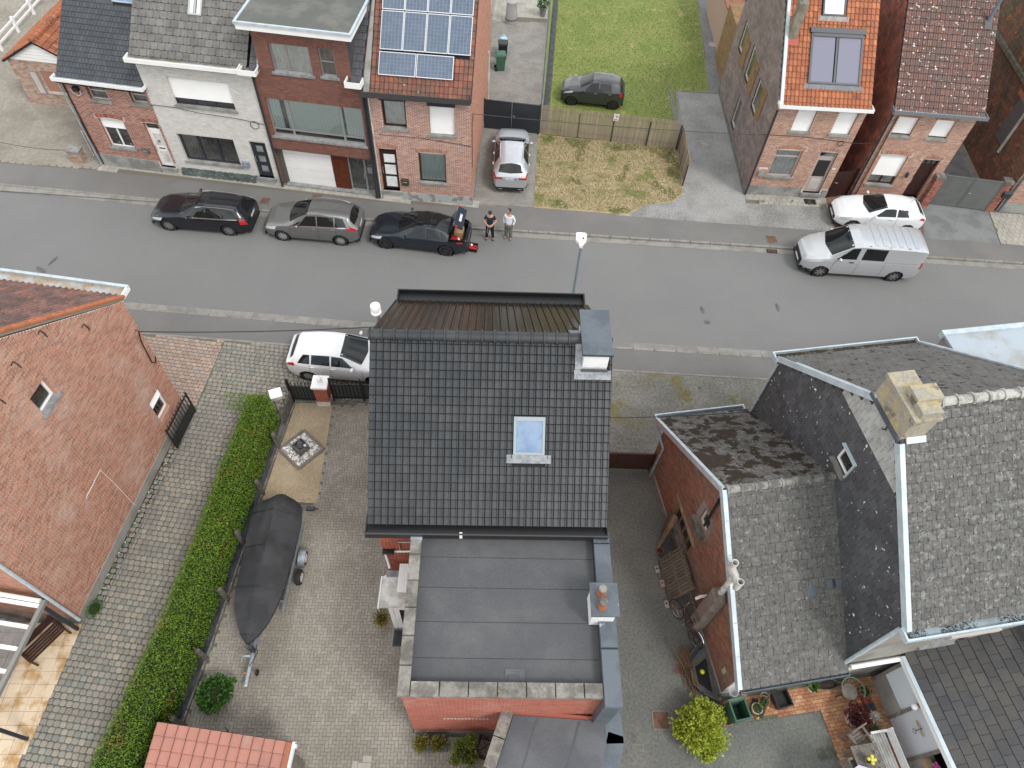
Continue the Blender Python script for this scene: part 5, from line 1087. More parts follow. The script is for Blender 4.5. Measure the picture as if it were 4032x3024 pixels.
door(H5, f5, 2.98, .3, 3.85, 2.4, pinkgrey, .12, [(.14, .46, .86, .92, dark_in), (.2, .08, .8, .38, cream_w)], step=bluestone); window(H5, f5, 2.98, 2.4, 3.85, 2.78, dep=.12, fm=pinkgrey, fw=.06, back=dark_in, name='transom')
soldiers(w5, f5, .68, 2.2, 2.78, .19, br_or, rise=.09); soldiers(w5, f5, 2.88, 3.95, 2.78, .18, br_or, rise=.07)
MB().fbox(f5, 0, 0, 2.85, .6, 0, .04).build('plinth', plinth_m, H5); MB().fbox(f5, 3.95, 0, W5, .5, 0, .04).build('plinth', plinth_m, H5)
fshell(H5, W5, 9.4, 5.38, br_red, left=False)
# clad side wall facing the drive, with upper-floor windows
lf = Fr((0, 9.4, 0), (0, -1, 0), (0, 0, 1)); zr5 = 5.38+4.7*math.tan(P40)
lh_ = [(6.0, 3.0, 7.0, 4.5), (3.6, 3.2, 4.5, 4.9), (1.2, 3.4, 2.0, 4.9), (3.9, .6, 4.8, 2.3)]
lw = MB().sheet([(0, 0), (9.4, 0), (9.4, 5.38), (4.7, zr5-.1), (0, 5.38)], 0, lf, [rect(*h) for h in lh_]).build('clad_wall', M('cladding_joint', (.05, .042, .04), .9), H5, fix=False)
shing = M('shingle_brown_grey', (.185, .145, .13), .9, var=.18, col2=(.225, .18, .16), ns=.8, grain=.15)
pieces(lw, lf, rows([(0, .3), (9.4, .3), (9.4, 5.38), (4.7, zr5-.1), (0, 5.38)], .40, .20, .012, .5, lh_), plate(.018, .004, 0), shing, 'shingle', 300)
for h in lh_: window(H5, lf, *h, dep=.05, fm=cream_w, fw=.12, back=curt_d, sill=None)
for a in (4.52, 2.05, 7.02): MB().fbox(lf, a, 3.1, a+1.0 if a < 5 else a+.7, 4.7, .02, .045).build('board_panel', M('weathered_board', (.24, .15, .06), .8, col2=(.17, .10, .05), ns=3), H5)
MB().fbox(lf, 0, 0, 9.4, .3, 0, .03).build('side_plinth', conc_d, H5)
r5, F5, L5 = froofs(H5, W5, 9.4, 5.38, pan(ROLL, .03, 0), tile_or, .19, .27, .3, [(1.16, 1.1, 3.48, 3.4), (1.5, 4.1, 2.6, 6.0), (.06, 3.0, .45, 3.5)], gap=.008, off=0, x0=.06)
roof_window(r5, F5, 1.12, 1.12, 3.52, 3.35, anthr, blindv, cols=(.5,), flash=zinc_d, h=.12, frame_w=.09)
MB().fbox(F5, 1.05, 3.36, 3.6, 3.6, .03, .16).build('blind_box', anthr, r5)
roof_window(r5, F5, 1.55, 4.15, 2.6, 5.9, anthr, M('pale_blind', (.72, .74, .76), .4), flash=plinth_m, h=.1, frame_w=.08)
MB().fbox(F5, -.08, 0, .06, L5, .0, .10).build('verge_trim', zinc_b, r5)
c5 = MB().fbox(F5, .08, 3.1, .42, 3.55, -.2, .0).build('chimney', conc_post, H5)
ct = F5.p(.25, 3.25, 0); MB().box(ct.x-.19, ct.y-.22, ct.z-.4, ct.x+.19, ct.y+.22, ct.z+1.5).build('chimney_shaft', M('stained_shaft', (.25, .22, .17), .95, col2=(.16, .14, .10), ns=3, grain=.2), c5)
MB().lathe([(.10, ct.z+1.5), (.09, ct.z+1.75), (.17, ct.z+1.78), (.19, ct.z+1.82), (.02, ct.z+1.92)], (ct.x, ct.y, 0), 14).build('metal_cowl', alu, c5, smooth=True)
MB().fbox(F5, .02, 2.75, .56, 3.05, .05, .08).build('red_flashing', M('red_flashing', (.35, .08, .06), .7), c5)
gutter(H5, f5, -.06, W5+.06, 5.28, white_p, zinc, .44, .16, .03, n0=.01)
downpipe(H5, [(.05, -.07, 4.95), (.05, -.07, .05)], .05, anthr)
MB().tube([f5.p(-.2, 3.62, .03), f5.p(2.1, 3.58, .03), f5.p(4.2, 3.4, .03)], .012, 5).build('facade_cable', black_pl, H5); MB().tube([f5.p(3.7+.14*math.cos(a/6*PI), 3.35+.14*math.sin(a/6*PI), .05) for a in range(13)], .014, 5).build('cable_coil', black_pl, H5)
for i, (y, d_) in enumerate(((9.45, 3.5), (13.0, 6))): MB().box(.25+.25*i, y, 0, 4, y+d_, 3.4-.4*i).build('rear_wing', [M('weathered_board', (.24, .15, .06), .8), br_pk][i], H5)
MB().box(.2, 12.96, 3.02, 4, 19, 3.1).build('rear_wing_roof', tile_br, H5)
# ---- 6: lichen-speckled roof
H6 = thing('house', 'brick house with brown white-speckled roof behind the white hatchback', 'house', (16.9, 30.72, 0), R(-1.2)); W6 = 3.98; f6 = front()
hs = [(.45, 3.8, 1.38, 4.8), (2.22, 3.8, 3.13, 4.8), (.58, .92, 1.9, 2.7), (2.68, .3, 3.52, 2.62)]
w6 = wall(H6, f6, rect(0, 0, W6, 5.32), hs, mortar, br_or, .21, .068, .022, name='front_wall', skip=[(.45, 2.69, 2.05, 2.9), (2.55, 2.6, 3.65, 2.82)], dep=.18)
for h in hs[:2]: window(H6, f6, *h, dep=.14, fm=dark_br, fw=.06, shut=.9, sill=plinth_m)
window(H6, f6, *hs[2], dep=.14, fm=dark_br, fw=.07, cols=(.5,), back=curt_w, shut=.7, sill=plinth_m)
door(H6, f6, 2.68, .3, 3.52, 2.2, dark_br, .16, [(.15, .55, .85, .92, dark_br), (.15, .08, .85, .45, dark_br)], hs=-1, step=bluestone); window(H6, f6, 2.68, 2.2, 3.52, 2.62, dep=.16, fm=dark_br, fw=.05, cols=(.33, .66), back=curt_d, name='fanlight')
soldiers(w6, f6, .48, 2.0, 2.7, .19, br_or, rise=.07); soldiers(w6, f6, 2.58, 3.62, 2.62, .18, br_or, rise=.05); soldiers(w6, f6, .35, 1.48, 4.81, .16, br_or); soldiers(w6, f6, 2.12, 3.23, 4.81, .16, br_or)
fshell(H6, W6, 9.4, 5.32, br_red, left=False)
zl = 5.32+4.7*math.tan(P40); l6 = MB().sheet([(0, 0), (9.4, 0), (9.4, 5.32), (4.7, zl-.1), (0, 5.32)], 0, lf).build('tile_hung_wall', M('tile_joint_dark', (.03, .02, .016), .95), H6, fix=False)
pieces(l6, lf, rows([(0, 0), (9.4, 0), (9.4, 5.32), (4.7, zl-.1), (0, 5.32)], .34, .25, .014, .5), plate(.02, .004, 0), tile_wall, 'wall_tile', 300)
r6, F6, L6 = froofs(H6, W6, 9.4, 5.32, pan([(0, -.01), (.04, .014), (.46, .022), (.5, .006), (.54, .022), (.96, .014), (1, -.01)], .03, 0), tile_lich, .22, .305, .3, gap=.012, off=0, x0=-.08, x1=W6+.1)
gutter(H6, f6, -.16, W6+.2, 5.2, M('gutter_slate_blue', (.16, .18, .20), .5), zinc, .46, .16, .035, n0=.01)
downpipe(H6, [(.05, -.07, 4.9), (.05, -.07, .05)], .05, anthr); downpipe(H6, [(.32, -.07, 4.85), (.32, -.07, .1)], .035, M('copper_brown', (.13, .06, .035), .6))
fl6 = F6.p(3.72, 4.35, 0); MB().lathe([(.08, fl6.z-.2), (.08, fl6.z+1.3)], (fl6.x, fl6.y, 0), 10).build('flue', M('flue_blue_grey', (.13, .17, .20), .5), H6, smooth=True); MB().fbox(F6, 3.56, 4.0, 3.88, 4.5, .02, .07).build('flue_flashing', black_pl, H6)
lt = thing('wall_lantern', 'small black wall lantern left of the dark front door', 'lamp', tuple(world_mat(H6) @ f6.p(2.3, 1.55, .08)), 0)
MB().box(-.05, -.05, 0, .05, .05, .2).build('lantern', anthr, lt); MB().lathe([(.09, .2), (.0, .3)], n=8).build('cap', black_m, lt); MB().box(-.015, .05, .12, .015, .09, .15).build('bracket', black_m, lt)
# ---- 7: tile-hung side and brick front at the right edge
H7 = thing('house', 'house with rusty moss-grown tile-hung side at the right edge', 'house', (24.6, 30.42, 0), R(-1.5)); f7 = front(); W7 = 9
wall(H7, f7, rect(0, 0, W7, 5.6), [(3.0, 1.0, 4.6, 2.6)], mortar, br_or, .21, .068, .022, name='front_wall', low=.6); window(H7, f7, 3.0, 1.0, 4.6, 2.6, sill=plinth_m)
MB().fbox(f7, 0, 0, W7, .6, 0, .04).build('plinth', plinth_m, H7)
MB().fbox(f7, 1.0, 1.25, 1.5, 1.4, .0, .08).build('stone_ledge', plinth_m, H7)
l7 = Fr((0, 13, 0), (0, -1, 0), (0, 0, 1)); p7 = [(0, 0), (13, 0), (13, 5.6), (8.3, 9.2), (3.5, 9.2), (0, 5.6)]
o7 = MB().sheet(p7, 0, l7).build('tile_hung_wall', M('tile_joint_dark', (.03, .02, .016), .95), H7, fix=False)
pieces(o7, l7, rows(p7, .32, .24, .012, .5), plate(.022, .004, 0), tile_moss, 'wall_tile', 300)
MB().fbox(l7, 3.2, 4.75, 12.6, 4.95, .02, .2).build('side_gutter', M('gutter_grey_moss', (.16, .16, .13), .8, col2=(.09, .09, .06), ns=4), H7)
MB().add([(0, 0, 5.6), (W7, 0, 5.6), (W7, 4.7, 9.25), (0, 4.7, 9.25), (0, 9.5, 9.25), (W7, 9.5, 9.25), (0, 13, 5.6), (W7, 13, 5.6)], [(0, 1, 2, 3), (3, 2, 5, 4), (4, 5, 7, 6)]).build('roof', tile_br, H7)
MB().fbox(l7, 9.3, 2.0, 10.3, 4.2, .02, .05).build('side_door', gate_grey, H7); MB().fbox(l7, 10.3, 1.7, 10.45, 4.3, .02, .08).build('door_jamb', white_w, H7)
MB().fbox(l7, 8.9, 4.2, 10.6, 4.45, .02, .06).build('brick_lintel', br_red, H7)
MB().fbox(l7, 2.0, 5.7, 2.5, 6.3, .02, .3).build('white_vent', white_p, H7)
downpipe(H7, [(.15, -.07, 5.5), (.15, -.07, .05)], .05, M('flue_blue_grey', (.13, .17, .20), .5))
RB = thing('roof_outbuilding', 'clay-tiled roof of a rear building at the top right corner', 'building', (21.6, 44.5, 0), R(8))
MB().box(0, 0, 0, 12, 6, 4.4).build('wall', br_red, RB); rbf = Fr((-.1, -.3, 4.3), (1, 0, 0), (0, c4, s4)); roof(RB, rbf, rect(0, 0, 12.2, 4.5), under, pan(ROLL, .03, 0), tile_br, .2, .3, 'roof', 0, 0, gap=.008)
MB().fbox(rbf, 0, 4.4, 12.2, 4.6, 0, .1).build('ridge_cap', white_w, RB)
# ---- house with white gable at the top left
HA = thing('house', 'pale brick cottage with white gable board and orange roof, top left', 'house', (-27.47, 33.74, 0), R(-3.6)); fa = front()
hs = [(1.5, .9, 2.5, 2.1)]
wa = wall(HA, fa, rect(0, 0, 4.1, 2.62), hs, mortar, br_pk, .21, .07, .012, name='front_wall', dep=.12)
window(HA, fa, *hs[0], dep=.1, fm=cream_w, fw=.09, cols=(.5,), rws=(.5,), back=curt_d, sill=cream_w)
sh_ = MB().fbox(fa, .86, .72, 1.3, 2.08, .01, .05).build('shutter', M('shutter_frame', (.30, .27, .27), .6), HA); MB().fbox(fa, .93, .8, 1.23, 2.0, .051, .06).build('shutter_panel', cream_w, sh_)
soldiers(wa, fa, 1.45, 2.55, 2.12, .18, br_pk)
MB().add([fa.p(-.05, 2.63, .02), fa.p(4.1, 2.63, .02), fa.p(2.0, 3.75, .02)], [(0, 1, 2)]).build('gable_board', white_p, HA)
for i in range(1, 6): MB().fbox(fa, .3*i, 2.63+.18*i, 4.05-.33*i, 2.645+.18*i, .021, .03).build('board_joint', white_w, HA)
for s, O_, U_ in ((1, (-.22, 0, 2.55), (0, -1, 0)), (-1, (4.25, 0, 2.55), (0, 1, 0))):
    a_ = R(29.5); v_ = (s*math.cos(a_), 0, math.sin(a_)); of = Fr((O_[0], -.15 if s < 0 else 12, O_[2]), U_, v_)
    roof(HA, of, rect(0, 0, 12.15, 2.58), under, pan(ROLL, .03, 0), tile_or, .21, .3, 'roof_slope', 0, 150, gap=.008)
ridge(HA, Fr((2.02, -.15, 3.86), (0, 1, 0), (-1, 0, 0)), 0, 12, 0, tile_or, .13, .36)
MB().box(0, .02, 0, 4.1, 12, 2.6).build('side_walls', br_pk, HA)
# ================================================================== vehicles
def lerp(a, b, t): return a+(b-a)*t
def curve(keys, x):
    """monotone smooth interpolation through (x, value) keys"""
    if x <= keys[0][0]: return keys[0][1]
    for (a, b), (c, d) in zip(keys, keys[1:]):
        if x <= c:
            t = (x-a)/(c-a) if c > a else 1
            return b+(d-b)*t
    return keys[-1][1]
def smooth(keys, x, r=.07):
    return (curve(keys, x-r)+curve(keys, x-r*.5)+curve(keys, x)*2+curve(keys, x+r*.5)+curve(keys, x+r))/6
CARGL = M('car_glass', (.010, .012, .013), .03, spec=.5)
LAMP = M('lamp_clear', (.55, .57, .60), .12, spec=.8, coat=.6); TAIL = M('lamp_red', (.45, .012, .012), .15, coat=.6)
CHROME = M('chrome', (.62, .63, .65), .15, metal=.9); PLATE = M('number_plate', (.75, .75, .74), .5)
TRIM = M('black_trim', (.014, .014, .015), .55); PLTXT = M('plate_text', (.10, .02, .02), .6); PLBLUE = M('plate_blue', (.03, .08, .45), .5)
def textmesh(s, size, mat, name, par, mtx):
    cu = bpy.data.curves.new(name, 'FONT'); cu.body = s; cu.size = size; cu.align_x = 'CENTER'; cu.align_y = 'CENTER'; cu.extrude = .001
    t = bpy.data.objects.new(name, cu); 
    me = bpy.data.meshes.new_from_object(t); bpy.data.objects.remove(t); bpy.data.curves.remove(cu); me.materials.clear(); me.materials.append(mat)
    o = link(name, me, par); o.matrix_basis = mtx; return o
def car(label, loc, rz, paint, S, group=None, name='parked_car', cat='car', rim_m=None, cut=None):
    """S: L,W,wb,fo (front overhang),wr, zt (centre line top), zs (shoulder), w (half width), wt (half width of roof edge), windows..."""
    t = thing(name, label, cat, loc, rz, group); L, W = S['L'], S['W']; hw = W/2; rim_m = rim_m or alu
    zb = S.get('zb', .2)
    def sec(x):
        w_ = smooth(S['w'], x, .05)*hw; zs = smooth(S['zs'], x); zt = smooth(S['zt'], x, .06); wt = smooth(S['wt'], x, .08)*hw
        zt = max(zt, zs+.02); crown = min(.07, (zt-zs)*.4); ze = zt-crown; lo = zb+smooth([(0, .1), (.35, .0), (L-.4, .0), (L, .14)], x)
        return [(w_*.86, lo), (w_*.965, lo+.07), (w_*.995, lo+(zs-lo)*.35), (w_, lo+(zs-lo)*.62), (w_*.985, zs-.09), (w_*.95, zs),
                (lerp(w_*.93, wt, .52), lerp(zs+.015, ze, .55)), (wt, ze), (wt*.82, zt-crown*.38), (wt*.45, zt-crown*.08), (0, zt)]
    def surf(x, q, side=1, off=0):
        P = sec(x); i = min(int(q), 9); f = q-i; y = lerp(P[i][0], P[i+1][0], f); z = lerp(P[i][1], P[i+1][1], f)
        p = Vector((x, side*-y, z))
        if off:
            a = Vector((0, P[min(i+1, 10)][0]-P[i][0], P[min(i+1, 10)][1]-P[i][1])); n = Vector((0, a.z, -a.y)); n = n.normalized() if n.length > 1e-6 else Vector((0, 0, 1))
            e = .04; x2 = min(x+e, L); x1 = max(x-e, 0); z2 = lerp(sec(x2)[i][1], sec(x2)[min(i+1, 10)][1], f); z1 = lerp(sec(x1)[i][1], sec(x1)[min(i+1, 10)][1], f)
            n = Vector((-(z2-z1)/(x2-x1)*max(0, n.z), n.y, n.z)).normalized()
            p += Vector((n.x, -side*n.y, n.z))*off
        return p
    def patch(name_, mat, xa0, xb0, xa1, xb1, q0, q1, side=1, off=.008, n=8, m=4, par=None):
        V = []; F = []
        for j in range(m+1):
            v = j/m; q = lerp(q0, q1, v)
            for i in range(n+1): V.append(surf(lerp(lerp(xa0, xa1, v), lerp(xb0, xb1, v), i/n), q, side, off))
        for j in range(m):
            for i in range(n): F.append((j*(n+1)+i, j*(n+1)+i+1, (j+1)*(n+1)+i+1, (j+1)*(n+1)+i))
        return MB().add(V, F, 0).build(name_, mat, par or t, smooth=True)
    def cross(name_, mat, x0, x1, q0, off=.008, x0e=None, x1e=None, n=8, par=None):
        """full-width patch over the centre line (windscreen, rear screen, bonnet...)"""
        V = []; F = []; qs = [lerp(q0, 10, k/5) for k in range(6)]; cols = [(q, 1) for q in qs]+[(q, -1) for q in reversed(qs[:-1])]
        x0e = x0 if x0e is None else x0e; x1e = x1 if x1e is None else x1e
        for i in range(n+1):
            for q, s_ in cols:
                c = (q-q0)/(10-q0); V.append(surf(lerp(lerp(x0e, x0, c), lerp(x1e, x1, c), i/n), q, s_, off))
        k = len(cols)
        for i in range(n):
            for j in range(k-1): F.append((i*k+j, i*k+j+1, (i+1)*k+j+1, (i+1)*k+j))
        return MB().add(V, F, 0).build(name_, mat, par or t, smooth=True)
    # body shell with wheel openings
    wx = (S['fo'], S['fo']+S['wb']); wr = S['wr']; ar = wr+.055
    N_ = 130; V = []; F = []; jl = 13
    for i in range(N_+1):
        x = L*i/N_
        if i == 0: x = .005
        P0_ = sec(x); P = []
        for a_ in range(10):
            m_ = (1, 4, 5, 4, 1, 1, 1, 1, 1, 1)[a_]
            for b_ in range(m_): P.append((lerp(P0_[a_][0], P0_[a_+1][0], b_/m_), lerp(P0_[a_][1], P0_[a_+1][1], b_/m_)))
        P.append(P0_[10]); ring = [(x, -y, z) for y, z in P]+[(x, y, z) for y, z in reversed(P[:-1])]; V += ring
    k = len(ring)
    for i in range(N_):
        for j in range(k-1):
            c = [V[i*k+j], V[i*k+j+1], V[(i+1)*k+j+1], V[(i+1)*k+j]]; cx = sum(p[0] for p in c)/4; cz = sum(p[2] for p in c)/4
            if (j < jl+1 or j > k-3-jl) and any((cx-a)**2+(cz-wr)**2 < ar*ar for a in wx): continue
            if cut and cut(cx, sum(p[1] for p in c)/4, cz, j if j < 15 else 15+(j-15)): continue
            F.append((i*k+j, i*k+j+1, (i+1)*k+j+1, (i+1)*k+j))
    F.append(tuple(range(k-1, -1, -1))); F.append(tuple(range(N_*k, N_*k+k)))
    MB().add(V, F, 0).build('body', paint, t, smooth=True, ang=32)
    MB().box(.35, -hw*.8, .16, L-.35, hw*.8, .24).build('underbody', TRIM, t)
    for a in wx:
        for s in (-1, 1):
            y = s*(hw*S.get('tr', .96)); lin = MB()
            M4 = Matrix.Rotation(PI/2*s, 4, 'X')
            al = MB().lathe([(ar+.01, -.30), (ar+.01, -.02)], n=24, M4=Matrix.Rotation(-PI/2*s, 4, 'X')); al.v = [(x+a, y_+y, z+wr) for x, y_, z in al.v]; al.build('wheel_arch', TRIM, t, smooth=True)
            def ring(prof, n, nm, mat, par):
                m_ = MB().lathe(prof, n=n, M4=Matrix.Rotation(-PI/2*s, 4, 'X')); m_.v = [(x+a, y_+y, z+wr) for x, y_, z in m_.v]; return m_.build(nm, mat, par, smooth=True)
            ty = ring([(wr*.66, -.2), (wr*.95, -.2), (wr, -.17), (wr, -.03), (wr*.95, .0), (wr*.68, .004)], 24, 'wheel', rubber, t)
            ring([(wr*.70, .0), (wr*.66, .006), (wr*.62, -.03), (0, -.05)], 24, 'rim_disc', TRIM, ty)
            sp = MB(); ns = S.get('spokes', 10)
            for q in range(ns):
                b = 2*PI*q/ns; d = Vector((math.cos(b), 0, math.sin(b))); e = Vector((-math.sin(b), 0, math.cos(b))); wd = wr*.07*(10/ns)**.7
                P = [d*wr*.12+e*wd, d*wr*.67+e*wd*1.3, d*wr*.67-e*wd*1.3, d*wr*.12-e*wd]; yy = .004*s
                sp.add([(p.x+a, y+yy, p.z+wr) for p in P]+[(p.x+a, y-.03*s, p.z+wr) for p in P], [(0, 1, 2, 3), (0, 4, 5, 1), (3, 2, 6, 7)])
            o = sp.build('rim', rim_m, ty)
            ring([(wr*.17, -.03), (wr*.17, .006), (0, .008)], 12, 'hub', rim_m, ty)
    # glass
    ws = S['ws']; cross('windscreen', CARGL, ws[0], ws[1], 7.25, x0e=ws[0]+.16, x1e=ws[1]+.02, off=.006)
    if S.get('rs'): cross('rear_screen', CARGL, S['rs'][0], S['rs'][1], S.get('rsq', 7.4), x0e=S['rs'][0]+.05, x1e=S['rs'][1]-.05, off=.006)
    if S.get('roofglass'): cross('glass_roof', CARGL, *S['roofglass'], 7.6, off=.004)
    for s in (1, -1):
        for wdw in S['sw']: patch('side_window', CARGL, *wdw[:4], *(wdw[4:] or (5.15, 6.85)), side=s, off=.006)
        if S.get('trimline'): patch('window_trim', S['trimline'][2], S['trimline'][0], S['trimline'][1], S['trimline'][0]+.03, S['trimline'][1]-.03, 4.95, 5.12, s, .01, 10, 1)
        hl = S.get('hl', (.06, .62, .16, .72, 3.5, 4.9)); patch('headlight', LAMP, hl[0], hl[1], hl[2], hl[3], hl[4], hl[5], s, .008, 6, 3)
        tl = S['tl']; patch('tail_light', TAIL, *tl, side=s, off=.008, n=6, m=3)
        for hx in S.get('handles', ()):
            p = surf(hx, 4.0, s, .02); MB().rbox((p.x, p.y, p.z), (.2, .03, .035)).build('door_handle', S.get('hm', paint), t)
        m0 = surf(S['mir'], 5.2, s, .0); d_ = -s
        MB().blob((m0.x+.02, m0.y+d_*.13, m0.z+.07), (.07, .11, .065), 10, 6).build('wing_mirror', S.get('mm', paint), t, smooth=True)
        for dx in S.get('doors', ()):   # door shut lines
            patch('door_gap', TRIM, dx-.006, dx+.006, dx-.006+.03, dx+.006+.03, 1.2, 5.0, s, .004, 1, 6)
        patch('sill_trim', S.get('sillm', TRIM), S['fo']+ar+.02, S['fo']+S['wb']-ar-.02, S['fo']+ar+.02, S['fo']+S['wb']-ar-.02, .0, 1.05, s, .006, 8, 1)
        if S.get('rails'):
            MB().tube([surf(x, 7.25, s, .03 if 0 < i < 8 else .0) for i, x in enumerate([lerp(S['rails'][0], S['rails'][1], k_/8) for k_ in range(9)])], .02, 6).build('roof_rail', S['rails'][2], t, smooth=True)
    zf = sec(.02)[5][1]
    MB().box(-.012, -hw*.55, .38, .03, hw*.55, zf-.06).build('grille', TRIM, t)
    fp = MB().box(-.02, -.26, .36, -.012, .26, .47).build('front_plate', PLATE, t)
    fbp = MB(); fbp.box(.0, -hw*.74, .2, .08, hw*.74, .33).build('front_lip', TRIM, t)
    MB().box(L-.1, -hw*.74, .22, L+.006, hw*.74, .42).build('rear_bumper', S.get('bumper', TRIM), t)
    if S.get('rplate', True):
        z = S.get('pz', .75); po = MB().box(L-.02, -.26, z, L+.012, .26, z+.11).build('number_plate', PLATE, t)
        MB().box(L+.0125, .20, z, L+.014, .26, z+.11).build('plate_band', PLBLUE, po)
        textmesh(S.get('ptxt', '1-AVM-386'), .1, PLTXT, 'plate_text', po, Matrix(((0, 0, 1, L+.014), (1, 0, 0, -.02), (0, 1, 0, z+.055), (0, 0, 0, 1))))
    t['surf'] = 0; del t['surf']
    return t, surf, patch, cross
navy = M('paint_dark_navy', (.005, .006, .010), .25, coat=.5); greyp = M('paint_grey_metal', (.19, .19, .187), .32, metal=.55, coat=.8)
midn = M('paint_midnight_silver', (.013, .019, .028), .28, metal=.3, coat=.6); silver = M('paint_silver', (.50, .53, .56), .32, metal=.45, coat=.8)
whitep = M('paint_white', (.78, .80, .81), .3, coat=.8); darkg = M('paint_dark_grey', (.055, .058, .062), .3, metal=.45, coat=.8); silvw = M('paint_white_silver', (.54, .555, .57), .32, metal=.4, coat=.8)
blackrim = M('rim_black', (.02, .02, .022), .3, coat=.4); twotone = M('rim_grey', (.34, .34, .34), .3, metal=.7)
def place(F_, R_, W, hwk=.96):
    """front/rear wheel ground points on the camera side -> car origin (front centre) and heading"""
    F_, R_ = Vector((*F_, 0)), Vector((*R_, 0)); d = (R_-F_).normalized(); nrm = Vector((-d.y, d.x, 0)); return F_, d, nrm
def at_wheels(F_, R_, S):
    F_, d, nrm = place(F_, R_, S['W']); o = F_-d*S['fo']+nrm*(S['W']/2*.96); return (o.x, o.y, S.get('gz', RZ+.045)), math.atan2(d.y, d.x)
# -- estate
E_ = dict(L=4.76, W=1.85, wb=2.87, fo=.88, wr=.335, zb=.2, w=[(0, .62), (.12, .80), (.5, .95), (1.0, 1), (3.8, 1), (4.4, .95), (4.7, .84), (4.76, .78)],
    zs=[(0, .58), (.1, .66), (.5, .77), (1.45, .92), (3, .96), (4.2, 1.0), (4.62, .98), (4.76, .9)], zt=[(0, .60), (.12, .72), (.5, .86), (1.5, 1.0), (1.62, 1.04), (2.35, 1.40), (2.8, 1.44), (3.7, 1.42), (4.28, 1.36), (4.64, 1.0), (4.76, .92)],
    wt=[(0, .5), (.2, .72), (1.4, .84), (1.65, .80), (2.3, .64), (3.2, .63), (4.2, .60), (4.62, .72), (4.76, .7)], ws=(1.56, 2.42), rs=(4.30, 4.62), sw=[(1.95, 2.78, 2.35, 2.75), (2.84, 3.62, 2.84, 3.58), (3.68, 4.3, 3.66, 4.02)],
    tl=(4.42, 4.74, 4.36, 4.62, 3.2, 5.3), handles=(2.6, 3.45), mir=1.98, doors=(1.55, 2.81, 3.66), trimline=(1.85, 4.32, CHROME), rails=(2.35, 4.15, CHROME), spokes=10, ptxt='1-YDB-617')
l, a = at_wheels((-16.74, 24.66), (-13.86, 24.6), E_); car('black estate car with chrome roof rails parked left of the grey one', l, a, navy, E_, 'cars parked along the far kerb', rim_m=twotone)
# -- grey compact people carrier
Cn = dict(L=4.52, W=1.81, wb=2.75, fo=.90, wr=.325, w=[(0, .6), (.12, .78), (.5, .94), (1.0, 1), (3.7, 1), (4.2, .94), (4.45, .84), (4.52, .78)],
    zs=[(0, .62), (.1, .72), (.5, .86), (1.2, .98), (3, 1.06), (4.2, 1.1), (4.52, .95)], zt=[(0, .64), (.12, .8), (.5, .95), (1.15, 1.08), (1.28, 1.13), (2.15, 1.56), (2.7, 1.61), (3.6, 1.58), (4.1, 1.5), (4.42, 1.08), (4.52, .98)],
    wt=[(0, .5), (.2, .72), (1.1, .86), (1.4, .80), (2.1, .68), (3.2, .67), (4.1, .62), (4.4, .72), (4.52, .7)], ws=(1.22, 2.2), rs=(4.12, 4.40), sw=[(1.75, 2.62, 2.15, 2.6), (2.68, 3.45, 2.68, 3.42), (3.5, 4.02, 3.5, 3.85), (1.42, 1.68, 1.75, 1.9, 5.15, 6.0)],
    tl=(4.0, 4.5, 4.15, 4.40, 4.0, 5.3), handles=(2.5, 3.4), hm=CHROME, mir=1.72, doors=(1.32, 2.65, 3.5), trimline=(1.5, 4.0, CHROME), rails=(2.2, 4.0, CHROME), spokes=10, ptxt='1-KHV-204')
l, a = at_wheels((-11.30, 24.52), (-8.55, 24.47), Cn); car('grey people carrier with silver roof rails between two dark cars', l, a, greyp, Cn, 'cars parked along the far kerb')
# -- liftback saloon with open tailgate
T_ = dict(L=4.70, W=1.85, wb=2.875, fo=.84, wr=.34, zb=.19, w=[(0, .58), (.12, .78), (.5, .94), (1.0, 1), (3.7, 1), (4.3, .95), (4.6, .84), (4.7, .76)],
    zs=[(0, .52), (.1, .6), (.5, .74), (1.3, .88), (3, .93), (4.2, .95), (4.55, .9), (4.7, .8)], zt=[(0, .54), (.12, .66), (.5, .82), (1.3, .97), (1.4, 1.0), (2.2, 1.36), (2.7, 1.43), (3.2, 1.40), (3.75, 1.22), (4.2, 1.02), (4.6, .98), (4.7, .84)],
    wt=[(0, .5), (.2, .72), (1.3, .86), (1.5, .80), (2.2, .64), (3.2, .62), (3.9, .66), (4.3, .74), (4.7, .72)], ws=(1.36, 2.25), rs=(2.95, 3.78), rsq=7.5, roofglass=(2.28, 2.92), sw=[(1.75, 2.75, 2.2, 2.72), (2.81, 3.45, 2.8, 3.35), (3.5, 3.85, 3.42, 3.5)],
    tl=(4.2, 4.5, 4.25, 4.5, 4.2, 4.95), handles=(2.55, 3.4), mir=1.75, doors=(1.45, 2.78, 3.6), mm=midn, spokes=10, rplate=False)
def bootcut(cx, cy, cz, j): return 3.84 < cx < 4.60 and 15 <= j <= 24 and abs(cy) < .80
l, a = at_wheels((-6.42, 24.47), (-3.56, 24.27), T_); tc_, surf_, patch_, cross_ = car('midnight blue saloon with its tailgate raised and black wheels', l, a, midn, T_, 'cars parked along the far kerb', rim_m=blackrim, cut=bootcut)
bt = MB(); bt.box(3.8, -.62, .52, 4.58, .62, .54); bt.box(3.78, -.64, .54, 3.80, .64, .95); bt.box(4.58, -.62, .52, 4.60, .62, .86); bt.box(3.8, -.66, .52, 4.58, -.63, .9); bt.box(3.8, .63, .52, 4.58, .66, .9); bt.build('boot_well', TRIM, tc_)
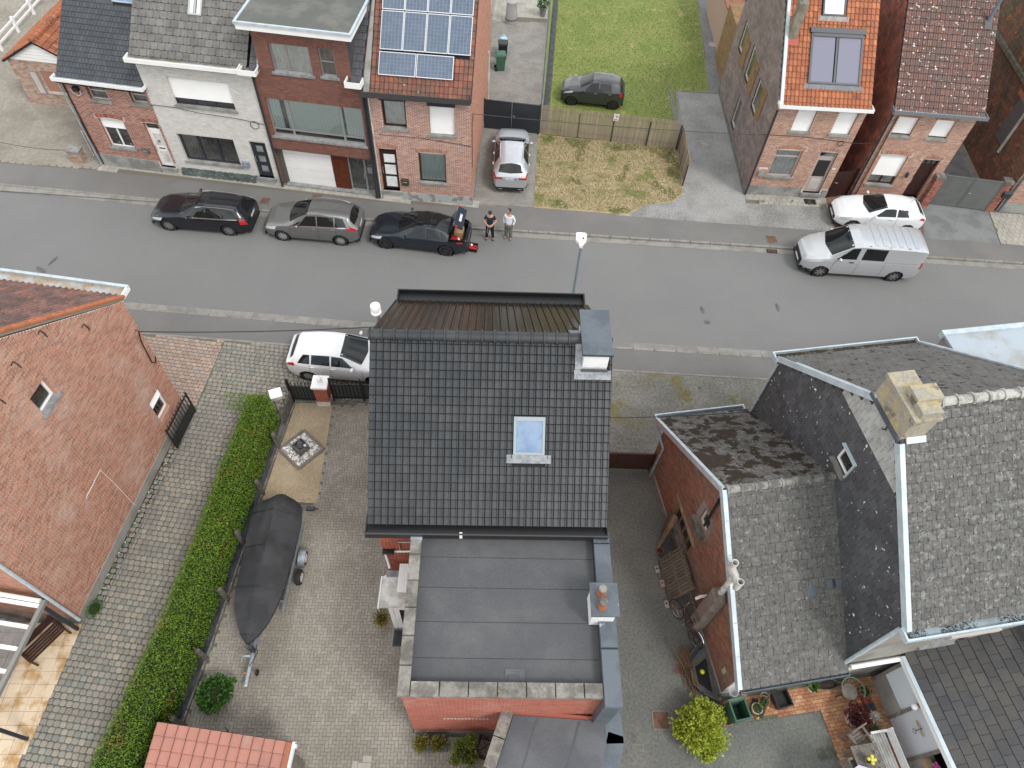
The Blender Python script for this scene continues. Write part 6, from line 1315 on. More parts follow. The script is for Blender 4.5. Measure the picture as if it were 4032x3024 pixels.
# tailgate, hinged at the roof end and lifted
tg = Matrix.Translation((3.80, 0, 1.19)) @ Matrix.Rotation(R(-62), 4, 'Y')
def tbox(x0, y0, z0, x1, y1, z1, nm, m, par=None):
    q = MB().box(x0, y0, z0, x1, y1, z1); q.v = [tuple(tg @ Vector(v)) for v in q.v]; return q.build(nm, m, par or tc_)
lid = tbox(.0, -.62, -.03, .62, .62, .03, 'tailgate', midn)
tbox(.62, -.66, -.42, .70, .66, .035, 'tailgate_face', midn, lid); tbox(.05, -.55, -.05, .58, .55, -.032, 'tailgate_liner', TRIM, lid)
tbox(.701, -.26, -.26, .712, .26, -.15, 'number_plate', PLATE, lid); tbox(.7005, -.55, -.41, .706, .55, -.30, 'lower_trim', TRIM, lid)
tbox(.702, .21, -.26, .7135, .262, -.15, 'plate_band', PLBLUE, lid)
ptm = tg @ Matrix(((0, 0, 1, .713), (1, 0, 0, -.02), (0, 1, 0, -.205), (0, 0, 0, 1))); textmesh('1-FTC-591', .1, PLTXT, 'plate_text', lid, ptm)
for s in (-1, 1): tbox(.64, s*.66-.03 if s > 0 else s*.66-.03, -.16, .712, s*.66+.03, -.02, 'tail_light', TAIL, lid); tbox(.60, s*.52-.12, .031, .69, s*.52+.12, .04, 'light_bar', LAMP, lid)
for s in (-1, 1): MB().tube([(3.95, s*.6, .95), tuple(tg @ Vector((.35, s*.58, -.04)))], .014, 6).build('gas_strut', TRIM, tc_)
def inboot(nm, label, cat, x, y, z, sz, m, rz=0):
    w_ = world_mat(tc_); o = thing(nm, label, cat, tuple(w_ @ Vector((x, y, z))), a+rz); MB().box(-sz[0]/2, -sz[1]/2, 0, sz[0]/2, sz[1]/2, sz[2]).build('body', m, o); return o
cbx = inboot('cardboard_box', 'brown cardboard box inside the open car boot', 'box', 4.2, .05, .545, (.42, .5, .38), M('cardboard', (.38, .24, .12), .9)); MB().box(-.21, -.02, .381, .21, .02, .386).build('tape', M('tape_brown', (.45, .32, .18), .4), cbx)
rbg = inboot('red_bag', 'red bag inside the open car boot', 'bag', 4.05, -.42, .545, (.3, .3, .28), red_pl); MB().tube([(-.1, 0, .28), (-.08, 0, .36), (.08, 0, .36), (.1, 0, .28)], .015, 6).build('handle', black_pl, rbg)
wtb = inboot('white_tube', 'white tube lying in the open car boot', 'tube', 4.3, -.42, .6, (.08, .42, .08), white_p, .5); MB().box(-.045, -.22, -.002, .045, -.18, .085).build('end_cap', black_pl, wtb)
# -- white van
V_ = dict(L=5.40, W=1.956, wb=3.5, fo=.93, wr=.335, zb=.22, w=[(0, .6), (.12, .78), (.5, .93), (1.0, .99), (2, 1), (5.1, 1), (5.35, .97), (5.4, .95)],
    zs=[(0, .72), (.1, .85), (.45, 1.02), (1.0, 1.14), (1.6, 1.17), (5.4, 1.2)], zt=[(0, .74), (.12, .98), (.45, 1.14), (.95, 1.26), (1.05, 1.3), (1.95, 1.88), (2.4, 1.96), (4.8, 1.95), (5.25, 1.92), (5.4, 1.86)],
    wt=[(0, .5), (.2, .72), (.9, .86), (1.2, .84), (1.9, .80), (3, .84), (5.2, .85), (5.4, .83)], ws=(1.0, 1.98), sw=[(1.35, 2.28, 1.95, 2.3), (2.5, 3.55, 2.55, 3.55)],
    tl=(5.3, 5.39, 5.3, 5.39, 3.2, 5.2), hl=(.1, .75, .3, .9, 3.9, 5.0), handles=(2.1,), hm=TRIM, mir=1.5, doors=(1.3, 2.42, 3.65), spokes=7, bumper=TRIM, pz=.6, ptxt='1-HRT-872')
l, a = at_wheels((14.16, 24.66), (17.7, 24.68), V_); vt, vs_, vp_, vc_ = car('white panel van with ribbed roof parked at the far kerb', l, a, silvw, V_, name='parked_van', cat='van', rim_m=twotone)
for i in range(6): vc_('roof_rib', silvw, 2.95+.36*i, 3.15+.36*i, 8.0, .012, n=2)
for s in (1, -1):
    for y in (2.7, 3.6, 4.5): p = vs_(y, 7.6, s, .01); MB().box(p.x-.05, p.y-.02, p.z, p.x+.05, p.y+.02, p.z+.02).build('roof_fixing', alu, vt)
    vp_('side_panel_line', silvw, 3.75, 5.1, 3.75, 5.0, 4.75, 4.95, s, .012, 6, 1); vp_('sliding_rail', TRIM, 3.7, 5.2, 3.7, 5.2, 4.9, 4.98, s, .006, 6, 1); vp_('bumper_strip', TRIM, .02, .5, .02, .5, .3, 1.6, s, .006, 5, 2)
# -- white three-door hatchback
K_ = dict(L=4.31, W=1.78, wb=2.65, fo=.88, wr=.325, w=[(0, .56), (.12, .77), (.5, .94), (1.0, 1), (3.5, 1), (4.0, .95), (4.24, .84), (4.31, .76)],
    zs=[(0, .58), (.1, .66), (.5, .8), (1.3, .93), (3, 1.02), (4.0, 1.1), (4.31, .92)], zt=[(0, .6), (.12, .74), (.5, .9), (1.25, 1.03), (1.35, 1.07), (2.2, 1.38), (2.6, 1.43), (3.3, 1.40), (3.85, 1.30), (4.15, 1.06), (4.31, .95)],
    wt=[(0, .5), (.2, .72), (1.2, .86), (1.4, .80), (2.2, .64), (3.2, .62), (3.8, .56), (4.2, .7), (4.31, .68)], ws=(1.3, 2.26), rs=(3.86, 4.12), sw=[(1.7, 2.75, 2.2, 2.72), (2.81, 3.62, 2.8, 3.25)],
    tl=(3.92, 4.28, 3.98, 4.2, 3.9, 5.2), handles=(2.6,), mir=1.72, doors=(1.38, 2.82), spokes=10, gz=.0, ptxt='1-GKE-150')
kt, ks_, kp_, kc_ = car('white three-door hatchback behind the white van', (15.55, 28.92, .012), R(-1.0), whitep, K_)
MB().tube([ks_(3.5, 10, 1, .0), ks_(3.5, 10, 1, .0)+Vector((.1, 0, .2))], .008, 5).build('aerial', TRIM, kt); kc_('spoiler', TRIM, 4.12, 4.2, 8.0, .012, n=2)
# -- silver crossover nosed up to the dark gate
X_ = dict(L=4.41, W=1.83, wb=2.73, fo=.86, wr=.35, zb=.24, w=[(0, .58), (.12, .78), (.5, .94), (1.0, 1), (3.6, 1), (4.1, .96), (4.33, .88), (4.41, .8)],
    zs=[(0, .7), (.1, .8), (.5, .93), (1.3, 1.05), (3, 1.1), (4.0, 1.13), (4.41, 1.0)], zt=[(0, .72), (.12, .88), (.5, 1.04), (1.25, 1.15), (1.38, 1.19), (2.1, 1.55), (2.6, 1.61), (3.3, 1.58), (3.85, 1.50), (4.22, 1.12), (4.41, 1.0)],
    wt=[(0, .5), (.2, .74), (1.2, .86), (1.4, .82), (2.1, .68), (3.2, .65), (3.85, .62), (4.25, .76), (4.41, .74)], ws=(1.32, 2.16), rs=(3.86, 4.22), sw=[(1.7, 2.6, 2.1, 2.58), (2.66, 3.5, 2.65, 3.35)],
    tl=(4.05, 4.40, 4.1, 4.36, 4.0, 5.2), handles=(2.5, 3.35), hm=CHROME, mir=1.7, doors=(1.4, 2.63), trimline=(1.5, 3.6, CHROME), rails=(2.2, 3.6, CHROME), spokes=10, gz=0, pz=.86, ptxt='2-EXM-960')
xt, xs_, xp_, xc_ = car('silver crossover parked nose-in before the dark blue gate', (-.92, 33.42, .012), R(-90+1.5), silver, X_)
xc_('rear_light_bar', TAIL, 4.27, 4.36, 6.6, .004, x0e=4.16, x1e=4.3, n=2) if False else None
for y in (-.62, .62): MB().box(4.405, y-.2, .93, 4.43, y+.2, 1.03).build('tail_light', TAIL, xt)
for y in (-.5, .5): MB().box(4.38, y-.1, .3, 4.43, y+.1, .34).build('exhaust_trim', CHROME, xt)
# -- small dark hatchback on the lawn
I_ = dict(L=3.58, W=1.6, wb=2.38, fo=.62, wr=.285, w=[(0, .6), (.1, .8), (.4, .95), (.8, 1), (3.0, 1), (3.35, .95), (3.52, .86), (3.58, .8)],
    zs=[(0, .66), (.1, .76), (.5, .9), (1.0, .97), (2.5, 1.04), (3.3, 1.06), (3.58, .95)], zt=[(0, .68), (.1, .84), (.45, 1.0), (.9, 1.08), (1.0, 1.13), (1.65, 1.48), (2.1, 1.54), (2.8, 1.52), (3.25, 1.46), (3.5, 1.08), (3.58, .98)],
    wt=[(0, .5), (.2, .74), (.9, .86), (1.1, .80), (1.65, .68), (2.6, .66), (3.2, .64), (3.5, .76), (3.58, .74)], ws=(.96, 1.72), rs=(3.28, 3.48), sw=[(1.3, 2.1, 1.65, 2.08), (2.16, 2.85, 2.15, 2.75)],
    tl=(3.3, 3.5, 3.28, 3.42, 3.6, 5.2), hl=(.1, .6, .25, .7, 4.0, 5.0), handles=(1.95, 2.75), hm=CHROME, mir=1.3, doors=(1.0, 2.13), spokes=8, gz=.0, ptxt='1-BQR-733')
l, a = at_wheels((2.24, 37.12), (4.62, 36.96), I_); car('small dark grey hatchback parked on the lawn behind the reed fence', (l[0], l[1], .01), a, darkg, I_, rim_m=blackrim)
# -- white-silver compact by the sett drive, half under the roof edge
B_ = dict(L=4.35, W=1.80, wb=2.67, fo=.85, wr=.325, w=[(0, .58), (.12, .78), (.5, .94), (1.0, 1), (3.6, 1), (4.05, .95), (4.28, .86), (4.35, .8)],
    zs=[(0, .64), (.1, .74), (.5, .88), (1.2, 1.0), (3, 1.06), (4.0, 1.1), (4.35, .98)], zt=[(0, .66), (.12, .82), (.5, .98), (1.1, 1.1), (1.22, 1.15), (2.05, 1.5), (2.6, 1.555), (3.4, 1.52), (3.95, 1.44), (4.25, 1.08), (4.35, 1.0)],
    wt=[(0, .5), (.2, .72), (1.1, .86), (1.3, .80), (2.05, .68), (3.2, .66), (3.95, .62), (4.25, .76), (4.35, .74)], ws=(1.16, 2.12), rs=(3.98, 4.22), sw=[(1.6, 2.5, 2.05, 2.48), (2.56, 3.3, 2.55, 3.28), (3.36, 3.85, 3.35, 3.62)],
    tl=(3.95, 4.33, 4.0, 4.24, 3.9, 5.15), handles=(2.42, 3.25), mir=1.62, doors=(1.25, 2.53, 3.35), spokes=10, gz=0, ptxt='1-PVX-409')
car('white compact car on the setts beside the black fence', (-4.72, 17.35, .04), R(180-.5), whitep, B_)
# ================================================================== fences, gates, posts
def two_leaf_gate(label, P, Q, h, mat, split=.5, thick=.05, z=0, handle=True, frame=True):
    P, Q = Vector((*P, z)), Vector((*Q, z)); d = Q-P; L = d.length; t = thing('gate', label, 'gate', tuple(P), math.atan2(d.y, d.x))
    for i, (a, b) in enumerate(((0.04, L*split-.01), (L*split+.01, L-.04))):
        lf_ = MB().box(a, -thick/2, .06, b, thick/2, h).build('gate_leaf', mat, t)
        if frame:
            f = MB()
            for q in ((a, .06, a+.07, h), (b-.07, .06, b, h), (a+.07, .06, b-.07, .14), (a+.07, h-.08, b-.07, h)): f.box(q[0], -thick/2-.014, q[1], q[2], -thick/2-.001, q[3])
            f.build('leaf_frame', mat, lf_)
    for x in (-.04, L-.04): MB().box(x, -.05, 0, x+.08, .05, h+.06).build('post', mat, t)
    if handle: MB().tube([(L*split+.08, -thick/2-.01, 1.0), (L*split+.08, -.09, 1.0), (L*split+.2, -.09, 1.0)], .014, 6).build('handle', alu, t)
    return t
two_leaf_gate('dark blue-grey double gate behind the silver crossover', (-2.56, 34.43), (.46, 34.22), 1.78, anthr)
two_leaf_gate('grey double gate between two brick piers at the right edge', (21.1, 30.62), (24.05, 30.36), 1.85, gate_grey)
two_leaf_gate('brown gate closing the passage between the two right houses', (15.68, 30.5), (16.86, 30.86), 1.6, dark_br, .02)
two_leaf_gate('low brown board gate between the centre house and brick wing', (2.78, 13.42), (5.5, 13.52), 1.2, M('brown_gate', (.055, .024, .016), .6), .5, handle=False)
for x, nm in ((20.78, 'left'), (24.22, 'right')):
    t = thing('gate_pier', 'brick gate pier with mossy stone top %s of the grey gate' % nm, 'pier', (x, 30.5, 0), R(-2))
    MB().box(-.19, -.19, 0, .19, .19, 1.75).build('core', mortar, t); b_ = MB()
    for f_ in (Fr((-.2, -.2, 0), (1, 0, 0), (0, 0, 1)), Fr((.2, -.2, 0), (0, 1, 0), (0, 0, 1)), Fr((-.2, .2, 0), (0, -1, 0), (0, 0, 1))): pieces(t, f_, rows(rect(0, 0, .4, 1.75), .2, .066, .012), blk(.006), br_red, 'brick', 60)
    MB().box(-.23, -.23, 1.755, .23, .23, 1.9).build('cap', coping_m, t)
lbx = thing('letter_box', 'dark grey letter box beside the right gate pier', 'letter box', (24.45, 30.28, 1.0), R(-2)); MB().box(-.2, -.12, 0, .2, .05, .28).build('box', anthr, lbx); MB().add([(-.22, -.15, .28), (.22, -.15, .28), (.22, .06, .36), (-.22, .06, .36), (-.22, -.15, .30), (.22, -.15, .30), (.22, .06, .39), (-.22, .06, .39)], [(4, 5, 6, 7), (0, 1, 5, 4), (0, 4, 7, 3), (1, 2, 6, 5)]).build('lid', anthr, lbx)
# reed screen
def reed_fence(label, P, Q, posts, h=1.72, seed=1):
    P, Q = Vector((*P, 0)), Vector((*Q, 0)); d = Q-P; L = d.length; t = thing('reed_fence', label, 'fence', tuple(P), math.atan2(d.y, d.x), 'reed screens round the dry lawn')
    rn = random.Random(seed); m_ = MB(); x = 0
    while x < L:
        w_ = rn.uniform(.008, .018); top = h+.09*noise.noise((x*1.3, seed, 0))+rn.uniform(-.05, .03); y = -.02+rn.uniform(-.012, .012)+.05*noise.noise((x*.9, seed*3, 5)); lean = rn.uniform(-.015, .015)
        m_.add([(x, y-.006, .02), (x+w_, y-.006, .02), (x+w_/2, y+.008, .02), (x+lean, y-.006, top), (x+w_+lean, y-.006, top), (x+w_/2+lean, y+.008, top)], [(0, 1, 4, 3), (1, 2, 5, 4), (2, 0, 3, 5), (3, 4, 5)]); x += w_*1.05
    m_.build('reeds', reed, t, fix=False, kind='stuff')
    for px_ in posts: MB().box(px_-.03, -.075, 0, px_+.03, -.04, h-.2).build('post', rust if px_ == posts[0] else anthr, t)
    for z in (.35, .95, 1.5): MB().tube([(0, -.045, z), (L, -.045, z)], .005, 4).build('wire', rust, t)
    return t
RFN = reed_fence('long reed screen fence between the dry lawn and the green lawn', (.55, 34.32), (8.17, 33.78), (2.1, 3.95, 5.9, 7.55))
reed_fence('short reed screen turning the corner beside the gravelled drive', (8.2, 33.78), (8.25, 30.6), (.1, 1.6, 3.1), 1.5, 2)
sg = thing('warning_sign', 'white no-entry sign with red bar fixed to the reed screen', 'sign', (4.42, 33.95, 1.36), R(-4))
MB().box(0, -.012, 0, .27, 0, .40).build('board', white_p, sg)
MB().add([(.135+r_*math.cos(a*PI/12), -.0135, .255+r_*math.sin(a*PI/12)) for a in range(24) for r_ in (.105, .085)], [(2*a, 2*((a+1) % 24), 2*((a+1) % 24)+1, 2*a+1) for a in range(24)]).build('ring', M('sign_grey', (.2, .2, .22), .6), sg, fix=False)
MB().add([(.13, -.0135, .20), (.19, -.0135, .20), (.19, -.0135, .28), (.165, -.0135, .305), (.13, -.0135, .26)], [(0, 1, 2, 3, 4)]).build('hand_mark', M('sign_black', (.02, .02, .03), .6), sg, fix=False)
MB().add([(.07, -.0138, .33), (.09, -.0138, .345), (.20, -.0138, .185), (.185, -.0138, .17)], [(0, 1, 2, 3)]).build('slash', M('sign_grey', (.2, .2, .22), .6), sg, fix=False)
MB().box(.03, -.0145, .035, .24, -.0125, .10).build('red_bar', M('sign_red', (.55, .06, .07), .6), sg)
# green mesh fence and weed cloth
gfn = thing('mesh_fence', 'green wire mesh fence along the left side of the lawn', 'fence', (.52, 34.3, 0), R(90-.8)); gm = M('green_wire', (.02, .12, .075), .5)
for i in range(11): MB().tube([(i*1.9, 0, 0), (i*1.9, 0, 1.5)], .025, 6).build('post', gm, gfn)
for i in range(5): MB().tube([(0, 0, .1+i*.33), (19, 0, .1+i*.33)], .009, 4).build('rail', gm, gfn)
ms = MB()
for i in range(240): x = i*.08; ms.add([(x, -.003, .1), (x+.006, -.003, .1), (x+.006, -.003, 1.42), (x, -.003, 1.42)], [(0, 1, 2, 3)])
ms.build('mesh_wires', gm, gfn, fix=False, kind='stuff')
def cloth_strip(nm, label, line, w_, mat, amp=.05, z=.02):
    V = []; F = []; n = 0; pts = []
    for (a, b), (c, d) in zip(line, line[1:]):
        k = max(2, int(math.hypot(c-a, d-b)/.12))
        for i in range(k): pts.append((lerp(a, c, i/k), lerp(b, d, i/k)))
    for i, (x, y) in enumerate(pts):
        for j in range(6): V.append((x+w_*j/5, y+random.uniform(-.02, .02), z+amp*(.6+.9*noise.noise((x*3+j*1.9, y*2.4, 0)))*(1 if 0 < j < 5 else .2)))
    for i in range(len(pts)-1):
        for j in range(5): F.append((i*6+j, i*6+j+1, (i+1)*6+j+1, (i+1)*6+j))
    return tag(MB().add(V, F, 0).build(nm, mat, smooth=True, ang=60), label, 'ground cloth')
cloth_strip('weed_cloth', 'crumpled black weed cloth at the foot of the hedge', [(-9.42, 14.6), (-9.36, 11.5), (-9.42, 9), (-9.48, 6.3), (-9.65, 4.2), (-9.95, 1.2)], .46, blackfoil, .09)
cloth_strip('weed_cloth', 'black weed cloth strip between green fence and lawn', [(.62, 34.4), (.8, 42), (1.0, 52)], .35, blackfoil, .06)
ke = thing('garden_edging', 'concrete edging boards between the hedge strip and yard', 'edging', (0, 0, 0), 0)
el_ = [(-8.62, 15.3), (-8.84, 11.85), (-8.96, 8.85), (-9.06, 6.24), (-9.22, 3.93), (-9.45, 1.0)]
for (a, b), (c, d) in zip(el_, el_[1:]):
    L = math.hypot(c-a, d-b); f_ = Fr((a, b, 0), (c-a, d-b, 0), (-(d-b), c-a, 0)); n = max(1, round(L)); pieces(ke, f_, [(i*L/n, -.03, (i+1)*L/n-.012, .03) for i in range(n)], blk(.11, .01), coping_m, 'edging_board')
post_spots = ((-8.74, 13.31), (-8.83, 11.34), (-8.99, 9.38), (-8.98, 7.40), (-9.09, 5.46), (-9.2, 3.52))
pst = None; names_ = ('first', 'second', 'third', 'fourth', 'fifth', 'sixth')
for i, (x, y) in enumerate(post_spots):
    lab = '%s weathered fence post from the street beside the hedge' % names_[i]
    if pst is None:
        pst = thing('fence_post', lab, 'post', (x, y, 0), .1, 'weathered posts along the hedge'); m_ = MB(); m_.box(-.06, -.06, 0, .06, .06, 1.08); m_.add([(-.06, -.06, 1.08), (.06, -.06, 1.08), (.06, .06, 1.08), (-.06, .06, 1.08), (-.02, -.02, 1.14), (.02, -.02, 1.14), (.02, .02, 1.14), (-.02, .02, 1.14)], [(0, 1, 5, 4), (1, 2, 6, 5), (2, 3, 7, 6), (3, 0, 4, 7), (4, 5, 6, 7)]); m_.build('post_shaft', conc_post, pst); MB().tube([(0, 0, 1.13), (-.03, .02, 1.3)], .022, 6).build('iron_stub', rust, pst)
    else: clone(pst, (x, y, 0), .1+random.uniform(-.1, .1), lab)
# iron front fence, pier and gate
ff = thing('iron_fence', 'short black iron fence with netting left of the brick pier', 'fence', (-8.7, 15.5, 0), R(1.5))
def ironwork(t, L, h, sp, panel=True):
    for z in (.18, h-.22): MB().box(0, -.02, z, L, .02, z+.04).build('rail', black_m, t)
    n = int(L/sp)
    for i in range(n+1):
        x = i*L/n; b_ = MB().box(x-.01, -.01, .05, x+.01, .01, h); b_.add([(x-.022, -.022, h), (x+.022, -.022, h), (x+.022, .022, h), (x-.022, .022, h), (x, 0, h+.12)], [(0, 1, 4), (1, 2, 4), (2, 3, 4), (3, 0, 4)]); b_.build('bar', black_m, t)
    if panel: MB().box(.02, .02, .1, L-.02, .03, h-.2).build('netting_panel', M('dark_netting', (.03, .035, .035), .8), t)
ironwork(ff, .95, 1.25, .12); MB().box(-.05, -.05, 0, .05, .05, 1.5).build('post', black_m, ff)
gp_ = thing('gate_pier', 'brick pier with white capstone and ball between iron fence and gate', 'pier', (-7.44, 15.62, 0), R(2))
MB().box(-.27, -.27, 0, .27, .27, .3).build('plinth', white_w, gp_); MB().box(-.245, -.245, .3, .245, .245, 1.22).build('core', mortar, gp_)
for f_ in (Fr((-.25, -.25, .3), (1, 0, 0), (0, 0, 1)), Fr((.25, -.25, .3), (0, 1, 0), (0, 0, 1)), Fr((-.25, .25, .3), (0, -1, 0), (0, 0, 1))): pieces(gp_, f_, rows(rect(0, 0, .5, .92), .2, .066, .013), blk(.006), br_main, 'brick', 60)
MB().box(-.31, -.31, 1.225, .31, .31, 1.32).build('capstone', white_p, gp_); MB().lathe([(.12, 1.32), (.1, 1.36), (.06, 1.38), (.1, 1.44), (.105, 1.5), (.06, 1.57), (0, 1.59)], n=14).build('ball_finial', white_p, gp_, smooth=True)
ig = thing('iron_gate', 'black iron spear-topped double gate right of the brick pier', 'gate', (-7.1, 15.68, 0), R(4)); ironwork(ig, 2.45, 1.3, .14)
for x in (0, 1.2, 2.45): MB().box(x-.03, -.03, 0, x+.03, .03, 1.5).build('stile', black_m, ig)
lb2 = thing('letter_box', 'white letter box on two posts at the hedge end', 'letter box', (-9.03, 15.0, 0), R(25))
for x in (-.17, .17): MB().tube([(x, 0, 0), (x, 0, 1.1)], .025, 6).build('post', conc_post, lb2)
MB().box(-.2, -.16, 1.0, .2, .14, 1.2).build('box', white_w, lb2); MB().add([(-.23, -.2, 1.2), (.23, -.2, 1.2), (.23, .18, 1.28), (-.23, .18, 1.28), (-.23, -.2, 1.225), (.23, -.2, 1.225), (.23, .18, 1.305), (-.23, .18, 1.305)], [(4, 5, 6, 7), (0, 1, 5, 4), (0, 4, 7, 3), (1, 2, 6, 5), (2, 3, 7, 6)]).build('lid', white_p, lb2)
wp_ = thing('lattice_panel', 'grey lattice board between the letter box and gravel bed', 'fence', (-8.72, 14.35, 0), R(88))
for i in range(8): MB().box(i*.14, -.01, 0, i*.14+.09, .01, .85-.02*(i % 2)).build('slat', conc_post, wp_)
# far-left: rail fence, gate, pier and chain
rf_ = thing('rail_fence', 'white two-rail fence in the top left corner', 'fence', (-31.4, 36.5, 0), R(90))
for i in range(6):
    MB().box(i*2.1-.07, -.07, 0, i*2.1+.07, .07, .95).build('post', white_p, rf_)
    for z in (.35, .72):
        if i < 5: MB().box(i*2.1+.07, -.03, z, i*2.1+2.03, .03, z+.11).build('rail', white_p, rf_)
bgt = thing('side_gate', 'brown boarded gate leaning beside the drainpipe at far left', 'gate', (-22.35, 29.6, 0), R(118))
for i in range(12): MB().box(.12+i*.17, -.02, .12, .12+i*.17+.162, .02, 1.5).build('board', M('pinkish_board', (.27, .155, .12), .8, var=.1), bgt)
for q in ((0, .1, .1, 1.52), (2.17, .1, 2.27, 1.52)): MB().box(q[0], -.03, q[1], q[2], .03, q[3]).build('stile', white_w, bgt)
pp = thing('gate_pier', 'low brick pier with blue stone cap at the far left pavement', 'pier', (-22.95, 29.22, 0), R(-4)); MB().box(-.29, -.19, 0, .29, .19, .66).build('core', mortar, pp)
for f_ in (Fr((-.3, -.2, 0), (1, 0, 0), (0, 0, 1)), Fr((.3, -.2, 0), (0, 1, 0), (0, 0, 1))): pieces(pp, f_, rows(rect(0, 0, .6 if f_.u.x > .5 else .4, .66), .2, .066, .013), blk(.006), br_pk, 'brick', 60)
MB().box(-.34, -.24, .665, .34, .24, .75).build('capstone', bluestone, pp)
def cable(name, label, P, Q, sag, r=.014, cat='cable', mat=None):
    P, Q = Vector(P), Vector(Q); return tag(MB().tube([P.lerp(Q, i/20)-Vector((0, 0, sag*4*(i/20)*(1-i/20))) for i in range(21)], r, 5).build(name, mat or black_pl), label, cat)
cable('barrier_chain', 'chain hung low across the far left drive', (-27.5, 29.5, .75), (-23.2, 29.25, .62), .18, .018, 'chain', rust)
cable('overhead_cable', 'black cable from the left gable to the centre house flue', tuple(world_mat(LH) @ gf.p(8.14, 5.12, .17)), (-4.38, 14.72, 6.05), .12, .018)
cable('overhead_cable', 'thin cable spanning the lawn gap between two houses opposite', (-2.62, 28.1, 5.1), (11.4, 30.25, 3.62), .12, .014)
cable('overhead_cable', 'thin cable from the centre house to the slate-clad house', (2.8, 12.9, 4.3), (8.75, 14.3, 3.35), .1, .014)
cable('overhead_cable', 'thin cable bridging the passage between the two right houses', tuple(world_mat(H5) @ Vector((4.2, -.03, 3.4))), tuple(world_mat(H6) @ Vector((.1, -.03, 3.35))), .03, .012)
# ------------------------------------------------------------------ street lamp
sl_ = thing('street_lamp', 'street lamp with white head rising behind the centre house', 'street lamp', (2.16, 19.28, 0), 0)
MB().lathe([(.09, 0), (.085, 1.0), (.06, 1.05), (.05, 5.85)], n=12).build('pole', M('pole_blue_grey', (.22, .30, .34), .5, metal=.3), sl_, smooth=True)
hd = MB(); P = [(-.06, -.05), (.06, -.05), (.08, .12), (.19, .26), (.19, .62), (.13, .66), (-.13, .66), (-.19, .62), (-.19, .26), (-.08, .12)]
hd.prism(P, 5.85, 5.97); hd.build('head', white_p, sl_); MB().prism([(a*.8, b*.8+.08) for a, b in P], 5.82, 5.849).build('lens', glass_d, sl_); MB().lathe([(.035, 5.97), (.035, 6.02), (0, 6.03)], (.08, .33, 0), 8).build('sensor', green_bin, sl_)
# letter boxes on the facades
def wallbox(label, H_, f_, u, v, sz, mat, slot=True):
    p = world_mat(H_) @ f_.p(u, v, 0); t = thing('letter_box', label, 'letter box', tuple(p), H_.rotation_euler.z); MB().box(-sz[0]/2, -sz[2], 0, sz[0]/2, -.01, sz[1]).build('box', mat, t)
    MB().box(-sz[0]/2-.02, -sz[2]-.03, sz[1], sz[0]/2+.02, -.01, sz[1]+.03).build('lid', mat, t); MB().box(-sz[0]*.3, -sz[2]-.004, sz[1]*.62, sz[0]*.3, -sz[2]+.002, sz[1]*.72).build('slot', white_w, t); return t
wallbox('dark grey letter box between arched window and white door', H1, f1, 2.78, 1.15, (.32, .25, .12), conc_d); wallbox('blue-grey letter box beside the dark door of the white house', H2, f2, 3.72, 1.0, (.3, .3, .14), M('bluegrey_box', (.22, .25, .33), .5))
wallbox('brown letter box right of the glazed dark door', H4, f4, 1.42, 1.0, (.34, .3, .14), M('bronze_box', (.06, .05, .04), .5)); wallbox('silver letter box left of the net-curtained window', H5, f5, .45, 1.25, (.3, .24, .12), alu)
num = thing('name_plate', 'small white number plate beside the pink-grey door', 'sign', tuple(world_mat(H5) @ f5.p(3.98, 1.8, .012)), H5.rotation_euler.z); MB().box(-.07, -.012, 0, .07, 0, .11).build('plate', white_p, num); textmesh('64', .08, PLTXT, 'number', num, Matrix(((1, 0, 0, 0), (0, 0, 1, -.014), (0, 1, 0, .055), (0, 0, 0, 1))))
hgn = thing('name_plate', 'white name sign above the silver letter box', 'sign', tuple(world_mat(H5) @ f5.p(.45, 1.62, .012)), H5.rotation_euler.z); MB().box(-.24, -.012, 0, .24, 0, .09).build('plate', white_p, hgn); MB().box(-.23, -.0135, .015, -.17, -.012, .075).build('mark', PLBLUE, hgn); MB().box(-.14, -.0135, .035, .2, -.012, .055).build('line', M('sign_red', (.55, .06, .07), .6), hgn)
# ------------------------------------------------------------------ covered boat and trailer
bt_ = thing('covered_boat', 'boat under a black canvas cover standing on its trailer', 'boat', (-7.75, 8.2, 0), 0)
st = [(10.80, -7.95, -7.42, 1.32, .96), (10.62, -8.42, -7.12, 1.62, 1.0), (10.40, -8.66, -6.97, 1.66, 1.02), (9.95, -8.64, -6.91, 1.52, 1.04), (9.4, -8.6, -6.89, 1.46, 1.05), (8.9, -8.56, -6.89, 1.56, 1.05), (8.3, -8.53, -6.90, 1.46, 1.06), (7.6, -8.48, -6.92, 1.36, 1.07), (7.2, -8.43, -6.97, 1.31, 1.08), (6.8, -8.32, -7.05, 1.26, 1.08), (6.45, -8.16, -7.15, 1.22, 1.08), (6.15, -7.99, -7.29, 1.18, 1.08), (5.93, -7.85, -7.44, 1.14, 1.07), (5.79, -7.70, -7.58, 1.1, 1.06)]
def bs(y):
    for A_, B_ in zip(st, st[1:]):
        if A_[0] >= y >= B_[0]: f = (A_[0]-y)/(A_[0]-B_[0]); return [lerp(A_[k_], B_[k_], f) for k_ in range(5)]
    return list(st[-1])
V = []; F = []; NB_ = 70; K_ = 19
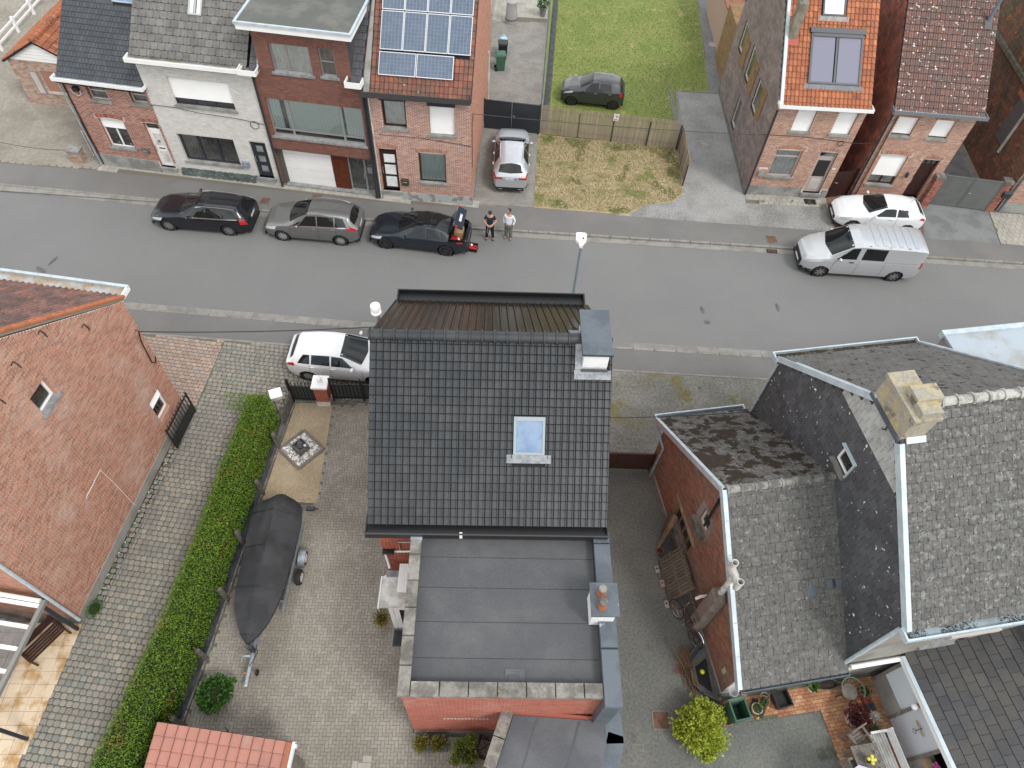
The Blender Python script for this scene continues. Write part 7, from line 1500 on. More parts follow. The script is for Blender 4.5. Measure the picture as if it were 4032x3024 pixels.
for i in range(NB_+1):
    y = 10.80-(10.80-5.79)*i/NB_; _, xl, xr, zr, ze = bs(y); xc = (xl+xr)/2+.03*math.sin(y*2)
    sk = min(.42, .25+.5*(xr-xl)/1.7*.35)
    for j in range(K_):
        t_ = j/(K_-1)
        if j == 0: p = (xl+.10, ze-sk)
        elif j == K_-1: p = (xr-.10, ze-sk)
        elif j == 1: p = (xl+.02, ze-.10)
        elif j == K_-2: p = (xr-.02, ze-.10)
        else:
            u = (j-2)/(K_-5); x = lerp(xl, xr, u); c = abs(u-.5)*2; z = lerp(zr, ze, c); z += .02*noise.noise((x*5+y*1.2, y*1.1, 1))*(1-c*.3)+.020*math.sin(24*u+2*math.sin(y*2.2))*(1-c*.5)*max(0, min(1, (y-6.8)/2.5)); p = (x, z)
        V.append((p[0]+7.75, y-8.2, p[1]))
for i in range(NB_):
    for j in range(K_-1): F.append((i*K_+j, i*K_+j+1, (i+1)*K_+j+1, (i+1)*K_+j))
F.append(tuple(range(K_))); MB().add(V, F, 0).build('canvas_cover', cover_m, bt_, smooth=True, ang=50)
for y in (10.1, 8.85, 7.5, 6.02):
    _, xl, xr, zr, ze = bs(y); xc = (xl+xr)/2; P = [(lerp(xl, xr, u/12)+7.75, y-8.2, lerp(zr, ze, abs(u/12-.5)*2)+.018) for u in range(13)]
    P = [(xl+7.75+.01, y-8.2, ze-.12)]+P+[(xr+7.75-.01, y-8.2, ze-.12)]; MB().tube(P, .012, 5).build('cover_seam', TRIM, bt_, smooth=True)
MB().tube([(7.75-7.66, 5.83-8.2, 1.05), (.12, -2.42, 1.0), (.02, -2.5, .95), (.14, -2.55, .92)], .012, 5).build('tie_rope', black_pl, bt_)
hu = MB(); hu.prism([(-8.35+7.75, 10.5-8.2), (-7.25+7.75, 10.5-8.2), (-7.15+7.75, 8.2-8.2), (-7.4+7.75, 6.5-8.2), (-7.66+7.75, 6.1-8.2), (-7.95+7.75, 6.5-8.2), (-8.4+7.75, 0)], .48, .9); hu.build('hull', M('hull_white', (.5, .5, .5), .4), bt_)
ob_ = thing('outboard_bracket', 'black trailer light bracket sticking out beside the boat stern', 'bracket', (-6.98, 10.62, .55), R(3)); MB().box(0, -.07, 0, .3, .07, .12).build('arm', anthr, ob_); MB().tube([(.3, 0, .06), (.42, 0, .06)], .03, 8).build('pin', black_pl, ob_)
tr = thing('boat_trailer', 'galvanised twin-axle trailer under the covered boat', 'trailer', (-7.6, 8.2, 0), R(1))
for x in (-.62, .62): MB().box(x-.04, -1.2, .38, x+.04, 2.0, .46).build('side_beam', galv, tr)
MB().box(-.05, -3.32, .36, .05, -.8, .46).build('drawbar', galv, tr)
for y in (-.9, .4, 1.8): MB().box(-.62, y, .40, .62, y+.07, .455).build('cross_beam', galv, tr)
for y in (.72, .03):
    for s in (-1, 1):
        m4 = Matrix.Rotation(PI/2*s, 4, 'Y'); wx = s*.86
        def rg(prof, nm, mat, par, n=20):
            q = MB().lathe(prof, n=n, M4=m4); q.v = [(a+wx, b+y, c+.27) for a, b, c in q.v]; return q.build(nm, mat, par, smooth=True)
        wh = rg([(.15, -.09), (.25, -.09), (.27, -.05), (.27, .05), (.25, .08), (.16, .085)], 'wheel', rubber, tr); rg([(.17, .05), (.16, .09), (.1, .07), (.05, .10), (0, .10)], 'rim', M('rim_white', (.5, .5, .5), .5), wh)
for s in (-1, 1):
    q = MB(); Vf = []
    for i in range(9):
        a_ = PI*i/8
        for x in (-.12, .12): Vf.append((s*.86+x, .72+.34*math.cos(a_), .25+.34*math.sin(a_)))
    q.add(Vf, [(2*i, 2*i+1, 2*i+3, 2*i+2) for i in range(8)]); q.build('mudguard', galv, tr, smooth=True)
MB().box(-.045, -3.55, .38, .045, -3.3, .44).build('coupling', galv, tr); MB().lathe([(.05, .40), (.06, .46), (.0, .48)], (0, -3.5, 0), 10).build('coupling_head', alu, tr)
MB().tube([(.1, -3.05, .75), (.1, -3.05, .2)], .025, 8).build('jockey_post', galv, tr); jw = MB().lathe([(.03, -.03), (.09, -.03), (.1, 0), (.09, .03), (.03, .03)], n=14, M4=Matrix.Rotation(PI/2, 4, 'Y')); jw.v = [(a+.16, b-3.05, c+.10) for a, b, c in jw.v]; jw.build('jockey_wheel', rubber, tr, smooth=True)
MB().box(-.06, -2.55, .46, .06, -2.42, .95).build('winch_post', anthr, tr); MB().tube([(-.14, -2.72, .75), (.04, -2.72, .75)], .06, 10).build('winch_drum', galv, tr, smooth=True); MB().tube([(-.14, -2.72, .75), (-.2, -2.78, .78), (-.2, -2.92, .8)], .014, 6).build('winch_handle', galv, tr)
MB().tube([(.03, -2.3, .48), (.12, -2.5, .45), (.08, -2.75, .48), (-.02, -2.95, .47)], .013, 5).build('brake_cable', black_pl, tr); MB().lathe([(.03, .5), (.03, .55), (0, .56)], (-.09, -3.18, 0), 8).build('orange_knob', M('orange_plastic', (.6, .14, .03), .5), tr)
# ------------------------------------------------------------------ fountain bed
ft = thing('fountain', 'small dark figure fountain in a square basin on white pebbles', 'fountain', (-7.88, 13.32, 0), R(-39))
q = MB()
for a, b, c, d in ((-.23, -.23, .23, -.2), (-.23, .2, .23, .23), (-.23, -.2, -.2, .2), (.2, -.2, .23, .2)): q.box(a, b, 0, c, d, .36)
q.build('basin', M('basin_stone', (.10, .095, .09), .8, col2=(.2, .19, .18), ns=8), ft); MB().box(-.2, -.2, .02, .2, .2, .27).build('water', M('dark_water', (.02, .022, .02), .08), ft)
fg = MB(); fg.lathe([(.14, .27), (.13, .32), (.09, .38), (.10, .46), (.07, .54), (.035, .56), (.055, .60), (.05, .66), (.02, .69), (0, .69)], (-.02, .02, 0), 12); fg.build('figure', M('grey_figure', (.12, .12, .12), .7), ft, smooth=True)
MB().lathe([(.04, .3), (.05, .36), (.02, .37)], (.15, .12, 0), 10).build('spot_lamp', white_p, ft)
pb_ = thing('pebble_bed', 'white pebbles framed by brown pavers around the fountain', 'pebbles', (-7.88, 13.32, .012), R(-39))
MB().box(-.56, -.56, 0, .56, .56, .012).build('bed', M('pebble_bed_grey', (.30, .29, .27), .9), pb_)  # even grey bed seen between the pebbles
for i in range(5):
    for (a, b, c, d) in ((-.62+i*.25, -.66, -.62+i*.25+.242, -.56), (-.62+i*.25, .56, -.62+i*.25+.242, .66), (-.66, -.56+i*.224, -.56, -.56+i*.224+.217), (.56, -.56+i*.224, .66, -.56+i*.224+.217)): MB().box(a, b, 0, c, d, .05).build('edging_paver', M('brown_paver', (.19, .15, .125), .9, var=.12), pb_)
pm = MB().blob((0, 0, 0), (1, 1, .6), 8, 5, .1).mesh('pebble', pebble, True)
k = 0
while k < 170:
    x, y = random.uniform(-.52, .52), random.uniform(-.52, .52)
    if abs(x) < .25 and abs(y) < .25: continue
    o = link('pebble', pm, pb_); r_ = random.uniform(.03, .058); o.location = (x, y, .03+random.uniform(0, .02)); o.scale = (r_, r_*random.uniform(.7, 1), r_); o.rotation_euler = (0, 0, random.random()*6); k += 1
# ------------------------------------------------------------------ garden shed roof
sh = thing('garden_shed', 'shed with terracotta tile roof at the bottom left', 'shed', (-9.0, 3.2, 0), R(-4))
MB().box(.12, -3.2, 0, 3.7, -.2, 2.2).build('wall', wood_old, sh); a_ = R(14); shf = Fr((0, -3.6, 2.48-3.6*math.tan(a_)), (1, 0, 0), (0, math.cos(a_), math.sin(a_)))
shp = [(0, .0), (.12, .03), (.3, .035), (.55, .005), (.8, .0), (1, .012)]
roof(sh, shf, rect(0, 0, 3.74, 3.6/math.cos(a_)), M('roof_gap_grey', (.12, .08, .07), .9), pan(shp, .035, 0), tile_shed, .30, .34, 'roof', 0, 300, gap=.012)
MB().fbox(shf, 3.66, 0, 3.78, 3.6/math.cos(a_), .02, .075).build('verge_tile', M('verge_brown', (.30, .10, .05), .8), sh); MB().fbox(shf, 3.785, 0, 3.84, 3.6/math.cos(a_)+.02, -.15, .06).build('white_barge', white_p, sh)
MB().box(3.72, -.12, 2.35, 3.9, -.04, 2.52).build('bracket', white_p, sh)
MB().tube([(1.95, .02, 2.40), (1.95, .06, 2.62), (1.9, .1, 2.66)], .025, 6).build('black_hook', black_m, sh)
# ================================================================== people
def skin_obj(name, nodes, edges, mat, par, sub=2, root=0):
    me = bpy.data.meshes.new(name); me.from_pydata([n[:3] for n in nodes], edges, []); o = bpy.data.objects.new(name, me); C.objects.link(o); o.parent = par; me.materials.append(mat)
    m = o.modifiers.new('skin', 'SKIN'); m.use_smooth_shade = True
    lay = me.skin_vertices[0].data if me.skin_vertices else None
    for i, n in enumerate(nodes):
        r = n[3]; lay[i].radius = (r, n[4] if len(n) > 4 else r); lay[i].use_root = (i == root)
    s = o.modifiers.new('sub', 'SUBSURF'); s.levels = sub; s.render_levels = sub; return o
def hand(nodes, edges, wrist, d, up, side, curl=.6):
    """palm + five unequal bent fingers appended to a skeleton; d = pointing direction, side = thumb side"""
    w_ = Vector(nodes[wrist][:3]); d = Vector(d).normalized(); s = Vector(side).normalized(); u = Vector(up).normalized(); pi_ = len(nodes); p = w_+d*.05; nodes.append((*p, .032, .02)); edges.append((wrist, pi_))
    kn = len(nodes); p2 = w_+d*.095; nodes.append((*p2, .034, .016)); edges.append((pi_, kn))
    for k, (off, ln) in enumerate(((-.03, .055), (-.01, .072), (.011, .078), (.03, .068))):
        a = len(nodes); q = p2+s*off+d*.01; m1 = q+d*ln*.5+u*-.01*curl; m2 = m1+d*ln*.35*(1-curl*.5)-u*ln*.5*curl; m3 = m2+d*ln*.1-u*ln*.35*curl
        for v in (q, m1, m2, m3): nodes.append((*v, .0095))
        edges += [(kn, a), (a, a+1), (a+1, a+2), (a+2, a+3)]
    a = len(nodes)
    for v in (w_+d*.045+s*.035, w_+d*.07+s*.06-u*.01, w_+d*.10+s*.062-u*.02): nodes.append((*v, .011))
    edges += [(pi_, a), (a, a+1), (a+1, a+2)]
def person(label, loc, rz, sh_m, tr_m, shoe_m, hair_m, pose):
    t = thing('person', label, 'person', loc, rz)
    # local: facing -Y, x to the person's left (camera right)
    P = pose; N = [(0, 0, .95, .13, .10), (0, .01, 1.12, .125, .095), (0, .0, 1.30, .15, .10), (0, .01, 1.44, .11, .075), (0, .01, 1.50, .052), (0, P['hy']*.4, 1.56, .052)]
    E = [(0, 1), (1, 2), (2, 3), (3, 4), (4, 5)]
    hx, hy, hz = 0, P['hy'], P.get('hz', 1.66); i = len(N); N += [(hx, hy+.02, hz-.02, .080, .088), (hx, hy+.015, hz+.06, .078, .09), (hx, hy+.02, hz+.11, .045)]; E += [(5, i), (i, i+1), (i+1, i+2)]
    nd = Vector(P['look']).normalized(); i2 = len(N); N.append((hx+nd.x*.105, hy+nd.y*.105, hz-.01+nd.z*.1, .015)); E.append((i, i2)); sdv = nd.cross(Vector((0, 0, 1))).normalized()
    for s in (-1, 1): k = len(N); N.append((hx+sdv.x*.085*s, hy+.02+sdv.y*.085*s, hz, .017)); E.append((i, k))
    for s, key in ((-1, 'la'), (1, 'ra')):
        el, wr_, hd_ = P[key]; a = len(N); N += [(s*.17, .01, 1.40, .058), (*el, .043), (*wr_, .028)]; E += [(3, a), (a, a+1), (a+1, a+2)]
        if hd_: hand(N, E, a+2, *hd_)
        kn, an = P['ll' if s < 0 else 'rl']; b = len(N); N += [(s*.09, 0, .86, .088), (*kn, .058), (*an, .040), (an[0]+s*.02, an[1]-.13, .04, .036, .028)]; E += [(0, b), (b, b+1), (b+1, b+2), (b+2, b+3)]
    skin_obj('body', N, E, skin, t)
    # clothing
    bl = P.get('belly', 0); S_ = [(0, 0, .90, .165+bl*.3, .125+bl), (0, -.015-bl*.4, 1.06, .16+bl*.4, .125+bl), (0, 0, 1.28, .18, .125+bl*.3), (0, .01, 1.42, .135, .09), (0, .01, 1.475, .075)]; SE = [(0, 1), (1, 2), (2, 3), (3, 4)]
    for s, key in ((-1, 'la'), (1, 'ra')):
        el, wr_, _ = P[key]; sh = Vector((s*.175, .01, 1.40)); e = Vector(el); a = len(S_)
        if P['long']: S_ += [(*sh, .072), (*el, .058), (*Vector(el).lerp(Vector(wr_), .95), .042)]; SE += [(3, a), (a, a+1), (a+1, a+2)]
        else: S_ += [(*sh, .074), (*sh.lerp(e, .62), .066)]; SE += [(3, a), (a, a+1)]
    skin_obj('shirt', S_, SE, sh_m, t)
    T = [(0, .0, .93, .155+bl*.2, .115+bl*.4)]; TE = []
    for s in (-1, 1):
        kn, an = P['ll' if s < 0 else 'rl']; a = len(T); T += [(s*.095, 0, .82, .112), (*kn, P.get('tw', .088)), (an[0], an[1], .085, P.get('tw', .088)*.8)]; TE += [(0, a), (a, a+1), (a+1, a+2)]
        sx = an[0]+s*.02; skin_obj('shoe', [(an[0], an[1]+.04, .06, .05, .045), (an[0]+s*.01, an[1]-.05, .05, .05, .04), (sx, an[1]-.16, .04, .045, .03)], [(0, 1), (1, 2)], shoe_m, t, 2)
    skin_obj('trousers', T, TE, tr_m, t)
    hr = MB().blob((hx, hy+.028, hz+.062), (.094, .108, .094), 14, 9); keep = []
    hr.f = [f for f in hr.f if (lambda c: (c-Vector((hx, hy, hz+.05))).dot(nd) < P.get('hairline', .06) and c.z > hz-.03)(sum((Vector(hr.v[i_]) for i_ in f), Vector())/4)]; hr.r = hr.r[:len(hr.f)]; hr.build('hair', hair_m, t, smooth=True)
    return t
navy_c = M('cloth_navy', (.012, .018, .032), .9); black_c = M('cloth_black', (.006, .008, .012), .9); white_c = M('cloth_white', (.72, .75, .80), .85, col2=(.62, .65, .72), ns=5); green_c = M('cloth_sage', (.135, .165, .125), .9, col2=(.11, .14, .10), ns=5); hair_d = M('hair_dark', (.02, .014, .012), .7); shoe_g = M('shoe_grey', (.14, .14, .15), .8); shoe_b = M('shoe_black', (.012, .012, .016), .6)
p1 = person('man in navy T-shirt and black trousers holding a drone controller', (-1.58, 25.68, RZ+.02), R(0), navy_c, black_c, shoe_b, hair_d,
    dict(hy=-.07, hz=1.63, look=(0, -.8, -.6), long=False, hairline=.075, la=((-.30, -.02, 1.16), (-.12, -.27, 1.14), ((.55, -.8, .1), (0, 0, 1), (.8, .5, .2), .7)), ra=((.30, -.02, 1.16), (.12, -.27, 1.14), ((-.55, -.8, .1), (0, 0, 1), (-.8, .5, .2), .7)), ll=((-.13, -.02, .48), (-.15, .02, .09)), rl=((.13, -.02, .48), (.15, .02, .09))))
rc_ = thing('drone_controller', 'dark drone controller with neck strap held by the man in navy', 'controller', (-1.58, 25.33, 1.08+RZ), 0); MB().box(-.085, -.05, 0, .085, .05, .045).build('body', anthr, rc_)
for s in (-.05, .05): MB().lathe([(.012, .045), (.008, .07), (.014, .075), (0, .08)], (s, .01, 0), 8).build('stick', black_pl, rc_)
MB().tube([(-.08, 0, .02), (-.11, -.02, -.2), (-.06, -.02, -.38), (.0, -.01, -.30), (-.02, 0, -.1), (.0, .0, .0)], .008, 5).build('neck_strap', M('strap_grey', (.45, .47, .50), .7), rc_)
person('man in white shirt and sage trousers with hands in pockets', (-.69, 25.83, RZ+.02), R(-14), white_c, green_c, shoe_g, hair_d,
    dict(hy=-.02, hz=1.68, look=(-.75, -.6, -.15), long=True, hairline=.02, belly=.035, tw=.098, la=((-.27, .06, 1.13), (-.20, -.05, .92), None), ra=((.28, .06, 1.13), (.21, -.05, .92), None), ll=((-.11, -.02, .48), (-.13, .03, .09)), rl=((.11, -.03, .48), (.13, .0, .09))))
cs = thing('tool_case', 'open black case with red foam lining on the road', 'case', (-2.30, 24.82, RZ+.065), R(-8)); MB().box(-.2, -.15, 0, .2, .15, .17).build('shell', black_pl, cs); MB().box(-.18, -.13, .17, .18, .13, .19).build('foam', red_pl, cs)
for x in (.03, .12): MB().box(x-.03, -.06, .19, x+.03, .06, .196).build('cutout', dark_in, cs)
MB().rbox((-.1, .05, .24), (.09, .07, .1), (.3, .2, .4)).build('white_insert', white_p, cs); MB().box(-.2, .15, .02, .2, .17, .3).build('lid', black_pl, cs)
# ================================================================== things in the right-hand yard and courtyard
def pot(label, x, y, r, h, mat, plant=None, z=0, group=None, square=False, name='plant_pot', seedr=.9, n=60, ls=.05, ph=.15):
    t = thing(name, label, 'plant pot', (x, y, z), random.random()*.5, group)
    if square:
        q = MB(); a, b = r*.72, r
        q.add([(-a, -a, 0), (a, -a, 0), (a, a, 0), (-a, a, 0), (-b, -b, h), (b, -b, h), (b, b, h), (-b, b, h), (-b*.82, -b*.82, h), (b*.82, -b*.82, h), (b*.82, b*.82, h), (-b*.82, b*.82, h), (-b*.7, -b*.7, h*.55), (b*.7, -b*.7, h*.55), (b*.7, b*.7, h*.55), (-b*.7, b*.7, h*.55)],
              [(0, 1, 5, 4), (1, 2, 6, 5), (2, 3, 7, 6), (3, 0, 4, 7), (4, 5, 9, 8), (5, 6, 10, 9), (6, 7, 11, 10), (7, 4, 8, 11), (8, 9, 13, 12), (9, 10, 14, 13), (10, 11, 15, 14), (11, 8, 12, 15), (12, 13, 14, 15)]); q.build('pot', mat, t)
    else: MB().lathe([(r*.7, 0), (r*.95, h*.82), (r*1.05, h*.82), (r*1.05, h), (r*.9, h), (r*.86, h*.8), (0, h*.8)], n=18).build('pot', mat, t, smooth=True)
    if not square: MB().lathe([(r*.86, h*.82), (0, h*.84)], n=14).build('soil', soil, t)
    if plant: leaves(t, 'plant', (0, 0, h+ph*.6), (r*seedr, r*seedr, ph), n, ls, plant, kind='stuff')
    return t
def leaves(par, name, c, rad, n, s, mat, shell=.45, up=.4, long=1.0, rnd=None, kind=None):
    """leaf-sized faces through an ellipsoid volume"""
    q = MB(); rr = rad if isinstance(rad, (tuple, list)) else (rad,)*3
    for i in range(n):
        v = Vector((random.gauss(0, 1), random.gauss(0, 1), random.gauss(0, 1))).normalized(); k = random.uniform(shell, 1)
        lump = 1+.22*noise.noise((v.x*2.2+c[0], v.y*2.2+c[1], v.z*2.2))
        p = Vector((c[0]+v.x*rr[0]*k*lump, c[1]+v.y*rr[1]*k*lump, c[2]+v.z*rr[2]*k*lump))
        d = (v+Vector((random.gauss(0, .5), random.gauss(0, .5), random.gauss(0, .5)+up))).normalized(); e = d.cross(Vector((random.gauss(0, 1), random.gauss(0, 1), random.gauss(0, 1)))).normalized(); f = d.cross(e)
        ss = s*random.uniform(.6, 1.3); a = d*ss*long; b = e*ss*.42
        q.add([p, p+a*.5+b+f*ss*.1, p+a, p+a*.5-b+f*ss*.1], [(0, 1, 2), (0, 2, 3)])
    return q.build(name, mat, par, fix=False, kind=kind)
gb_ = thing('wheelie_bin', 'open green wheelie bin at the corner of the brick wing', 'bin', (7.62, 4.88, 0), R(15))
q = MB(); a, b, h = .21, .27, 1.0
q.add([(-a, -a*1.1, .05), (a, -a*1.1, .05), (a, a*1.1, .05), (-a, a*1.1, .05), (-b, -b*1.1, h), (b, -b*1.1, h), (b, b*1.1, h), (-b, b*1.1, h), (-b+.05, -b*1.1+.05, h), (b-.05, -b*1.1+.05, h), (b-.05, b*1.1-.05, h), (-b+.05, b*1.1-.05, h), (-a, -a, .2), (a, -a, .2), (a, a, .2), (-a, a, .2)],
      [(0, 1, 5, 4), (1, 2, 6, 5), (2, 3, 7, 6), (3, 0, 4, 7), (4, 5, 9, 8), (5, 6, 10, 9), (6, 7, 11, 10), (7, 4, 8, 11), (8, 9, 13, 12), (9, 10, 14, 13), (10, 11, 15, 14), (11, 8, 12, 15), (12, 13, 14, 15)]); q.build('body', green_bin, gb_)
MB().add([(-.27, .31, 1.0), (.27, .31, 1.0), (.25, .50, .48), (-.25, .50, .48), (-.27, .34, 1.02), (.27, .34, 1.02), (.25, .53, .5), (-.25, .53, .5)], [(0, 1, 2, 3), (4, 5, 6, 7), (0, 1, 5, 4), (1, 2, 6, 5), (2, 3, 7, 6), (3, 0, 4, 7)]).build('lid', green_bin, gb_)
MB().tube([(-.25, .33, .99), (.25, .33, .99)], .022, 8).build('hinge_bar', green_bin, gb_)
for x in (-.22, .22): MB().tube([(x-.03, .25, .1), (x+.03, .25, .1)], .1, 12).build('wheel', rubber, gb_)
def wheelie(label, x, y, rz, mat, lidm=None, group=None):
    t = thing('wheelie_bin', label, 'bin', (x, y, 0), rz, group); a, b = .22, .28; MB().add([(-a, -a, .05), (a, -a, .05), (a, a, .05), (-a, a, .05), (-b, -b, .98), (b, -b, .98), (b, b, .98), (-b, b, .98)], [(0, 1, 5, 4), (1, 2, 6, 5), (2, 3, 7, 6), (3, 0, 4, 7), (4, 5, 6, 7)]).build('body', mat, t)
    MB().add([(-.3, -.32, .985), (.3, -.32, .985), (.3, .3, .985), (-.3, .3, .985), (-.26, -.28, 1.05), (.26, -.28, 1.05), (.26, .26, 1.07), (-.26, .26, 1.07)], [(0, 1, 5, 4), (1, 2, 6, 5), (2, 3, 7, 6), (3, 0, 4, 7), (4, 5, 6, 7)]).build('lid', lidm or mat, t)
    for s in (-.2, .2): MB().tube([(s-.03, .27, .1), (s+.03, .27, .1)], .1, 12).build('wheel', rubber, t)
wheelie('closed green wheelie bin beside the white outbuilding', -2.05, 40.35, R(100), green_bin); wheelie('green wheelie bin against the boarded wall beside the lawn path', 12.2, 44.6, R(-90), green_bin)
wheelie('black bin with a blue bag behind the green wheelie bin', -2.0, 41.6, R(95), black_pl)
bb = thing('refuse_bag', 'pale blue plastic bag lying on the black bin', 'bag', (-2.0, 42.2, .0), 0); MB().blob((0, 0, .55), (.32, .28, .55), 12, 8, .08).build('bag', M('blue_bag', (.40, .62, .72), .3), bb, smooth=True); MB().blob((0, 0, 1.12), (.06, .06, .08), 8, 5).build('knot', M('blue_bag', (.4, .62, .72), .3), bb)
bbq = thing('covered_heater', 'grey covered garden heater beside the white outbuilding', 'covered heater', (-1.72, 45.9, 0), 0); MB().lathe([(.36, 0), (.40, .3), (.36, .8), (.33, 1.2), (.36, 1.38), (.2, 1.46), (0, 1.47)], n=16).build('cover', M('grey_cover', (.33, .32, .31), .8), bbq, smooth=True); MB().lathe([(.41, .28), (.415, .31), (.41, .34)], n=16).build('strap', anthr, bbq)
pot('tall grey planter with a bush near the top of the far drive', .28, 47.0, .24, .6, M('grey_pot', (.2, .195, .19), .7), leaf_l, n=260, ls=.12, ph=.35, seedr=1.5)
sbx = thing('drain_bin', 'small black box at the corner of the clad house wall', 'box', (11.62, 39.75, 0), 0); MB().box(-.18, -.2, 0, .18, .2, .3).build('body', black_pl, sbx); MB().box(-.2, -.22, .3, .2, .22, .34).build('lid', black_pl, sbx)
ump = thing('folded_parasol', 'folded lilac parasol leaning on the boarded wall beside the path', 'parasol', (12.0, 42.6, 0), 0); MB().lathe([(.03, .2), (.13, .3), (.09, 1.0), (.02, 1.5)], n=10).build('canopy', M('lilac_cloth', (.30, .29, .42), .8), ump, smooth=True); MB().tube([(0, 0, 0), (0, 0, 1.6)], .02, 6).build('pole', alu, ump)
# pallet-like hurdle leaning on the wing
hd_ = thing('slatted_panel', 'weathered slatted timber panel leaning against the brick wing', 'wooden panel', (0, 0, 0), 0)
A0, A1, B0, B1 = Vector((5.62, 9.85, .05)), Vector((5.92, 8.35, .05)), Vector((6.20, 10.0, 1.28)), Vector((6.55, 8.5, 1.28))
hf = Fr(A0, A1-A0, (B0-A0)-(A1-A0).normalized()*((B0-A0).dot((A1-A0).normalized()))); Lh, Hh_ = (A1-A0).length, 1.36
for i in range(13): MB().fbox(hf, i*Lh/13+.01, random.uniform(0, .03), (i+1)*Lh/13-.012, Hh_+random.uniform(-.02, .02), .02, .04).build('slat', wood_g, hd_)
for v in (.12, .68, 1.22): MB().fbox(hf, -.02, v, Lh+.02, v+.06, .041, .065).build('batten', wood_g, hd_)
for u in (.0, Lh-.06): MB().fbox(hf, u, 0, u+.06, Hh_, -.03, .018).build('frame', wood_g, hd_)
pk = thing('timber_planks', 'bare timber planks propped against the brick wing', 'planks', (0, 0, 0), 0)
for i in range(5):
    y = 10.25+.13*i; b_ = Vector((5.62+.05*i, y, .02)); t_ = Vector((6.02-.03*i, y+.55-.04*i, 1.55-.12*i)); f_ = Fr(b_, Vector((-.2, .97, 0)), t_-b_); MB().fbox(f_, 0, 0, .12, (t_-b_).length, 0, .035).build('plank', wood_n if i < 2 else wood_g, pk)
pot('small terracotta pot lying beside the slatted panel', 5.68, 10.18, .12, .16, terracotta)
for i, (x, y, m) in enumerate(((5.55, 9.5, slab_m), (5.70, 9.0, M('brick_pinkish', (.34, .26, .24), .9)), (5.80, 8.28, slab_m))):
    t = thing('paving_block', ('pale block wedged under the upper end of the slatted panel', 'pinkish hollow block beside the middle of the slatted panel', 'pale block at the lower end of the slatted panel')[i], 'block', (x, y, 0), R(10)); MB().box(-.07, -.12, 0, .07, .12, .12).build('block', m, t); MB().lathe([(.035, .121), (0, .122)], (0, .02, 0), 8).build('core_hole', dark_in, t)
# bicycle
bk = thing('bicycle', 'dark red bicycle leaning by the rendered flue', 'bicycle', (6.02, 8.02, 0), math.atan2(7.0-8.02, 6.62-6.02)); tilt_ = R(-12)
def bm_(pts): return [tuple(Matrix.Rotation(tilt_, 3, 'X') @ Vector(p)) for p in pts]
for x in (0, 1.10):
    wl_ = MB().tube(bm_([(x+.33*math.cos(a*PI/14), 0, .34+.33*math.sin(a*PI/14)) for a in range(29)]), .020, 6, cap=False).build('wheel', rubber, bk, smooth=True); MB().tube(bm_([(x+.305*math.cos(a*PI/14), 0, .34+.305*math.sin(a*PI/14)) for a in range(29)]), .012, 5, cap=False).build('rim', CHROME, wl_)
    sp_ = MB()
    for a in range(14): sp_.tube(bm_([(x, .02*(-1)**a, .34), (x+.30*math.cos(a*PI/7), 0, .34+.30*math.sin(a*PI/7))]), .0025, 3)
    sp_.build('spokes', alu, wl_, kind='stuff')
    for a in (.6, 3.8): p = bm_([(x+.2*math.cos(a), 0, .34+.2*math.sin(a))])[0]; MB().rbox(p, (.05, .02, .03)).build('reflector', M('amber', (.7, .22, .02), .4), wl_)
dr_ = M('bike_red', (.06, .012, .016), .35)
for nm, P in (('down_tube', [(.22, 0, .78), (.52, 0, .32)]), ('top_tube', [(.2, 0, .84), (.66, 0, .62)]), ('seat_tube', [(.52, 0, .32), (.70, 0, .88)]), ('chain_stay', [(.52, 0, .32), (1.10, .03, .34)]), ('seat_stay', [(.66, 0, .66), (1.10, .03, .34)]), ('fork', [(.16, 0, .92), (.06, .03, .5), (0, .03, .34)])): MB().tube(bm_(P), .018, 6).build(nm, dr_, bk)
MB().tube(bm_([(.16, 0, .92), (.14, 0, 1.05), (.12, .12, 1.08), (.28, .27, 1.06)]), .013, 6).build('handlebar', CHROME, bk); MB().tube(bm_([(.14, 0, 1.05), (.12, -.12, 1.08), (.28, -.27, 1.06)]), .013, 6).build('handlebar', CHROME, bk)
sd_ = bm_([(.72, 0, .95)])[0]; MB().blob(sd_, (.14, .08, .035), 10, 6).build('saddle', black_pl, bk, smooth=True); MB().tube(bm_([(.8, .05, .72), (1.2, .06, .74)]), .012, 5).build('carrier', alu, bk); MB().tube(bm_([(1.10+.36*math.cos(a*PI/12), 0, .34+.36*math.sin(a*PI/12)) for a in range(2, 14)]), .022, 5).build('mudguard', CHROME, bk)
MB().tube(bm_([(.52, -.12, .22), (.52, .12, .42)]), .012, 5).build('crank', alu, bk)
# grey bent sheet border with yellow ball, twigs
ts = thing('garden_border', 'grey bent plastic sheet fencing off the foot of the wing wall', 'border', (0, 0, 0), 0); gs_ = M('grey_sheet', (.10, .108, .115), .55, col2=(.085, .09, .10), ns=3)
pts_ = [(6.98, 7.02), (6.45, 6.42), (6.55, 5.75), (6.75, 5.55), (7.35, 5.3)]
for (a, b), (c, d) in zip(pts_, pts_[1:]):
    nx, ny = (d-b), -(c-a); l_ = math.hypot(nx, ny); nx, ny = -nx/l_*.16, -ny/l_*.16
    MB().add([(a, b, 0), (c, d, 0), (c-nx, d-ny, .5), (a-nx, b-ny, .5), (a+.02, b, 0), (c+.02, d, 0), (c-nx*1.1, d-ny*1.1, .5), (a-nx*1.1, b-ny*1.1, .5)], [(0, 1, 2, 3), (4, 5, 6, 7), (3, 2, 6, 7)]).build('sheet', gs_, ts)
MB().prism([(6.62, 6.3), (6.7, 5.8), (7.1, 5.55), (7.0, 6.6)], .0, .03).build('dark_bed', dark_in, ts)
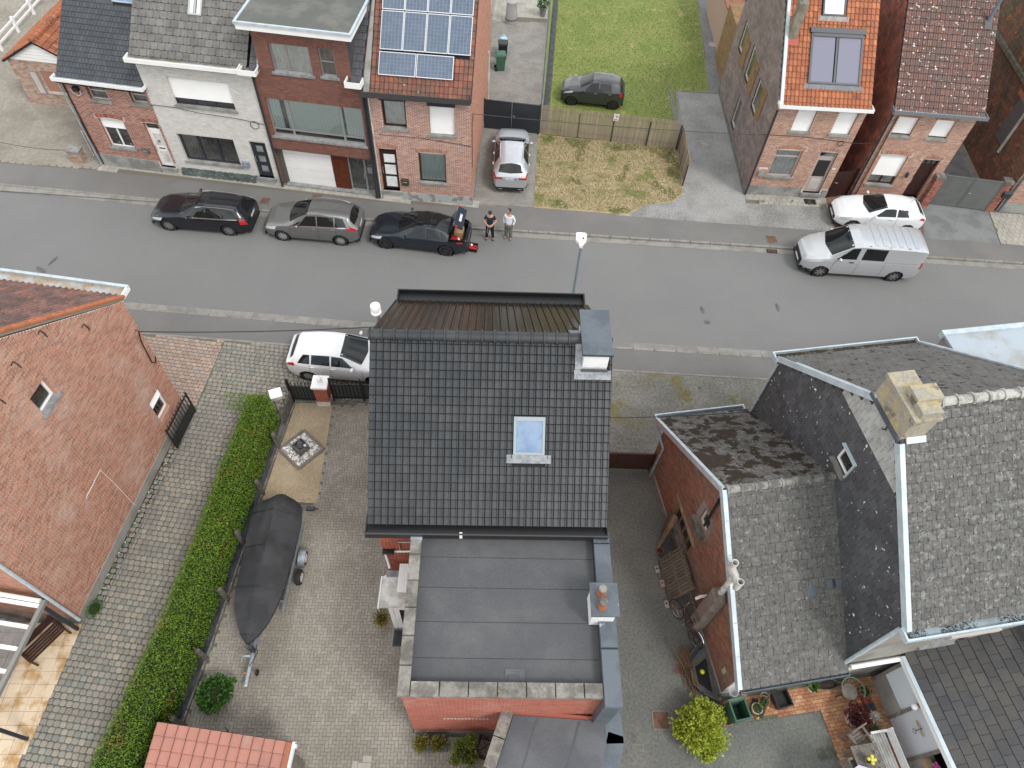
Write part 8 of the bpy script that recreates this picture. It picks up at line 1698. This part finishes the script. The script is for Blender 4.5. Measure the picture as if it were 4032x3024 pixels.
yb = thing('yellow_ball', 'yellow ball resting on the grey sheet border', 'ball', (6.68, 6.02, .5), 0); MB().blob((0, 0, .07), .075, 14, 10).build('ball', yellow, yb, smooth=True); MB().lathe([(.076, .065), (.077, .07), (.076, .075)], n=14).build('seam', M('yellow_dark', (.4, .4, .03), .5), yb)
tw = thing('twig_bundle', 'bundle of dry brown twigs beside the grey sheet border', 'twigs', (6.38, 6.2, 0), R(15)); twm = M('dry_twig', (.20, .13, .065), .9, var=.3)
for i in range(34):
    x = random.gauss(0, .09); a = random.gauss(0, .16); l_ = random.uniform(.4, .8); z = random.uniform(.03, .2); MB().tube([(x-l_*math.sin(a), -l_*math.cos(a), z), (x+random.uniform(-.03, .03), 0, z+.03), (x+l_*math.sin(a), l_*math.cos(a), z+random.uniform(-.02, .06))], random.uniform(.008, .014), 5).build('twig', twm, tw)
rh_ = thing('rain_hopper', 'grey rainwater hopper and pipe on the wing corner', 'downpipe', (7.38, 5.32, 0), R(12)); MB().tube([(0, 0, .0), (0, 0, 1.15)], .05, 10).build('pipe', zinc, rh_, smooth=True); MB().lathe([(.05, 1.1), (.15, 1.3), (.16, 1.32), (.13, 1.31), (.04, 1.15)], n=14).build('funnel', M('grey_pvc', (.38, .37, .36), .5), rh_, smooth=True); MB().tube([(.1, .1, 1.45), (.25, .22, 1.95), (.33, .3, 2.15)], .05, 10).build('spout', zinc_b, rh_, smooth=True)
# pots in the courtyard
tyr = thing('plant_tray', 'dark triangular tray under two leafy pots', 'tray', (8.45, 5.12, .0), R(12)); MB().prism([(-.3, -.05), (.1, -.28), (.4, .1), (.0, .35)], .0, .07).build('tray', anthr, tyr); MB().prism([(-.24, -.04), (.08, -.22), (.33, .1), (.0, .28)], .071, .078).build('tray_soil', soil, tyr)
pot('cream pot with leafy herbs on the dark tray', 8.38, 5.10, .17, .26, M('cream_pot', (.5, .42, .27), .7), leaf_m, .08, n=90, ls=.06); pot('terracotta pot with succulent on the dark tray', 8.62, 5.32, .17, .28, terracotta, leaf_m, .08, n=60, ls=.07, ph=.07)
pot('empty square black planter below the wing gutter', 9.2, 5.42, .27, .42, black_pl, square=True); wc = pot('grey bucket behind the terracotta succulent pot', 8.72, 5.48, .14, .22, M('grey_bucket', (.25, .28, .32), .5))
for i, (x, y) in enumerate(((8.42, 4.86), (8.78, 5.18))):
    t = thing('garden_ornament', ('small yellow ornament on the paving before the cream pot', 'small yellow flower-shaped ornament right of the terracotta pot')[i], 'ornament', (x, y, .02), 0); MB().blob((0, 0, .08), (.04, .04, .08), 8, 5).build('body', M('ochre', (.6, .42, .06), .6), t); MB().blob((0, 0, .17), .03, 8, 5).build('head', M('ochre', (.6, .42, .06), .6), t)
pot('cream pot with cactus-like plant under the wing eave', 10.30, 5.86, .15, .25, M('cream_pot', (.5, .42, .27), .7), leaf_l, n=80, ls=.1, ph=.14)
tg_ = thing('planter_trough', 'dark green oval trough beside the cactus pot', 'planter', (10.82, 6.0, .0), R(10)); MB().lathe([(.24, 0), (.30, .25), (.32, .26), (.26, .25), (.22, .1), (0, .1)], n=20).build('trough', M('trough_green', (.012, .03, .022), .5), tg_, smooth=True); tg_.scale = (1.1, .5, 1); MB().lathe([(.24, .2), (0, .22)], n=16).build('soil', soil, tg_)
def wchair(label, x, y, rz, mat, name='garden_chair'):
    t = thing(name, label, 'chair', (x, y, .02), rz)
    for i in range(5): MB().box(-.24, -.22+.09*i, .42, .24, -.15+.09*i, .445).build('seat_slat', mat, t)
    for i in range(6): MB().box(-.22+.075*i, .22, .48, -.165+.075*i, .245, .92).build('back_slat', mat, t)
    MB().box(-.25, .21, .9, .25, .255, .97).build('top_rail', mat, t)
    for a_ in (-.26, .26):
        MB().box(a_-.025, -.24, 0, a_+.025, -.19, .62).build('leg', mat, t); MB().box(a_-.025, .21, 0, a_+.025, .26, .95).build('leg', mat, t); MB().box(a_-.035, -.26, .62, a_+.035, .26, .65).build('armrest', mat, t)
    return t
wchair('weathered wooden armchair at the left of the garden table', 11.32, 4.42, R(30), wood_old); wchair('weathered chair partly under the table edge in the courtyard', 10.95, 3.55, R(105), wood_old)
oc = thing('round_chair', 'round-backed wicker chair with green hoop by the wall', 'chair', (11.38, 5.78, 0), R(-20)); MB().lathe([(.24, .38), (.26, .42), (.24, .45), (0, .44)], n=16).build('seat', wood_old, oc, smooth=True)
MB().tube([(.36*math.cos(a*PI/10), .36*math.sin(a*PI/10), .72) for a in range(-1, 12)], .022, 6).build('hoop', M('green_hoop', (.11, .17, .13), .6), oc)
for a in range(4): MB().tube([(.24*math.cos(a*PI/2+.7), .24*math.sin(a*PI/2+.7), .4), (.3*math.cos(a*PI/2+.7), .3*math.sin(a*PI/2+.7), 0)], .018, 6).build('leg', anthr, oc)
for a in range(9): MB().tube([(.25*math.cos(a*PI/8), .25*math.sin(a*PI/8), .42), (.36*math.cos(a*PI/8), .36*math.sin(a*PI/8), .72)], .01, 4).build('back_cane', wood_old, oc)
pot('terracotta pot with shrub against the white pane', 11.95, 5.85, .17, .3, terracotta, leaf_m, n=70, ls=.07); pot('terracotta pot with green rosette near the white bench', 11.95, 4.72, .17, .3, terracotta, leaf_m, n=90, ls=.06)
pot('large cream pot holding a dark red maple', 11.42, 5.02, .24, .42, M('cream_pot2', (.48, .42, .38), .7), leaf_r, n=420, ls=.09, ph=.28, seedr=1.5)
sc_ = thing('succulent', 'pale spiky succulent beside the red maple', 'plant', (12.05, 5.08, .0), 0); MB().lathe([(.14, 0), (.18, .28), (0, .27)], n=14).build('pot', terracotta, sc_, smooth=True); q = MB()
for a in range(30):
    th, ph_ = a*2.4, .2+.9*a/30; d = Vector((math.cos(th)*math.cos(1.3-ph_), math.sin(th)*math.cos(1.3-ph_), math.sin(1.3-ph_)+.1)); e = Vector((-math.sin(th), math.cos(th), 0)); p = Vector((0, 0, .3)); l_ = .12+.14*a/30; q.add([p, p+d*l_*.6+e*.025, p+d*l_, p+d*l_*.6-e*.025], [(0, 1, 2, 3)])
q.build('leaves', M('pale_succulent', (.45, .43, .40), .7, var=.25), sc_, fix=False)
tb = thing('tool_box', 'red and black tool box beside the red maple', 'tool box', (12.05, 5.5, 0), R(12)); MB().box(-.14, -.2, 0, .14, .2, .2).build('box', M('dull_red', (.25, .05, .035), .6), tb); MB().box(-.14, -.2, .2, .14, .0, .24).build('tray', anthr, tb); MB().tube([(0, -.12, .24), (0, -.12, .3), (0, .1, .3), (0, .1, .2)], .012, 5).build('handle', black_pl, tb)
tbl = thing('garden_table', 'weathered wooden garden table in the lower right courtyard', 'table', (11.42, 3.72, .02), R(12))
for i in range(7): MB().box(-.42+.12*i, -1.0, .70, -.305+.12*i, .5, .73).build('top_plank', wood_old, tbl)
for x in (-.36, .36):
    for y in (-.9, .4): MB().box(x-.04, y-.04, 0, x+.04, y+.04, .70).build('leg', wood_old, tbl)
fv = pot('pot of yellow roses on the garden table', 11.32, 3.75, .1, .14, M('vase', (.3, .32, .3), .5), leaf_m, .75, n=60, ls=.06, name='flower_pot'); yr_ = M('rose_yellow', (.72, .66, .12), .7)
for x, y in ((-.07, .05), (.06, .07), (-.03, -.08), (.08, -.03), (.0, .0)): MB().blob((x, y, .32), (.06, .06, .045), 10, 6).build('flower', yr_, fv, smooth=True)
pot('leafy herb pot on the garden table near the frame edge', 11.38, 3.42, .1, .13, M('vase', (.3, .32, .3), .5), leaf_m, .75, n=90, ls=.06, name='flower_pot')
gr_ = M('glassware', (.55, .58, .58), .1)
for i, (x, y) in enumerate(((11.62, 3.98), (11.72, 3.72), (11.70, 3.55))):
    t = thing('drinking_glass', ('upper', 'middle', 'lower')[i]+' small glass standing on the garden table', 'glass', (x, y, .752), 0); MB().lathe([(.03, 0), (.038, .1), (.032, .1), (.026, .01), (0, .01)], n=12).build('glass', gr_, t, smooth=True); MB().lathe([(.03, .06), (0, .061)], n=10).build('drink', M('drink', (.1, .06, .03), .2), t)
ben = thing('garden_bench', 'white slatted garden bench right of the table', 'bench', (12.12, 3.75, .02), R(-78))
for i in range(6): MB().box(-.9, -.24+.085*i, .42, .75, -.17+.085*i, .445).build('seat_slat', white_w, ben)
for i in range(4): MB().box(-.9, .28, .52+.11*i, .75, .305, .60+.11*i).build('back_slat', white_p, ben)
for x in (-.88, .73):
    MB().box(x-.03, -.24, 0, x+.03, -.18, .64).build('leg', white_p, ben); MB().box(x-.03, .25, 0, x+.03, .31, .95).build('leg', white_p, ben); MB().box(x-.035, -.28, .64, x+.035, .31, .67).build('armrest', white_p, ben)
um = thing('parasol', 'lilac parasol edge poking in at the bottom of the courtyard', 'parasol', (10.75, 2.55, 0), R(10)); q = MB(); q.add([(0, 0, 1.95)]+[(.95*math.cos(a*PI/4), .95*math.sin(a*PI/4), 1.72) for a in range(8)], [(0, i+1, (i+1) % 8+1) for i in range(8)]); q.build('canopy', M('lilac_canopy', (.55, .53, .66), .8), um); MB().tube([(0, 0, 0), (0, 0, 2.0)], .02, 8).build('pole', alu, um)
df = thing('wall_ornament', 'gold dragonfly ornament on the frosted panel', 'ornament', tuple(world_mat(EX) @ Vector((-.01, -1.75, 1.5))), R(12)); MB().tube([(-.02, 0, -.2), (-.02, 0, .15)], .012, 6).build('body', anthr, df); gd_ = M('gold', (.5, .36, .12), .4, metal=.5)
for s in (-1, 1): MB().blob((-.03, s*.12, .05), (.008, .12, .04), 8, 5).build('wing', gd_, df)
MB().tube([(-.03, .07*math.cos(a*PI/6), -.27+.07*math.sin(a*PI/6)) for a in range(13)], .008, 4).build('ring', anthr, df)
bw2 = thing('glass_globe', 'white globe lamp at the post of the lean-to', 'lamp', tuple(world_mat(EX) @ Vector((-.16, -1.2, 2.0))), 0); MB().blob((0, 0, 0), .1, 14, 10).build('globe', white_p, bw2, smooth=True); MB().box(.0, -.02, -.02, .14, .02, .02).build('arm', alu, bw2)
hp = thing('hand_tool', 'garden broom leaning on the lean-to posts', 'broom', tuple(world_mat(EX) @ Vector((-.35, -1.6, 0))), R(12)); MB().tube([(0, .0, .1), (.25, .5, 1.2)], .014, 6).build('handle', wood_old, hp); MB().box(-.1, -.1, 0, .08, .06, .12).build('bristles', M('dark_green_bristle', (.02, .08, .06), .9), hp)
fw_ = thing('flower_box', 'planter with magenta flowers behind the white bench', 'planter', tuple(world_mat(EX) @ Vector((.12, -3.0, .8))), R(12)); MB().box(-.1, -.9, 0, .25, .6, .18).build('box', wood_n, fw_); leaves(fw_, 'foliage', (.08, -.1, .25), (.15, .7, .12), 160, .08, leaf_m); q = MB()
for i in range(9): q.blob((.05+random.uniform(-.08, .1), .25+random.uniform(-.12, .12), .36), .04, 6, 4)
q.build('flowers', M('magenta', (.55, .08, .35), .7), fw_, kind='stuff')
# plants at the annex wall
pl1 = thing('planter', 'blue planter with two yellow-orange shrubs below the annex wall', 'planter', (-1.66, 3.42, 0), R(3)); MB().box(-.5, -.14, 0, .5, .14, .24).build('box', M('blue_grey_box', (.07, .11, .14), .6), pl1)
for x in (-.26, .24): leaves(pl1, 'shrub', (x, .02, .45), (.27, .24, .26), 900, .05, leaf_yo, .3); MB().blob((x, .02, .42), (.16, .14, .16), 8, 6).build('shrub_core', leaf_core, pl1)
pl2 = thing('shrub', 'yellow-green conifer shrub in a pot left of the iron stand', 'shrub', (-.62, 3.28, 0), 0); MB().lathe([(.18, 0), (.24, .35), (0, .34)], n=14).build('pot', black_pl, pl2)
for x, y, z, r in ((0, 0, .75, .34), (.15, .22, .95, .22), (-.22, -.2, .6, .24), (.2, -.2, .6, .26), (-.12, .1, .7, .25)): leaves(pl2, 'foliage', (x, y, z), (r, r, r*.9), 520, .055, leaf_g, .3)
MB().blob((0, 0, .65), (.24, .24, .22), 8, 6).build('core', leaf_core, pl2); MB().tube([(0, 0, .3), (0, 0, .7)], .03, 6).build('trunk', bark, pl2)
ist = thing('plant_stand', 'black wrought-iron plant stand beside the low annex', 'plant stand', (-.02, 3.45, 0), R(-12))
for z in (.05, .62): MB().tube([(-.24, -.26, z), (.24, -.26, z), (.24, .26, z), (-.24, .26, z), (-.24, -.26, z)], .028, 6).build('frame', black_m, ist)
for x in (-.24, .24):
    for y in (-.26, .26): MB().tube([(x, y, 0), (x, y, .65)], .02, 6).build('leg', black_m, ist)
for s in (-1, 1): MB().tube([(-.22*s, -.24, .63), (-.05*s, -.05, .63), (0, 0, .63), (.05*s, .05, .63), (.22*s, .24, .63)], .014, 5).build('scroll', black_m, ist); MB().tube([(.2*math.cos(a*PI/6)*.5+.12*s, .22*math.sin(a*PI/6), .63) for a in range(13)], .012, 5).build('scroll', black_m, ist)
ps = thing('shrub', 'yellow shrub in a pot under the porch canopy edge', 'shrub', (-3.72, 7.0, 0), 0); MB().lathe([(.12, 0), (.16, .3), (0, .29)], n=12).build('pot', terracotta, ps); leaves(ps, 'foliage', (0, 0, .55), (.26, .3, .28), 500, .06, leaf_yo, .3); MB().blob((0, 0, .5), .14, 8, 6).build('core', leaf_core, ps)
# laurel ball
lr = thing('laurel_shrub', 'round green laurel shrub beside the hedge strip', 'shrub', (-8.42, 4.38, 0), 0); leaves(lr, 'foliage', (0, 0, .48), (.50, .52, .44), 900, .11, leaf_l, .62); leaves(lr, 'side_branch', (.42, .3, .55), (.16, .16, .15), 90, .11, leaf_l, .3); MB().blob((0, 0, .42), (.38, .38, .36), 12, 8, .1).build('core', leaf_core, lr); MB().tube([(0, 0, 0), (0, 0, .4)], .04, 6).build('stem', bark, lr)
# golden feathery shrub
gs2 = thing('golden_shrub', 'bright yellow-green feathery shrub in the asphalt yard', 'shrub', (6.52, 4.4, 0), 0); q = MB()
for i in range(240):
    th = random.random()*2*PI; el_a = random.uniform(.05, 1.45); ln = random.uniform(.55, 1.0)*(1.05 if .2 < (th % 1.3) < .9 else .85); d = Vector((math.cos(th)*math.cos(el_a), math.sin(th)*math.cos(el_a), math.sin(el_a)*1.1)); base = Vector((0, 0, .35))
    for k in range(26):
        f = .25+.75*k/26; p = base+d*ln*f+Vector((random.gauss(0, .03), random.gauss(0, .03), random.gauss(0, .03)-.12*f*f)); dd_ = (d+Vector((random.gauss(0, .6), random.gauss(0, .6), random.gauss(0, .4)))).normalized(); e = dd_.cross(Vector((0, 0, 1))+Vector((random.gauss(0, .4), random.gauss(0, .4), 0))).normalized(); s = random.uniform(.06, .12); q.add([p, p+dd_*s*.5+e*.013, p+dd_*s, p+dd_*s*.5-e*.013], [(0, 1, 2, 3)])
q.build('foliage', leaf_y, gs2, fix=False)
for x, y, z, r in ((0, 0, .75, .5), (.35, .3, .6, .38), (-.4, .2, .6, .36), (.3, -.4, .55, .38), (-.3, -.35, .6, .36), (.05, .5, .6, .34), (.1, -.7, .45, .22), (-.62, -.1, .45, .24)): leaves(gs2, 'spray', (x, y, z), (r, r, r*.75), 700, .075, leaf_y, .35, .3, 1.3, kind='stuff')
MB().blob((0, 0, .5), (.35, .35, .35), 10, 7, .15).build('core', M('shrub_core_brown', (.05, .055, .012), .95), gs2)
for i in range(7): a = i*.9; MB().tube([(0, 0, 0), (.1*math.cos(a), .1*math.sin(a), .4), (.4*math.cos(a), .4*math.sin(a), .9)], [.03, .02, .006], 5).build('branch', bark, gs2)
# ------------------------------------------------------------------ hedge
hg = thing('hedge', 'long clipped green hedge between the sett drive and yard', 'hedge', (0, 0, 0), 0)
HP = [(14.62, -9.42, .30), (14.35, -9.44, .42), (13.0, -9.52, .45), (11.0, -9.60, .46), (9.0, -9.68, .44), (6.5, -9.78, .50), (4.5, -9.98, .54), (2.0, -10.35, .52), (.2, -10.55, .52)]
def hedge_at(y):
    for A_, B_ in zip(HP, HP[1:]):
        if A_[0] >= y >= B_[0]: f = (A_[0]-y)/(A_[0]-B_[0]); return lerp(A_[1], B_[1], f), lerp(A_[2], B_[2], f)
    return HP[-1][1:]
V = []; F = []; ys = [14.5-.3*i for i in range(48)]
for y in ys:
    cx, w_ = hedge_at(y); w_ -= .07; top = 1.56+.05*noise.noise((y*.8, 0, 0)); V += [(cx-w_, y, .05), (cx-w_*.97, y, top-.12), (cx-w_*.7, y, top), (cx+w_*.7, y, top), (cx+w_*.97, y, top-.12), (cx+w_, y, .05)]
for i in range(len(ys)-1):
    for j in range(5): F.append((i*6+j, i*6+j+1, (i+1)*6+j+1, (i+1)*6+j))
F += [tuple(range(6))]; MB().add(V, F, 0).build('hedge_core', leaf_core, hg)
q = MB()
for i in range(52000):
    y = random.uniform(.3, 14.62); cx, w_ = hedge_at(y); top = 1.62+.07*noise.noise((y*.8, 0, 0))+.05*noise.noise((y*3, cx*3, 0)); r_ = random.random(); bul = .05*noise.noise((y*1.7, 5, 1))
    if r_ < .50: p = Vector((cx+random.uniform(-w_, w_), y, top+random.gauss(0, .025))); n_ = Vector((0, 0, 1)); u = abs(p.x-cx)/w_; p.z -= .10*max(0, u-.75)/.25
    elif r_ < .86: p = Vector((cx+w_+bul+random.gauss(0, .03), y, random.uniform(.08, top-.04))); n_ = Vector((1, 0, .3))
    elif r_ < .96: p = Vector((cx-w_+random.gauss(0, .03), y, random.uniform(.3, top-.04))); n_ = Vector((-1, 0, .3))
    else:
        p = Vector((cx+random.uniform(-w_, w_), 14.62+random.gauss(0, .03), random.uniform(.08, top))); n_ = Vector((0, 1, .3))
    d = (n_*.7+Vector((random.gauss(0, .7), random.gauss(0, .7), random.gauss(0, .5)+.2))).normalized(); e = d.cross(Vector((random.gauss(0, 1), random.gauss(0, 1), random.gauss(0, 1)))).normalized(); s = random.uniform(.03, .07)
    q.add([p, p+d*s*.5+e*s*.4, p+d*s, p+d*s*.5-e*s*.4], [(0, 1, 2, 3)])
q.build('foliage', leaf_h, hg, fix=False)
# bedding plants along the left gable
wf_ = M('petal_white', (.75, .75, .72), .7); rf2 = M('petal_red', (.55, .06, .04), .7)
pw = pr = None
for i in range(16):
    f = (i+.5)/16; x, y = lerp(-12.62, -13.2, f)+random.uniform(-.05, .05), lerp(13.6, 7.3, f); red = i % 3 == 1
    lab = 'small red bedding flower in the strip along the left gable' if red else 'small white bedding flower in the strip along the left gable'
    src = pr if red else pw
    if src is None:
        t = thing('bedding_plant', lab, 'flower', (x, y, .03), 0, 'red bedding flowers by the gable' if red else 'white bedding flowers by the gable'); leaves(t, 'leaves', (0, 0, .05), (.08, .08, .05), 26, .05, leaf_m, .2); m_ = MB()
        for k in range(5): m_.blob((random.uniform(-.05, .05), random.uniform(-.05, .05), .09+random.uniform(0, .03)), .014, 6, 4)
        m_.build('petals', rf2 if red else wf_, t, kind='stuff')
        if red: pr = t
        else: pw = t
    else: clone(src, (x, y, .03), random.random()*6, lab)
gs3 = thing('low_shrub', 'small dark green shrub at the end of the gable flower strip', 'shrub', (-13.15, 6.75, 0), 0); leaves(gs3, 'foliage', (0, 0, .2), (.24, .3, .22), 420, .05, leaf_l, .3); MB().blob((0, 0, .18), (.16, .2, .15), 8, 6).build('core', leaf_core, gs3)
# ------------------------------------------------------------------ grass tufts on the lawns (uncountable)
def tufts(label, poly, n, mat, hgt, keep, name='grass'):
    q = MB(); xs_ = [p[0] for p in poly]; ys_ = [p[1] for p in poly]; k = 0
    while k < n:
        x, y = random.uniform(min(xs_), max(xs_)), random.uniform(min(ys_), max(ys_)); k += 1
        if not inside(poly, x, y) or not keep(x, y): continue
        for b_ in range(3):
            a = random.random()*6.28; h = random.uniform(.5, 1)*hgt; q.add([(x+.012*math.cos(a), y+.012*math.sin(a), .008), (x-.012*math.cos(a), y-.012*math.sin(a), .008), (x+random.gauss(0, .02), y+random.gauss(0, .02), h)], [(0, 1, 2)])
    o = q.build(name, mat, None, fix=False, kind='stuff'); return tag(o, label, 'grass')
gm1 = M('grass_green', (.10, .15, .03), .8, ramp=[(.12, .18, .03), (.18, .235, .055), (.27, .25, .10), (.14, .20, .04)], var=.25); gm2 = M('grass_dry', (.30, .24, .12), .9, ramp=[(.37, .29, .16), (.44, .36, .21), (.16, .19, .05), (.33, .26, .14)], var=.2)
tufts('green mown grass of the lawn around the small hatchback', [(.95, 34.4), (8.2, 34.0), (8.5, 39.3), (10.4, 39.6), (10.9, 52), (1.1, 52)], 26000, gm1, .06, lambda x, y: True)
tufts('patchy dry grass of the front lawn before the reed screen', [(.5, 28.2), (5.2, 28.15), (6.2, 28.9), (7.6, 29.4), (8.15, 30.1), (8.2, 33.8), (.5, 34.1)], 16000, gm2, .06, lambda x, y: True)
tufts('green weeds sprouting in the dry front lawn', [(.5, 28.2), (5.2, 28.15), (6.2, 28.9), (7.6, 29.4), (8.15, 30.1), (8.2, 33.8), (.5, 34.1)], 16000, gm1, .09, lambda x, y: noise.noise((x*.9, y*.9, 2))+.35*(y > 33.2)+.3*(x > 7.4)-.1*(x < 4) > .33, 'weeds')
tufts('sparse weeds in the slab joints before the orange-roofed house', [(11.4, 29.7), (15.6, 29.7), (15.6, 30.4), (11.4, 30.3)], 3000, gm1, .08, lambda x, y: noise.noise((x*2.2, y*2.2, 7)) > .38, 'weeds')
